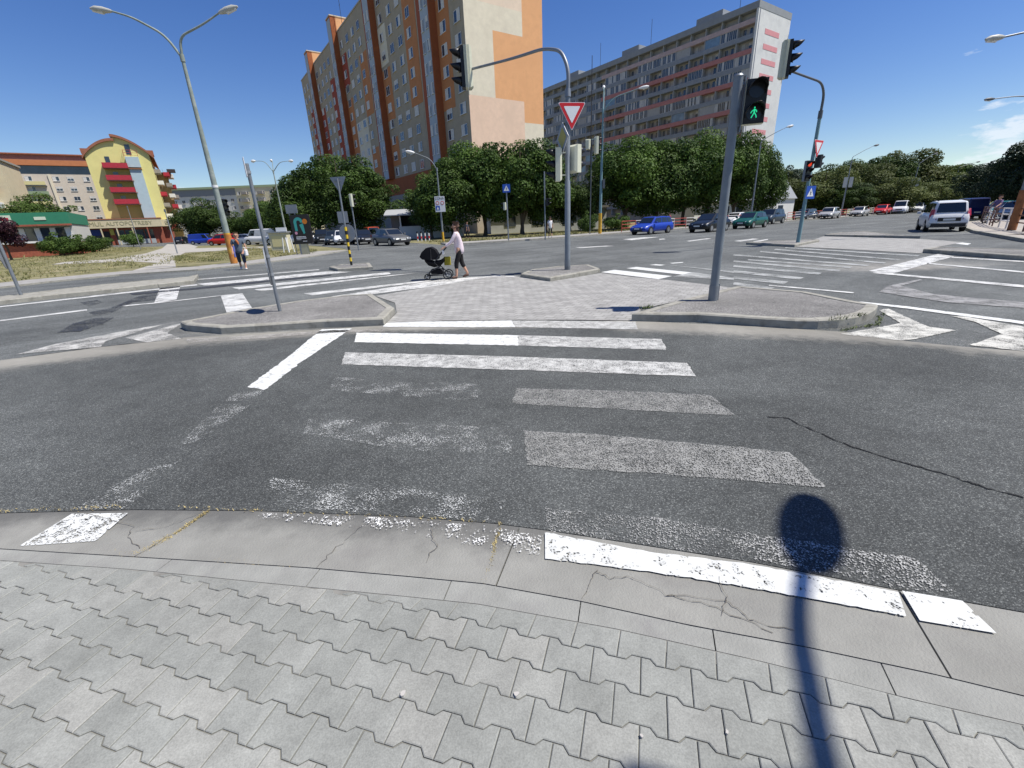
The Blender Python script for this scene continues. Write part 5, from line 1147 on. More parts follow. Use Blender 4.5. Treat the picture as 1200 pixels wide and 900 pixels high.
# --- centre pole with overhead arm
cp = gp(665, 316, .1)
sp = thing('signal_pole', 'grey signal pole on the centre island with a long curved arm', 'traffic signal', (cp.x, cp.y, .1))
MB().tube([(0, 0, -.05), (0, 0, 2.6), (0, 0, 2.62), (0, 0, 4.85)], [.088, .084, .072, .068], 16).build('pole', m_polegrey, sp)
MB().tube([(0, 0, 0), (0, 0, .3)], [.096, .096], 16).build('base_sleeve', m_galv, sp); MB().tube([(0, 0, 4.78), (0, 0, 4.98)], [.09, .075], 12).build('collar', m_galv, sp)
q, rr = rounded_arm([(0, 0, 4.8), (.02, .0, 5.45), (-.16, .2, 5.95), (-.60, .75, 6.18), (-1.47, 1.86, 6.29), (-2.84, 3.16, 6.42)], (.055, .038)); MB().tube(q, rr, 12).build('arm', m_galv, sp)
signal_head(sp, (-2.98, 3.26, 6.48), (-1, -.04, 0), 3, m_sigcream, board=True, sc=1.35, boardm=mat('board_pale', (.55, .56, .50), .5, var=.08, vs=6))
tri_down(sp, (.10, -.12, 4.38), (.18, -1, 0), .82)
s = MB(); s.plate([(-.42, 0), (0, -.42), (.42, 0), (0, .42)], (-.16, -.02, 3.75), Vector((.30, -.95, 0)), (0, 0, 1), .012, 0, 1); o = s.build('priority_sign', [m_sback, m_swhite], sp)
MB().plate([(-.28, 0), (0, -.28), (.28, 0), (0, .28)], Vector((-.16, -.02, 3.75))+Vector((.95, .30, 0))*-.009, Vector((.30, -.95, 0)), (0, 0, 1), .003).build('yellow_field', mat('dull_yellow', (.36, .31, .06), .5), o)
signal_head(sp, (-.30, -.02, 3.05), (-1, .05, 0), 3, m_sigcream, sc=1.0); signal_head(sp, (.22, .12, 3.2), (.75, .66, 0), 2, m_sigcream, sc=1.25)
for z in (2.75, 3.35): MB().box((-.25, -.03, z), (.0, .02, z+.04)).build('bracket', m_sigcream, sp)
# --- near right pole with the green man
cp = gp(835, 352, .12)
np_ = thing('signal_pole', 'near grey pole on the right island showing the green walking man', 'traffic signal', (cp.x, cp.y, .12))
MB().tube([(0, 0, -.05), (0, 0, 3.5)], [.072, .072], 18).build('pole', m_polegrey, np_); MB().tube([(0, 0, 0), (0, 0, .27)], [.082, .082], 18).box((.06, -.012, .0), (.10, .012, .3)).build('base_sleeve', m_galv, np_)
MB().tube([(0, 0, 3.5), (0, 0, 3.53)], [.078, .06], 16).build('pole_cap', m_galv, np_)
s = MB().box((.09, -.05, 2.72), (.11, .03, 3.5)); s.box((.06, -.03, 2.8), (.12, .03, 2.84)); s.box((.06, -.03, 3.38), (.12, .03, 3.42)); s.build('bracket', m_galv, np_)
fc = (-.30, -1, 0)
gm = signal_head(np_, (.28, -.04, 3.13), fc, 2, m_sigcream, lit=(1, 'man'), sc=1.04, board=False)
# --- far right leaning pole
cp = gp(935, 284, .1)
fp = thing('signal_pole', 'grey signal pole on the small right island with an overhead arm and red lamp lit', 'traffic signal', (cp.x, cp.y, .1))
MB().tube([(0, 0, -.05), (0, 0, 5.4)], [.085, .07], 14).build('pole', m_turq, fp); MB().tube([(0, 0, 5.2), (0, 0, 5.5)], .09, 12).build('collar', m_lampdark, fp)
q, rr = rounded_arm([(0, 0, 5.4), (-.02, -.05, 6.1), (-.5, -.5, 6.45), (-2.6, -1.5, 6.7)], (.055, .04)); MB().tube(q, rr, 10).build('arm', m_lampdark, fp)
signal_head(fp, (-2.82, -1.6, 7.0), (.9, -.48, 0), 3, m_sigcream, board=True, sc=1.38, boardm=MATS['board_pale'])
tri_down(fp, (.10, -.09, 4.1), (.53, -.85, 0), .85)
signal_head(fp, (-.25, -.15, 3.1), (.2, -1, 0), 3, m_galv, lit=(0, 'r', m_red_on), sc=.95); signal_head(fp, (.35, .1, 3.5), (1, .4, 0), 2, m_sigblack, sc=.9)
cross_sign(fp, (.12, -.10, 2.2), (.30, -.95, 0), .55)
# --- left leaning island pole with edge-on disc
cp = gp(328, 364, .12)
ip = thing('sign_post', 'thin grey post on the left island with a round keep right disc seen edge on', 'sign post', (cp.x, cp.y, .12))
MB().tube([(0, 0, -.05), (-.0, 0, 2.72)], [.034, .034], 12).build('pole', m_galv, ip)
MB().plate([(-.12, -.12), (.12, -.12), (.12, .2), (-.12, .2)], (-.045, .0, 2.62), (-.52, .86, 0), (0, 0, 1), .01).build('small_plate', m_swhite, ip)
MB().plate(circ(.36, 28), (-.05, .0, .88), (.44, -.9, 0), (0, 0, 1), .02, 0, 1).build('keep_right_disc', [m_sblue, m_sback], ip)
for z in (.7, 1.05, 2.55): MB().tube([(0, 0, z), (0, 0, z+.05)], .045, 10).build('clamp', m_sback, ip)
# --- far left post
cp = gp(25, 346, .1)
ep = thing('sign_post', 'grey post with a round disc on the median strip at the far left', 'sign post', (cp.x, cp.y, .1))
MB().tube([(0, 0, -.05), (0, 0, 3.9)], [.045, .045], 10).build('pole', m_galv, ep)
MB().plate(circ(.34, 24), (-.06, -.02, 1.15), (.60, -.75, 0), (0, 0, 1), .02, 0, 1).build('keep_right_disc', [m_sblue, m_sback], ep)
# --- sign group on the small left island
cp = gp(412, 311, .1)
sg = thing('sign_post', 'give way sign seen from behind over a grey disc and a yellow-black striped post', 'sign post', (cp.x, cp.y, .1))
MB().tube([(.0, 0, -.02), (.0, 0, 3.5)], [.035, .035], 10).build('pole', m_galv, sg)
o = tri_down(sg, (.0, .05, 3.35), (.15, 1, 0), .72); MB().box((-.22, .015, 3.38), (.22, .03, 3.42)).build('bracket', m_galv, sg)
MB().plate(circ(.36, 28), (.02, .06, 1.35), (-1, .1, 0), (0, 0, 1), .015, 0, 1).build('disc', [m_sblue, m_sback], sg)
for i in range(10): MB().tube([(0, 0, .02+i*.158), (0, 0, .02+(i+1)*.158)], .05, 10).build('striped_band', m_syel if i % 2 else m_sblack, sg)
cp = at(404, 268, 33)
s2 = thing('sign_post', 'low square sign back on a post behind the striped post', 'sign post', (cp.x, 33, 0)); MB().tube([(0, 0, 0), (0, 0, 3.0)], .035, 8).build('pole', m_galv, s2); MB().box((-.35, -.03, 2.0), (.35, -.0, 2.75)).build('sign_plate', m_sback, s2)
cp = at(407, 238, 36)
s3 = thing('signal_pole', 'small cream signal head seen from behind beside the triangular sign', 'traffic signal', (cp.x+.3, 36, 0)); MB().tube([(0, 0, 0), (0, 0, 4.0)], .05, 8).build('pole', m_galv, s3); signal_head(s3, (.05, 0, 3.6), (.8, .6, 0), 3, m_sigcream)
# --- blue crossing sign pole, small pole, zone sign, heads on the turquoise lamp
cp = at(596, 283, 39.3)
bs = thing('sign_post', 'grey post with the blue pedestrian crossing sign in front of the trees', 'sign post', (cp.x, 39.3, .1)); MB().tube([(0, 0, -.1), (0, 0, 4.4)], .055, 10).build('pole', m_galv, bs)
cross_sign(bs, (0, -.08, 4.05), (0.05, -1, 0), .62); signal_head(bs, (-.18, 0, 2.7), (-.9, .4, 0), 2, m_sigcream)
cp = at(639, 281, 39.5)
ss = thing('signal_pole', 'slim grey pole with a small black signal head left of the centre pole', 'traffic signal', (cp.x, 39.5, .1)); MB().tube([(0, 0, -.1), (0, 0, 5.2)], .055, 10).build('pole', m_polegrey, ss); signal_head(ss, (.22, 0, 2.9), (.9, -.3, 0), 2, m_sigblack)
z0 = MB().box((-.47, -.16, 2.75), (.5, -.12, 4.15)).build('zone_sign', m_swhite, zl)
text_part('ZÓNA', .30, m_sblack, z0, frame((.01, -.165, 3.95), (1, 0, 0), (0, 0, 1)), th=.002)
for x in (-.22, .25): MB().disc((x, -.165, 3.55), .17, (0, -1, 0), .006, 20).build('red_ring', m_sred, z0); MB().disc((x, -.17, 3.55), .115, (0, -1, 0), .008, 20).build('white_disc', m_swhite, z0)
MB().box((-.42, -.168, 2.9), (-.02, -.163, 3.3)).build('blue_square', m_sblue, z0); MB().plate([(-.13, -.13), (.13, -.13), (0, .14)], (-.22, -.172, 3.1), (1, 0, 0), (0, 0, 1), .003).build('white_triangle', m_swhite, z0)
signal_head(tl, (-.55, -.2, 7.75), (1, .2, 0), 3, m_sigcream, sc=1.6, board=False); signal_head(tl, (-1.35, -.2, 7.85), (.6, .8, 0), 2, m_sigcream, sc=1.4)
MB().tube([(-1.3, -.1, 8.25), (0, 0, 8.3)], .04, 8).build('signal_bracket', m_turq, tl)
MB().tube([(-1.0, -.1, 0), (-1.0, -.1, 8.3)], .05, 8).build('cable_pole', m_lampdark, tl)
MB().box((.12, -.2, 4.1), (.32, 0, 4.9)).build('control_box', m_lampdark, tl)
# --- signal on the tall left lamp
signal_head(lt1, (.32, -.1, 3.3), (.9, -.5, 0), 3, m_sigblack, sc=1.3) if False else None
sgl = at(265, 240, 30); s5 = thing('signal_pole', 'black signal head on a slim pole behind the tall lamp', 'traffic signal', (sgl.x-.1, 30, 0)); MB().tube([(-.35, 0, 0), (-.35, 0, 4.0)], .05, 8).build('pole', m_polegrey, s5); signal_head(s5, (0, 0, 3.2), (.8, -.6, 0), 3, m_sigblack, sc=1.05)
# --- overhead signal whose shadow falls on the near crossing (mast stands right behind the viewer)
nb = thing('signal_pole', 'overhead signal on the pole beside the viewer, seen only by its shadow on the crossing', 'traffic signal', (3.3, -1.3, 0))
MB().tube([(0, 0, -.05), (0, 0, 5.0)], [.09, .075], 14).build('pole', m_polegrey, nb)
KX, KY = math.sin(SAZ)/math.tan(SEL), math.cos(SAZ)/math.tan(SEL)      # how far a shadow lies from what casts it, per metre of height
def caster(x, y, z): return (x+KX*z-3.3, y+KY*z+1.3, z)
q, rr = rounded_arm([(0, 0, 5.0), (.3, .3, 5.75), caster(.90, .86, 5.95), caster(1.13, 1.35, 5.85), caster(1.44, 1.76, 5.7)], (.05, .038)); MB().tube(q, rr, 12).build('arm', m_galv, nb)
ho_ = signal_head(nb, caster(1.60, 1.95, 5.45), (.87, -.5, 0), 2, m_sigcream, sc=.6, hood=False)
MB().plate([(x*.37, z*.27) for x, z in circ(1.0, 24)], caster(1.60, 1.96, 5.45), (.5, .87, 0), (0, 0, 1), .04).build('backing_board', m_sigblack, ho_)
MB().tube([caster(.34, .78, 5.6), caster(.37, .87, 5.6)], [.09, .07], 10).tube([caster(.34, .80, 5.62), caster(.88, .82, 5.9)], .03, 8).build('shadow_caster', m_sigblack, nb)  # unseen piece added on the arm only to cast the small second shadow
MB().box((.05, -.1, 2.7), (.25, .1, 3.3)).build('control_box', m_sigblack, nb)

# --- advertising board
cp = gp(357, 299); ad = thing('advertising_board', 'black advertising board with a teal and orange picture on a beige foot', 'billboard', (cp.x, cp.y, 0), R(-4))
s = MB(); rr_ = []
for (cx_, cz_, a0) in ((.55, 2.55, 0), (-.55, 2.55, 90), (-.55, .85, 180), (.55, .85, 270)):
    for t in range(5): rr_.append((cx_+.1*math.cos(R(a0+t*22.5)), cz_+.1*math.sin(R(a0+t*22.5))))
MB().plate(rr_, (.15, 0, 0), (1, 0, 0), (0, 0, 1), .22, 0, 0).build('case', mat('board_black', (.015, .013, .017), .3), ad)
MB().plate([(x*1.0, z) for x, z in rr_], (.10, .16, 0), (1, 0, 0), (0, 0, 1), .08).build('case_back', mat('case_olive', (.20, .21, .15), .6), ad)
MB().box((-.1, -.1, 0), (.35, .12, .76)).build('foot', mat('foot_beige', (.42, .40, .27), .8), ad); MB().box((-.22, -.09, 0), (-.11, .1, .76)).build('foot_side', m_sback, ad)
s = MB(); K = 16; yy = -.118
def arch(cx_, cz_, r0, r1, legs, y=yy):
    V_ = []
    for j in range(K+1):
        a_ = math.pi*j/K; V_ += [(cx_+r0*math.cos(a_), y, cz_+r0*math.sin(a_)), (cx_+r1*math.cos(a_), y, cz_+r1*math.sin(a_))]
    k_ = len(V_); V_ = [(cx_+r0, y, cz_-.02), (cx_+r1, y, cz_-.02)]+V_
    V_ += [(cx_-r0, y, cz_-legs), (cx_-r1*.95, y, cz_-legs)]; n_ = len(V_)//2
    return V_, [(2*j, 2*j+1, 2*j+3, 2*j+2) for j in range(n_-1)]
V_, F_ = arch(0.06, 2.15, .13, .33, .55); s.add(V_, F_); s.add([(.10, yy-.001, 2.0), (.38, yy-.001, 2.1), (.42, yy-.001, 1.45), (.30, yy-.001, 1.40)], [(0, 1, 2, 3)]); s.build('teal_shape', mat('teal_print', (.06, .42, .36), .4), ad)
MB().plate(circ(.17, 20), (.52, -.121, 2.2), (1, 0, 0), (0, 0, 1), .004).build('orange_shape', mat('orange_print', (.75, .22, .02), .4), ad)
MB().plate(circ(.10, 16), (-.22, -.121, 1.47), (1, 0, 0), (0, 0, 1), .004).build('pink_shape', mat('pink_print', (.75, .35, .45), .4), ad)
s = MB()
rndt = random.Random(3)
for i, (x0, x1, z, h_) in enumerate(((-.28, .40, 1.22, .055), (-.28, .42, 1.13, .05), (-.28, .05, 1.04, .03), (.15, .45, .93, .04))):
    x = x0
    while x < x1: w_ = rndt.uniform(.03, .1); s.box((x, -.121, z-h_/2), (min(x+w_, x1), -.113, z+h_/2)); x += w_+.015
s.build('small_print', m_swhite, ad)
MB().box((-.75, .1, 2.75), (.05, .13, 3.3)).build('sign_back', m_sback, ad)
for x in (-.6, -.2): MB().tube([(x, .15, 0), (x, .15, 3.2)], .03, 6).build('post', m_sback, ad)
# --- utility cabinet and white marker posts
cp = at(328, 280, 42); ub = thing('utility_cabinet', 'pale yellow utility cabinet with a flat roof on the verge', 'utility cabinet', (cp.x, 42, 0), R(5))
MB().box((-.75, -.4, 0), (.75, .5, 1.5)).build('body', mat('cabinet_cream', (.55, .52, .36), .8, var=.1, vs=3), ub); MB().box((-.85, -.5, 1.5), (.85, .6, 1.62)).build('roof', m_sback, ub); MB().box((-.15, -.1, 1.62), (.75, .0, 1.95)).build('top_sign', m_frame, ub); MB().box((-.55, -.43, .35), (.5, -.4, 1.3)).build('door', mat('cabinet_door', (.62, .56, .30), .8), ub)
GP_ = 'white marker posts beside the utility cabinet'; mp0 = None
for i, (px, tilt) in enumerate(((331, .12), (334, -.05), (337.5, .15), (341, -.1))):
    cp = at(px, 288, 37)
    if mp0 is None: mp0 = thing('marker_post', 'white marker post beside the yellow cabinet', 'marker post', (cp.x, 37, 0), 0, GP_); MB().tube([(0, 0, 0), (tilt, 0, 1.15)], .05, 8).build('post', m_frame, mp0)
    else: dup(mp0, (cp.x, 37+(i % 2)*.4, 0), i*1.3)
# bollards at the kiosk
bl0 = None
for i, px in enumerate((489, 493.5, 498, 502.5)):
    cp = at(px, 275, 50)
    if bl0 is None:
        bl0 = thing('bollard', 'white and red bollard in front of the low white kiosk', 'bollard', (cp.x, 50, 0), 0, 'bollards in front of the kiosk'); MB().tube([(0, 0, 0), (0, 0, .8)], .07, 8).build('post', m_frame, bl0); MB().tube([(0, 0, .8), (0, 0, 1.0)], .075, 8).build('cap', m_sblack, bl0); MB().tube([(0, 0, .25), (0, 0, .5)], .073, 8).build('red_band', m_sred, bl0)
    else: dup(bl0, (cp.x, 50, 0))
# --- barrier railings
def rail_mesh(name, m, L_=1.9, h=1.05, label='', group='', thing_='railing'):
    t = thing('railing', label, 'railing', (0, 0, 0), 0, group)
    for x in (0, L_): MB().tube([(x, 0, 0), (x, 0, h)], .035, 6).build('post', m, t)
    for z in (.38, .72, 1.03): MB().tube([(0, 0, z), (L_, 0, z)], .032, 6).build('rail', m, t)
    return t
m_rred = mat('rail_red', (.42, .06, .04), .6, var=.15, vs=3); m_rwhite = mat('rail_white', (.62, .60, .58), .6, var=.08, vs=3)
GRR = 'red and white barrier along the far kerb'
r_r = rail_mesh('railing', m_rred, 1.9, 1.05, 'red length of the barrier behind the parked cars', GRR); r_w = rail_mesh('railing', m_rwhite, 1.9, 1.05, 'white length of the barrier behind the parked cars', GRR)
line = resample(offset_poly(KN, .55), 2.0); a0 = 0; used = [0, 0]; cnt = 0
for i in range(len(line)-1):
    a, b_ = line[i], line[i+1]
    if a.x < 10.3 or a.x > 62: continue
    ang = math.atan2(b_.y-a.y, b_.x-a.x); src_ = (r_r, r_w)[cnt % 2]
    if used[cnt % 2] == 0: src_.location = (a.x, a.y, .1); src_.rotation_euler = (0, 0, ang); used[cnt % 2] = 1
    else: dup(src_, (a.x, a.y, .1), ang)
    cnt += 1
GR2 = 'railing around the right street corner'
line = resample([gp(1136, 262)[:2], gp(1146, 268)[:2], gp(1168, 273)[:2], gp(1200, 279.5)[:2], (25.8, 14), (27.6, 8)], 1.9); rr2 = None; rw2 = None; cnt = 0
m_rdark = mat('rail_rust', (.14, .075, .06), .6, var=.2, vs=4)
for i in range(len(line)-1):
    a, b_ = line[i], line[i+1]; ang = math.atan2(b_.y-a.y, b_.x-a.x); wht = cnt in (3, 6, 7); loc = (a.x+.5, a.y-.3, .12)
    if wht:
        if rw2 is None: rw2 = rail_mesh('railing', m_rwhite, 1.8, 1.05, 'white length of the railing at the right corner', GR2); rw2.location = loc; rw2.rotation_euler = (0, 0, ang); MB().box((.05, -.02, .4), (1.75, .02, .98)).build('panel', m_rwhite, rw2) if False else None
        else: dup(rw2, loc, ang)
    else:
        if rr2 is None: rr2 = rail_mesh('railing', m_rdark, 1.8, 1.05, 'rusty brown length of the railing at the right corner', GR2); rr2.location = loc; rr2.rotation_euler = (0, 0, ang)
        else: dup(rr2, loc, ang)
    cnt += 1
# slim park lamp posts in the verge on the left
GLS = 'thin posts on the left footpath'
for px, py, top, tilt, lab in ((208, 297, 248, 0, 'thin grey post on the footpath below the yellow house'), (165, 292, 243, 0, 'thin dark post in front of the arcade lettering')):
    cp = gp(px, py); h_ = at(px-8, top, cp.y).z; t = thing('post', lab, 'post', (cp.x, cp.y, 0), 0, GLS); MB().tube([(0, 0, 0), (0, 0, h_)], [.06, .04], 8).build('pole', m_sback, t); MB().tube([(0, 0, h_), (0, 0, h_+.25)], [.10, .06], 8).build('cap', m_lampdark, t)

# ================================================================== VEHICLES
m_tyre = mat('tyre', (.018, .018, .018), .85); m_rim = mat('rim', (.42, .43, .44), .35, .7); m_cglass = mat('car_glass', (.012, .016, .02), .05, spec=.9); m_trim = mat('black_trim', (.02, .02, .02), .6)
m_hl = mat('headlight', (.70, .72, .74), .15, spec=.9); m_tl = mat('tail_light', (.38, .01, .015), .2, spec=.8); m_plate = mat('number_plate', (.65, .65, .62), .5)
def paintc(name, c, met=.25): 
    m = mat(name, c, .35, met*.6, spec=.45); m.node_tree.nodes['Principled BSDF'].inputs['Coat Weight'].default_value = .2; return m
STY = {
 'hatch': dict(L=4.2, W=1.75, H=1.47, hood=[(0, .55), (.03, .68), (.12, .80), (.27, .94)], belt=.94, rear=[(.93, .96), (.985, .90), (1, .60)], gb=(.24, .95), gt=(.43, .87), wb=(.19, .80), r=.31),
 'sedan': dict(L=4.6, W=1.8, H=1.46, hood=[(0, .52), (.03, .66), (.12, .80), (.27, .92)], belt=.93, rear=[(.86, 1.02), (.97, 1.0), (1, .62)], gb=(.25, .87), gt=(.41, .74), wb=(.19, .79), r=.32),
 'wagon': dict(L=4.6, W=1.77, H=1.48, hood=[(0, .52), (.03, .66), (.12, .79), (.26, .92)], belt=.93, rear=[(.95, .95), (.99, .88), (1, .58)], gb=(.24, .97), gt=(.38, .92), wb=(.18, .78), r=.32),
 'suv': dict(L=4.5, W=1.85, H=1.68, hood=[(0, .60), (.02, .82), (.10, .98), (.25, 1.06)], belt=1.06, rear=[(.95, 1.05), (.99, .95), (1, .6)], gb=(.24, .97), gt=(.38, .91), wb=(.19, .80), r=.35),
 'mpv': dict(L=4.5, W=1.78, H=1.70, hood=[(0, .55), (.02, .75), (.10, .95), (.22, 1.05)], belt=1.0, rear=[(.96, 1.0), (.99, .95), (1, .55)], gb=(.20, .985), gt=(.37, .93), wb=(.18, .80), r=.32),
 'van': dict(L=5.2, W=1.95, H=2.1, hood=[(0, .60), (.02, .85), (.08, 1.05), (.16, 1.18)], belt=1.12, rear=[(.98, 1.12), (.995, 1.1), (1, .5)], gb=(.14, .995), gt=(.27, .975), wb=(.17, .80), r=.34),
}
CARS = {}
def car_parts(style, colm, cargo=False):
    """meshes of one car in local space: nose at +x, centred, wheels on z=0"""
    S = STY[style]; L_, W_, H = S['L'], S['W'], S['H']; X = lambda f: L_/2-f*L_; parts = []; hw = W_/2
    prof = S['hood']+[(.5, S['belt'])]+S['rear']; fr = sorted(set([p[0] for p in prof]+[.08, S['gb'][0]+.01, .35, .65, .8, .9]))
    def ztop(f):
        for (a, za), (b, zb) in zip(prof, prof[1:]):
            if a <= f <= b: return za+(zb-za)*(f-a)/(b-a+1e-9)
        return prof[-1][1]
    s = MB(); rings = []
    for f in fr:
        k = 1-.16*max(0, (.10-f)/.10)**1.6-.10*max(0, (f-.92)/.08)**1.6; zt = ztop(f); zb = .24+.10*max(0, (.06-f)/.06)+.10*max(0, (f-.95)/.05); w = hw*k; x = X(f); zs = zb+(zt-zb)*.62
        rings.append([(x, -w*.93, zb), (x, -w, zb+.16), (x, -w, zs), (x, -w*.93, zt-.03), (x, -w*.82, zt), (x, -w*.3, zt+.02), (x, w*.3, zt+.02), (x, w*.82, zt), (x, w*.93, zt-.03), (x, w, zs), (x, w, zb+.16), (x, w*.93, zb)])
    n = 12; V_ = [v for r_ in rings for v in r_]; F_ = [(i*n+j, i*n+j+1, (i+1)*n+j+1, (i+1)*n+j) for i in range(len(rings)-1) for j in range(n-1)]+[(i*n+n-1, i*n, (i+1)*n, (i+1)*n+n-1) for i in range(len(rings)-1)]
    F_ += [tuple(range(n-1, -1, -1)), tuple((len(rings)-1)*n+j for j in range(n))]; s.add(V_, F_, 0, True)
    gb0, gb1 = S['gb']; gt0, gt1 = S['gt']; bz = S['belt']-.04; wb_, wt_ = hw*.90, hw*.74 if style != 'van' else hw*.82
    gm_ = (gt0+gt1)/2
    st = [(gb0, bz, gb0, wb_*.96), (gt0, H-.05, gt0, wt_), (gm_, H, gm_, wt_), (gt1, H-.06, gt1, wt_*.97), (gb1, bz, gb1, wb_*.95)]
    top = [(X(gt0), H-.05), (X(gm_), H), (X(gt1), H-.06)]; bot = [(X(gb0), bz), (X(gm_), bz), (X(gb1), bz)]
    V_ = []
    for sy in (-1, 1):
        V_ += [(bot[0][0], sy*wb_*.95, bot[0][1]), (bot[1][0], sy*wb_, bz), (bot[2][0], sy*wb_*.94, bz), (top[0][0], sy*wt_, top[0][1]), (top[1][0], sy*wt_, top[1][1]), (top[2][0], sy*wt_*.97, top[2][1])]
    F_ = [(0, 1, 4, 3), (1, 2, 5, 4), (7, 6, 9, 10), (8, 7, 10, 11), (3, 4, 10, 9), (4, 5, 11, 10), (6, 0, 3, 9), (2, 8, 11, 5)]
    s2 = MB().add(V_, F_, 0, False)
    parts.append(('body', s, colm, .0, [])); parts.append(('roof_and_pillars', s2, colm, .10 if style in ('mpv', 'van') else .07, []))
    def P(i, j, u, v, sy): # point on side greenhouse: u along 0..1, v up 0..1
        base_ = 0 if sy < 0 else 6
        def lp(a, b, t): return Vector(a).lerp(Vector(b), t)
        if u < .5: b0 = lp(V_[base_+0], V_[base_+1], u*2); t0 = lp(V_[base_+3], V_[base_+4], u*2)
        else: b0 = lp(V_[base_+1], V_[base_+2], u*2-1); t0 = lp(V_[base_+4], V_[base_+5], u*2-1)
        q = b0.lerp(t0, v); return Vector((q.x, q.y+sy*.012, q.z))
    spans = {'hatch': [(.10, .50), (.53, .93)], 'sedan': [(.08, .50), (.53, .92)], 'wagon': [(.07, .38), (.41, .68), (.71, .95)], 'suv': [(.08, .40), (.43, .70), (.73, .93)], 'mpv': [(.05, .38), (.41, .68), (.71, .96)], 'van': [(.04, .22)] if cargo else [(.04, .22), (.26, .58), (.62, .94)]}[style]
    for sy in (-1, 1):
        for (u0, u1) in spans:
            g_ = MB(); q = [P(0, 0, u0, .14, sy), P(0, 0, u1, .14, sy), P(0, 0, u1, .86, sy), P(0, 0, u0, .86, sy)]
            if sy < 0: g_.add(q, [(0, 1, 2, 3)])
            else: g_.add(q, [(3, 2, 1, 0)])
            parts.append(('side_window', g_, m_cglass, 0, []))
    A, B2, C, D_ = Vector(V_[0]), Vector(V_[6]), Vector(V_[9]), Vector(V_[3]); nn = (B2-A).cross(D_-A).normalized(); nn = nn if nn.x > 0 else -nn
    def inset(a, b, c, d, off, kx=.06, kb=.12, kt=.08): return [a.lerp(b, kx).lerp(d.lerp(c, kx), kb)+off, b.lerp(a, kx).lerp(c.lerp(d, kx), kb)+off, b.lerp(a, kx).lerp(c.lerp(d, kx), 1-kt)+off, a.lerp(b, kx).lerp(d.lerp(c, kx), 1-kt)+off]
    parts.append(('windscreen', MB().add(inset(A, B2, C, D_, nn*.012), [(0, 1, 2, 3)]), m_cglass, 0, []))
    A, B2, C, D_ = Vector(V_[2]), Vector(V_[8]), Vector(V_[11]), Vector(V_[5]); nn = (B2-A).cross(D_-A).normalized(); nn = nn if nn.x < 0 else -nn
    if not cargo: parts.append(('rear_window', MB().add(inset(A, B2, C, D_, nn*.014, .08, .14, .12), [(3, 2, 1, 0)]), m_cglass, 0, []))
    for f in S['wb']:
        for sy in (-1, 1):
            x = X(f); y = sy*(hw-.09); w_ = MB().tube([(x, y-.10, S['r']), (x, y+.11, S['r'])] if sy > 0 else [(x, y-.11, S['r']), (x, y+.10, S['r'])], S['r'], 20, 0, True, True)
            yo = y+sy*.112
            rim = MB().disc((x, yo+sy*.003, S['r']), S['r']*.64, (0, 1, 0), .012, 16)
            parts.append(('wheel_arch', MB().disc((x, sy*(hw+.001), S['r']+.01), S['r']+.05, (0, 1, 0), .012, 20), m_trim, 0, [])); parts.append(('wheel', w_, m_tyre, 0, [('rim', rim, m_rim)]))
    zf = S['hood'][1][1]-.04
    for sy in (-1, 1):
        h_ = MB(); x0 = X(.0)+.0; y0, y1 = sy*hw*.46, sy*hw*.90
        h_.add([(x0+.012, y0, zf-.14), (x0-.14, y1+sy*.02, zf-.12), (x0-.22, y1+sy*.035, zf+.05), (x0-.07, y0, zf+.03)], [(0, 1, 2, 3)] if sy > 0 else [(3, 2, 1, 0)]); parts.append(('headlight', h_, m_hl, 0, []))
        xr = X(1.0); t_ = MB(); zr = S['rear'][0][1]-.12
        t_.add([(xr-.01, sy*hw*.62, zr-.22), (xr+.16, sy*hw*.985, zr-.22), (xr+.20, sy*hw*.96, zr+.05), (xr+.06, sy*hw*.66, zr+.05)], [(3, 2, 1, 0)] if sy > 0 else [(0, 1, 2, 3)]); parts.append(('tail_light', t_, m_tl, 0, []))
        parts.append(('wing_mirror', MB().box((X(gb0)-.42, sy*(hw+.02) if sy > 0 else sy*(hw+.20), bz+.02), (X(gb0)-.24, sy*(hw+.20) if sy > 0 else sy*(hw+.02), bz+.16)), colm if style != 'van' else m_trim, .02, []))
    if style == 'mpv':
        for sy in (-1, 1):
            xr = X(1.0); m_t = MB(); m_t.add([(xr-.005+.03, sy*hw*.80, .86), (xr+.20, sy*hw*1.005, .86), (xr+.30, sy*hw*.93, 1.24), (xr+.10, sy*hw*.78, 1.24)], [(3, 2, 1, 0)] if sy > 0 else [(0, 1, 2, 3)]); parts.append(('tail_light', m_t, m_tl, 0, []))
        parts.append(('plate_recess', MB().box((X(1)-.022, -hw*.55, .58), (X(1)+.06, hw*.55, .78)), m_trim, .01, []))
    parts.append(('grille', MB().box((X(0)-.03, -hw*.42, zf-.17), (X(0)+.008, hw*.42, zf-.02)), m_trim, 0, [])); parts.append(('bumper_intake', MB().box((X(0)-.06, -hw*.6, .27), (X(0)+.02, hw*.6, .42)), m_trim, .01, []))
    parts.append(('number_plate', MB().box((X(0)+.02, -.26, .46), (X(0)+.03, .26, .57)), m_plate, 0, [])); parts.append(('number_plate', MB().box((X(1)-.03, -.26, .62), (X(1)-.015, .26, .73)), m_plate, 0, []))
    parts.append(('rear_bumper', MB().box((X(1)-.02, -hw*.84, .28), (X(1)+.1, hw*.84, .46)), m_trim, .01, []))
    if style in ('wagon', 'mpv', 'suv'):
        for sy in (-1, 1): parts.append(('roof_rail', MB().tube([(X(gt0)-.2, sy*wt_*.9, H-.02), (X(gm_), sy*wt_*.92, H+.04), (X(gt1)+.1, sy*wt_*.9, H-.02)], .018, 6), m_trim, 0, []))
    return parts
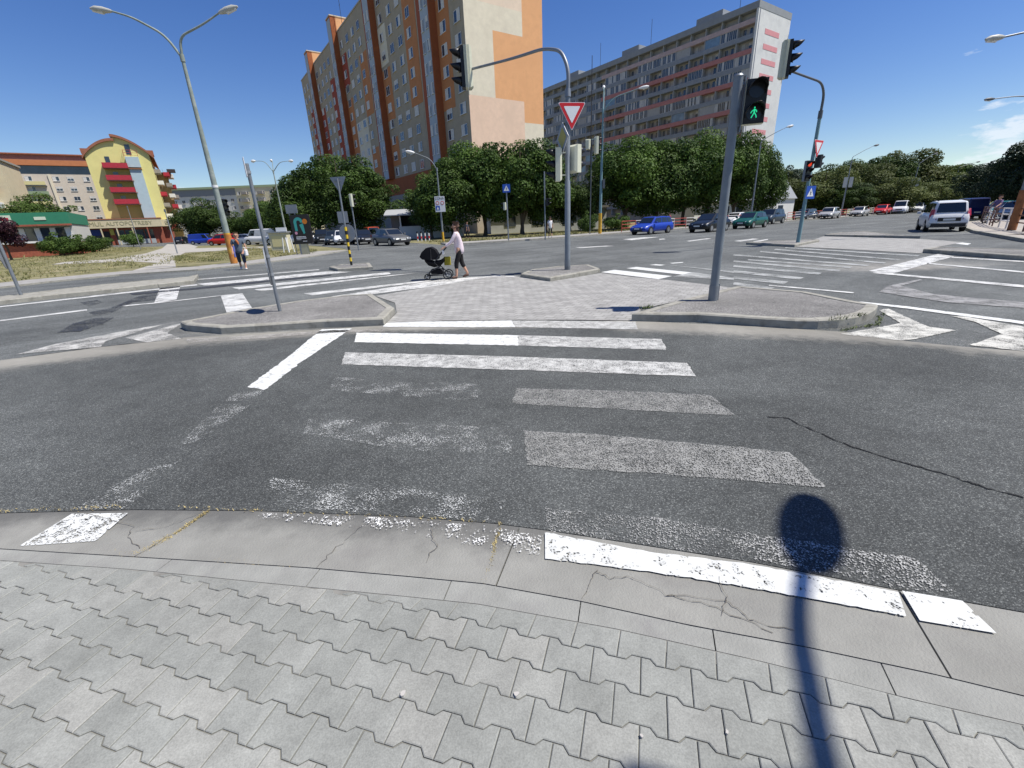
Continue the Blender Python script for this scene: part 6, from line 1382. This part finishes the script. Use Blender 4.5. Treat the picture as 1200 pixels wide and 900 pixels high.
def car(name, label, style, colm, pos, heading, cat='car', group=None, cargo=False, scale=1, z=0, extra=None):
    t = thing(name, label, cat, (pos[0], pos[1], z), R(heading), group); t.scale = (scale,)*3
    key = (style, cargo)
    for nm, mb_, m_, bv, ch in car_parts(style, colm, cargo):
        o = mb_.build(nm, m_, t, bv)
        for cn, cm, cmt in ch: cm.build(cn, cmt, o)
    return t
GPK = 'cars parked along the far kerb'
def cpos(px, py, back=0): p = gp(px, py); return (p.x, p.y)
HD = 214
p = gp(764, 274.3); car('parked_estate_car', 'bright blue estate car parked by the barrier, nearest of the kerb row', 'wagon', paintc('paint_blue', (.015, .05, .36)), (p.x+.2, p.y+.75), 219, group=GPK)
p = gp(836, 272); car('parked_hatchback', 'black hatchback parked half hidden by the near grey pole', 'hatch', paintc('paint_black', (.010, .013, .016)), (p.x+.3, p.y+1.6), 219, group=GPK, scale=1.05)
p = gp(886, 267.5); car('parked_hatchback', 'dark green hatchback parked behind the black one', 'hatch', paintc('paint_green', (.008, .085, .06)), (p.x, p.y+1.2), 219, group=GPK, scale=1.02)
p = at(862, 260, 58); car('parked_car', 'white car glimpsed between the black and the green hatchback', 'sedan', paintc('paint_white', (.66, .67, .68), .0), (p.x, 58), 219, group=None)
p = at(903, 256, 56); car('parked_suv', 'dark blue-grey tall car behind the green hatchback', 'suv', paintc('paint_slate', (.03, .045, .06)), (p.x, 56), 219, group=GPK)
p = at(943, 256, 66.5); car('parked_estate_car', 'dark grey estate car parked left of the silver estate car', 'wagon', paintc('paint_grey', (.05, .06, .075)), (p.x, 66.5), 217, group=GPK)
p = at(969, 254, 68); car('parked_estate_car', 'silver estate car in the kerb row behind the leaning pole', 'wagon', paintc('paint_silver', (.42, .42, .40), .5), (p.x+.4, 68.2), 222, group=GPK, scale=1.05)
p = at(1007, 250, 74); car('parked_saloon', 'silver saloon left of the red car in the kerb row', 'sedan', MATS['paint_silver'], (p.x, 74), 220, group=GPK)
p = at(1033, 249, 79); car('parked_hatchback', 'bright red car between the silver saloon and the white van', 'hatch', paintc('paint_red', (.50, .02, .015)), (p.x, 79), 220, group=GPK, scale=1.1)
p = at(1054, 248, 80); car('parked_van', 'white minibus in the kerb row right of the red car', 'van', MATS['paint_white'], (p.x+.5, 80.5), 225, 'van', group=GPK)
p = at(1075, 246, 86); car('parked_hatchback', 'white hatchback just right of the white minibus', 'hatch', MATS['paint_white'], (p.x, 86), 222, group=GPK, scale=1.1)
p = at(1102, 262, 28.2); dac = car('people_carrier', 'white people carrier driving away at the right corner, seen from behind', 'mpv', MATS['paint_white'], (p.x, 28.2), 55, scale=1.0)
p = at(1135, 248, 45); car('delivery_van', 'navy blue van behind the white people carrier', 'van', paintc('paint_navy', (.012, .02, .10)), (p.x, 45), 60, 'van', cargo=True, scale=.88)
GRT = 'cars waiting beyond the right hand railing'
p = at(1172, 248, 44); car('parked_hatchback', 'teal green car beyond the railing behind the cyclist', 'hatch', paintc('paint_teal', (.03, .20, .20)), (p.x, 44), 205, group=GRT)
p = at(1190, 250, 38); car('parked_hatchback', 'white car beyond the railing behind the rusty lamp foot', 'hatch', MATS['paint_white'], (p.x, 38), 205, group=GRT)
p = at(1206, 248, 36); car('parked_hatchback', 'dark car at the right edge beyond the railing', 'hatch', MATS['paint_slate'], (p.x+1.2, 36), 205, group=GRT)
# left group at the side street
GLF = 'cars at the mouth of the side street'
p = gp(456, 288); car('saloon_car', 'grey saloon waiting at the side street with its front to the crossing', 'sedan', paintc('paint_warm_grey', (.13, .135, .14), .5), (p.x, p.y+.9), -48, group=GLF)
p = at(426, 282, 49); car('saloon_car', 'black saloon partly behind the grey disc', 'sedan', MATS['paint_black'], (p.x, 49), -62, group=GLF)
p = at(392, 281, 52); car('parked_estate_car', 'dark car with a red bonnet stripe right of the advertising board', 'wagon', MATS['paint_slate'], (p.x, 52), -75, group=GLF)
GLF2 = 'white and dark cars in the shade of the trees'
p = at(403, 280, 50); car('parked_hatchback', 'white hatchback left of the striped post', 'hatch', MATS['paint_white'], (p.x-.4, 50.8), -72, group=GLF2)
p = at(437, 274, 60); car('parked_hatchback', 'orange-red car in the shade behind the black saloon', 'suv', paintc('paint_orange', (.55, .09, .03)), (p.x, 60), -60, group=GLF2)
p = at(378, 279, 58); car('parked_suv', 'dark car between the board and the white hatchback', 'suv', MATS['paint_black'], (p.x, 58), -70, group=GLF2)
p = at(446, 275, 54); car('parked_hatchback', 'dark hatchback just behind the grey saloon', 'hatch', MATS['paint_slate'], (p.x, 54), -55, group=GLF2)
GPL = 'vehicles in the car park on the left'
p = at(237, 280, 86); car('delivery_van', 'blue panel van at the left end of the car park', 'van', MATS['paint_blue'], (p.x, 86), 0, 'van', group=GPL, cargo=True, scale=.86)
p = at(259, 282, 72); car('parked_hatchback', 'red car behind the foot of the tall lamp', 'mpv', MATS['paint_red'], (p.x+.3, 72), 175, group=GPL, scale=.95)
p = at(308, 279, 66); car('delivery_van', 'white panel van in front of the far trees', 'van', MATS['paint_white'], (p.x, 66), 172, 'van', group=GPL, cargo=True, scale=.98)
p = at(352, 278, 60); car('parked_hatchback', 'white car left of the advertising board', 'hatch', MATS['paint_white'], (p.x, 60), 180, group=GPL)
p = at(284, 276, 76); car('parked_saloon', 'grey-blue saloon behind the walking person', 'sedan', paintc('paint_bluegrey', (.14, .17, .24)), (p.x, 76), 178, group=GPL)
p = at(213, 277, 96); car('parked_hatchback', 'dark car by the side wall of the yellow house', 'hatch', MATS['paint_black'], (p.x, 96), 100, group=GPL)

# ================================================================== PEOPLE
m_skin = mat('skin', (.50, .28, .19), .6, var=.05, vs=10); m_hair = mat('hair_brown', (.07, .035, .022), .7)
def skinmesh(name, joints, edges, m, parent, root=0, sub=2):
    """joints: (x,y,z,r)"""
    me = bpy.data.meshes.new(name); me.from_pydata([j[:3] for j in joints], edges, []); me.materials.append(m)
    o = bpy.data.objects.new(name, me); col.objects.link(o); o.parent = parent
    sk = o.modifiers.new('skin', 'SKIN'); sk.use_smooth_shade = True
    for i, j in enumerate(joints):
        v = me.skin_vertices[0].data[i]; r_ = j[3]; v.radius = r_ if hasattr(r_, '__len__') else (r_, r_); v.use_root = (i == root)
    ss_ = o.modifiers.new('sub', 'SUBSURF'); ss_.levels = sub; ss_.render_levels = sub
    return o
def person(label, pos, heading, pose, shirt, trousers, shoes, hair, hgt=1.68, group=None, longsleeve=False, long_trousers=False, hairlen=0, z=0, wide=1.0):
    """faces local +x"""
    t = thing('person', label, 'person', (pos[0], pos[1], z), R(heading), group); k = hgt/1.70; t.scale = (k*wide**.5, k*wide, k)
    A = dict(stride=.25, ra=(.05, -.05), la=(.05, .05), lean=.0, relb=None, lelb=None); A.update(pose)
    ln = A['lean']; st = A['stride']
    hip = Vector((0, 0, .92)); chest = Vector((ln*.6, 0, 1.28)); neck = Vector((ln, 0, 1.44)); head = Vector((ln+.03, 0, 1.585))
    J = []; E_ = []
    def add(v, r_, par=None):
        J.append((v[0], v[1], v[2], r_))
        if par is not None: E_.append((par, len(J)-1))
        return len(J)-1
    h0 = add(hip, .098); w0 = add(Vector((ln*.3, 0, 1.08)), .095, h0); c0 = add(chest, .115, w0); n0 = add(neck, .05, c0); hd0 = add(head-Vector((.02, 0, .05)), (.07, .075), n0); add(head+Vector((-.01, 0, .03)), (.078, .09), hd0); add(head+Vector((-.01, 0, .10)), (.05, .06), len(J)-1)
    legs = []
    for sy, sx in ((1, st), (-1, -st)):
        hj = add((0, sy*.09, .86), .085, h0); kn = add((sx*.55+.04, sy*.09, .48), .055, hj); an_ = add((sx*1.0-(.06 if sx < 0 else 0), sy*.09, .085+(.05 if sx < 0 else 0)), .036, kn); ft = add((sx*1.0+.13-(.05 if sx < 0 else 0), sy*.10, .035), (.038, .028), an_)
        legs.append(((0, sy*.09, .86), J[kn][:3], J[an_][:3], J[ft][:3]))
    arms = []
    for sy, key in ((1, 'la'), (-1, 'ra')):
        sh = Vector((ln, sy*.17, 1.38)); el, ha = A[key] if isinstance(A[key][0], tuple) else ((ln+A[key][0], sy*.23, 1.10), (ln+A[key][1]+.05, sy*.24, .86))
        s_ = add(sh, .048, c0); e_ = add(el, .036, s_); h_ = add(ha, .026, e_)
        d_ = (Vector(ha)-Vector(el)).normalized(); pm = Vector(ha)+d_*.07; pj = add(pm, (.034, .018), h_)
        side = Vector((0, 1, 0)) if abs(d_.y) < .8 else Vector((1, 0, 0))
        for q_ in (-.028, -.009, .009, .028):
            f1 = pm+side*q_+d_*.03; i1 = add(f1, .009, pj); add(f1+d_*.035+Vector((0, 0, -.008)), .008, i1)
        th_ = add(Vector(ha)+d_*.03+side*.035, .010, h_); add(Vector(ha)+d_*.075+side*.05, .009, th_)
        arms.append((sh, Vector(el), Vector(ha)))
    skinmesh('body', J, E_, m_skin, t)
    # face
    s = MB(); fx = head.x+.075
    s.tube([(fx-.01, 0, head.z+.02), (fx+.022, 0, head.z-.02), (fx-.005, 0, head.z-.03)], [.008, .013, .008], 6); s.build('nose', m_skin, t)
    for sy in (-1, 1): MB().disc((fx-.006, sy*.03, head.z+.022), .012, (1, sy*.3, 0), .02, 8).build('eye', m_sblack, t); MB().disc((head.x-.015, sy*.088, head.z), .026, (0, 1, 0), .018, 8).build('ear', m_skin, t)
    MB().box((fx-.02, -.022, head.z-.062), (fx+.003, .022, head.z-.052)).build('mouth', mat('lips', (.35, .12, .10), .5), t)
    # clothes
    J = []; E_ = []
    h0 = add(Vector((0, 0, .72)), .15); hh_ = add(Vector((0, 0, .94)), .150, h0); w0 = add(Vector((ln*.3, 0, 1.08)), .145, hh_); c0 = add(chest, .155, w0); n0 = add(neck-Vector((0, 0, .02)), .072, c0)
    for sh, el, ha in arms:
        s_ = add(sh, .064, c0); 
        if longsleeve: e_ = add(el, .052, s_); add(el.lerp(ha, .85), .040, e_)
        else: add(sh.lerp(el, .75), .056, s_)
    skinmesh('shirt', J, E_, shirt, t)
    J = []; E_ = []; t0 = add(Vector((0, 0, 1.10)), .09); h0 = add(Vector((0, 0, .91)), .108, t0)
    for hj, kn, an_, ft in legs:
        a_ = add(Vector(hj)-Vector((0, 0, .04)), .088, h0); b__ = add(Vector(kn), .073, a_); add(Vector(kn).lerp(Vector(an_), .92 if long_trousers else .45), .058 if long_trousers else .062, b__)
    skinmesh('trousers', J, E_, trousers, t)
    for hj, kn, an_, ft in legs:
        J = []; E_ = []; a_ = add(Vector(an_)-Vector((.03, 0, .03)), (.042, .045)); b__ = add((Vector(an_)+Vector(ft))/2-Vector((0, 0, .02)), (.045, .04), a_); add(Vector(ft)+Vector((.03, 0, 0)), (.038, .028), b__); skinmesh('shoe', J, E_, shoes, t, 0, 1)
    J = []; E_ = []; a_ = add(head+Vector((-.03, 0, .055)), (.088, .092)); b__ = add(head+Vector((-.035, 0, .11)), (.06, .07), a_); c_ = add(head+Vector((-.055, 0, -.01)), (.072, .06), a_)
    if hairlen: add(head+Vector((-.09, 0, -.08-hairlen*.5)), (.06, .045), c_)
    skinmesh('hair', J, E_, hair, t)
    return t
m_shirtp = mat('pink_stripe_shirt', (.66, .56, .60), .85, var=.12, vs=14); m_blk = mat('black_cloth', (.012, .011, .012), .9); m_navy = mat('navy_cloth', (.03, .04, .065), .9, var=.15, vs=8); m_gshirt = mat('grey_blue_cloth', (.09, .115, .15), .9, var=.2, vs=14)
m_wht = mat('white_cloth', (.72, .71, .70), .85); m_sho = mat('brown_shoe', (.09, .05, .035), .7); m_purp = mat('purple_cloth', (.15, .11, .22), .9)
wp = gp(541, 326)
person('woman in a pale pink shirt and black trousers pushing the black pram', (wp.x, wp.y), 181, dict(stride=.13, lean=.06, la=((.20, .19, 1.14), (.42, .16, .99)), ra=((.20, -.19, 1.14), (.42, -.16, .99))), m_shirtp, m_blk, m_sho, m_hair, 1.67, longsleeve=True, hairlen=.12, wide=1.18)
wp2 = gp(286, 315.5); mm = person('person in grey-blue top and dark cropped trousers walking by the tall lamp', (wp2.x, wp2.y), -62, dict(stride=.18, la=(.04, .02), ra=(.0, .05)), m_gshirt, m_navy, m_wht, mat('hair_light', (.24, .14, .08), .7), 1.66, wide=1.22)
scf = MB().tube([(.14, -.05, 1.42), (.17, .0, 1.30), (.15, .02, 1.18)], [.03, .045, .03], 8).build('scarf', mat('orange_scarf', (.45, .13, .04), .8), mm)
bg_ = thing('handbag', 'white bag hanging from the hand of the person by the tall lamp', 'bag', (wp2.x+.36, wp2.y-.12, .62)); MB().box((-.05, -.10, 0), (.05, .10, .28)).build('bag_body', m_wht, bg_, .03); MB().tube([(0, -.06, .27), (0, 0, .38), (0, .06, .27)], .01, 6).build('strap', m_wht, bg_)
wp3 = at(645, 281, 41.2); person('person in a white top standing on the pavement right of the centre pole', (wp3.x, 41.2), 100, dict(stride=.14), m_wht, m_blk, m_wht, m_hair, 1.7, z=.1)
wp4 = at(548, 275, 52); person('person in dark clothes in the shade behind the woman with the pram', (wp4.x, 52), -20, dict(stride=.12), m_navy, m_blk, m_sho, m_hair, 1.75, long_trousers=True)
wp5 = at(784, 262, 56); person('person in a red shirt behind the barrier above the black hatchback', (wp5.x, 56), 200, dict(stride=.1), mat('red_cloth', (.45, .03, .03), .9), m_blk, m_sho, m_hair, 1.72, long_trousers=True)
wp6 = at(1163, 262, 32); person('person in a purple shirt with a bicycle behind the right railing', (wp6.x, 32), 190, dict(stride=.12, la=((.2, .22, 1.15), (.42, .2, 1.02)), ra=((.2, -.2, 1.15), (.42, -.16, 1.02))), m_purp, m_navy, m_sho, m_hair, 1.76, z=.12, long_trousers=True)
# pram
pr = thing('pram', 'black pram with a folded hood and yellow bag pushed over the crossing', 'pram', (wp.x-.74, wp.y+.02, 0), R(181)); pr.scale = (.9, .9, .9)
m_prf = mat('pram_frame', (.05, .05, .055), .4, .4); m_prb = mat('pram_fabric', (.006, .006, .008), .8, spec=.2)
def wheel_at(x, y, r_, par):
    w_ = MB().tube([(x, y-.02, r_), (x, y+.02, r_)], r_, 20, 0, False, True)
    o = None; s = MB(); K = 20
    for j in range(K):
        a0, a1 = 6.2832*j/K, 6.2832*(j+1)/K; pts = []
        for rr3 in (r_, r_*.80):
            for yy_ in (-.022, .022): pts += [(x+rr3*math.cos(a0), y+yy_, r_+rr3*math.sin(a0)), (x+rr3*math.cos(a1), y+yy_, r_+rr3*math.sin(a1))]
        s.add(pts, [(0, 1, 3, 2), (6, 7, 5, 4), (4, 5, 1, 0), (2, 3, 7, 6)])
    o = s.build('wheel', m_tyre, par); h_ = MB().disc((x, y, r_), r_*.2, (0, 1, 0), .06, 10)
    for j in range(6): a0 = 6.2832*j/6; h_.tube([(x, y, r_), (x+r_*.8*math.cos(a0), y, r_+r_*.8*math.sin(a0))], r_*.045, 5)
    h_.build('spokes', m_rim, o); return o
for x, y, r_ in ((-.36, -.27, .155), (-.36, .27, .155), (.38, -.12, .10), (.38, .12, .10)): wheel_at(x, y, r_, pr)
s = MB()
for y in (-.24, .24): s.tube([(-.36, y, .16), (-.12, y, .40), (.06, y, .60), (-.16, y*.95, .86), (-.36, y*.8, 1.05)], .016, 8); s.tube([(.38, y*.5, .11), (.24, y*.9, .3), (-.08, y, .42)], .016, 8); s.tube([(-.36, y, .16), (.38, y*.5, .14)], .014, 6)
s.tube([(-.36, -.19, 1.05), (-.37, 0, 1.07), (-.36, .19, 1.05)], .02, 8); s.tube([(-.36, -.27, .16), (-.36, .27, .16)], .012, 6); s.build('frame', m_prf, pr)
s = MB(); ring = []
for i, (x, z_, w_, h_) in enumerate(((-.26, .68, .18, .10), (-.12, .60, .22, .15), (.10, .57, .22, .16), (.30, .61, .20, .13), (.40, .67, .14, .06))):
    ring.append([(x, w_*math.cos(a_*math.pi/5), z_+h_*math.sin(a_*math.pi/5)*(-1)) for a_ in range(6)]+[(x, -w_*.98, z_+.05), (x, w_*.98, z_+.05)])
V_ = [v for r_ in ring for v in r_]; s.add(V_, [(i*8+j, i*8+(j+1) % 8, (i+1)*8+(j+1) % 8, (i+1)*8+j) for i in range(4) for j in range(8)]+[tuple(range(8)), tuple(32+j for j in range(7, -1, -1))], 0, True); s.build('carrycot', m_prb, pr)
s = MB(); prof_ = [(-.08, .70), (-.08, .86), (.0, 1.0), (.14, 1.09), (.30, 1.07), (.46, .94), (.54, .80), (.47, .72)]
hw_ = [.21, .23, .235, .24, .24, .23, .22, .21]; V_ = []
for (x_, z_), w_ in zip(prof_, hw_): V_ += [(x_, -w_, z_), (x_, w_, z_)]
cL = len(V_); V_ += [(.18, -.24, .66), (.18, .24, .66)]
s.add(V_, [(2*k, 2*k+1, 2*k+3, 2*k+2) for k in range(7)]+[(2*k, 2*k+2, cL) for k in range(7)]+[(2*k+3, 2*k+1, cL+1) for k in range(7)])
ho = s.build('hood', m_prb, pr); sd = ho.modifiers.new('s', 'SOLIDIFY'); sd.thickness = .012
for yh in (-.25, .25): MB().tube([(-.06, yh, .68), (.16, yh, .70), (.14, yh, 1.04)], .010, 6).build('hood_bow', m_prf, pr)
MB().box((-.20, -.2, .20), (.22, .2, .36)).build('basket', m_prb, pr, .03)
MB().box((-.46, -.30, .44), (-.22, -.24, .74)).build('yellow_bag', mat('yellow_bag', (.42, .36, .03), .7), pr, .02)
MB().box((-.30, .10, .84), (-.24, .26, .98)).build('cloth', m_wht, pr, .02)
# bicycle
bc = thing('bicycle', 'pale bicycle held beside the person in purple behind the right railing', 'bicycle', (wp6.x-.5, 31.7, .12), R(190))
for x in (-.52, .52): wheel_at(x, 0, .33, bc)
s = MB()
for a_, b__ in (((-.52, 0, .33), (-.05, 0, .30)), ((-.05, 0, .30), (.38, 0, .78)), ((-.05, 0, .30), (-.2, 0, .82)), ((-.2, 0, .78), (.38, 0, .80)), ((-.52, 0, .33), (-.2, 0, .78)), ((.52, 0, .33), (.36, 0, .95))): s.tube([a_, b__], .018, 8)
s.build('frame', m_lampwhite, bc); MB().box((-.32, -.07, .86), (-.08, .07, .92)).build('saddle', m_blk, bc, .02); MB().tube([(.36, 0, .95), (.34, 0, 1.02)], .015, 6).tube([(.30, -.28, 1.04), (.36, 0, 1.0), (.30, .28, 1.04)], .014, 6).build('handlebar', m_blk, bc)
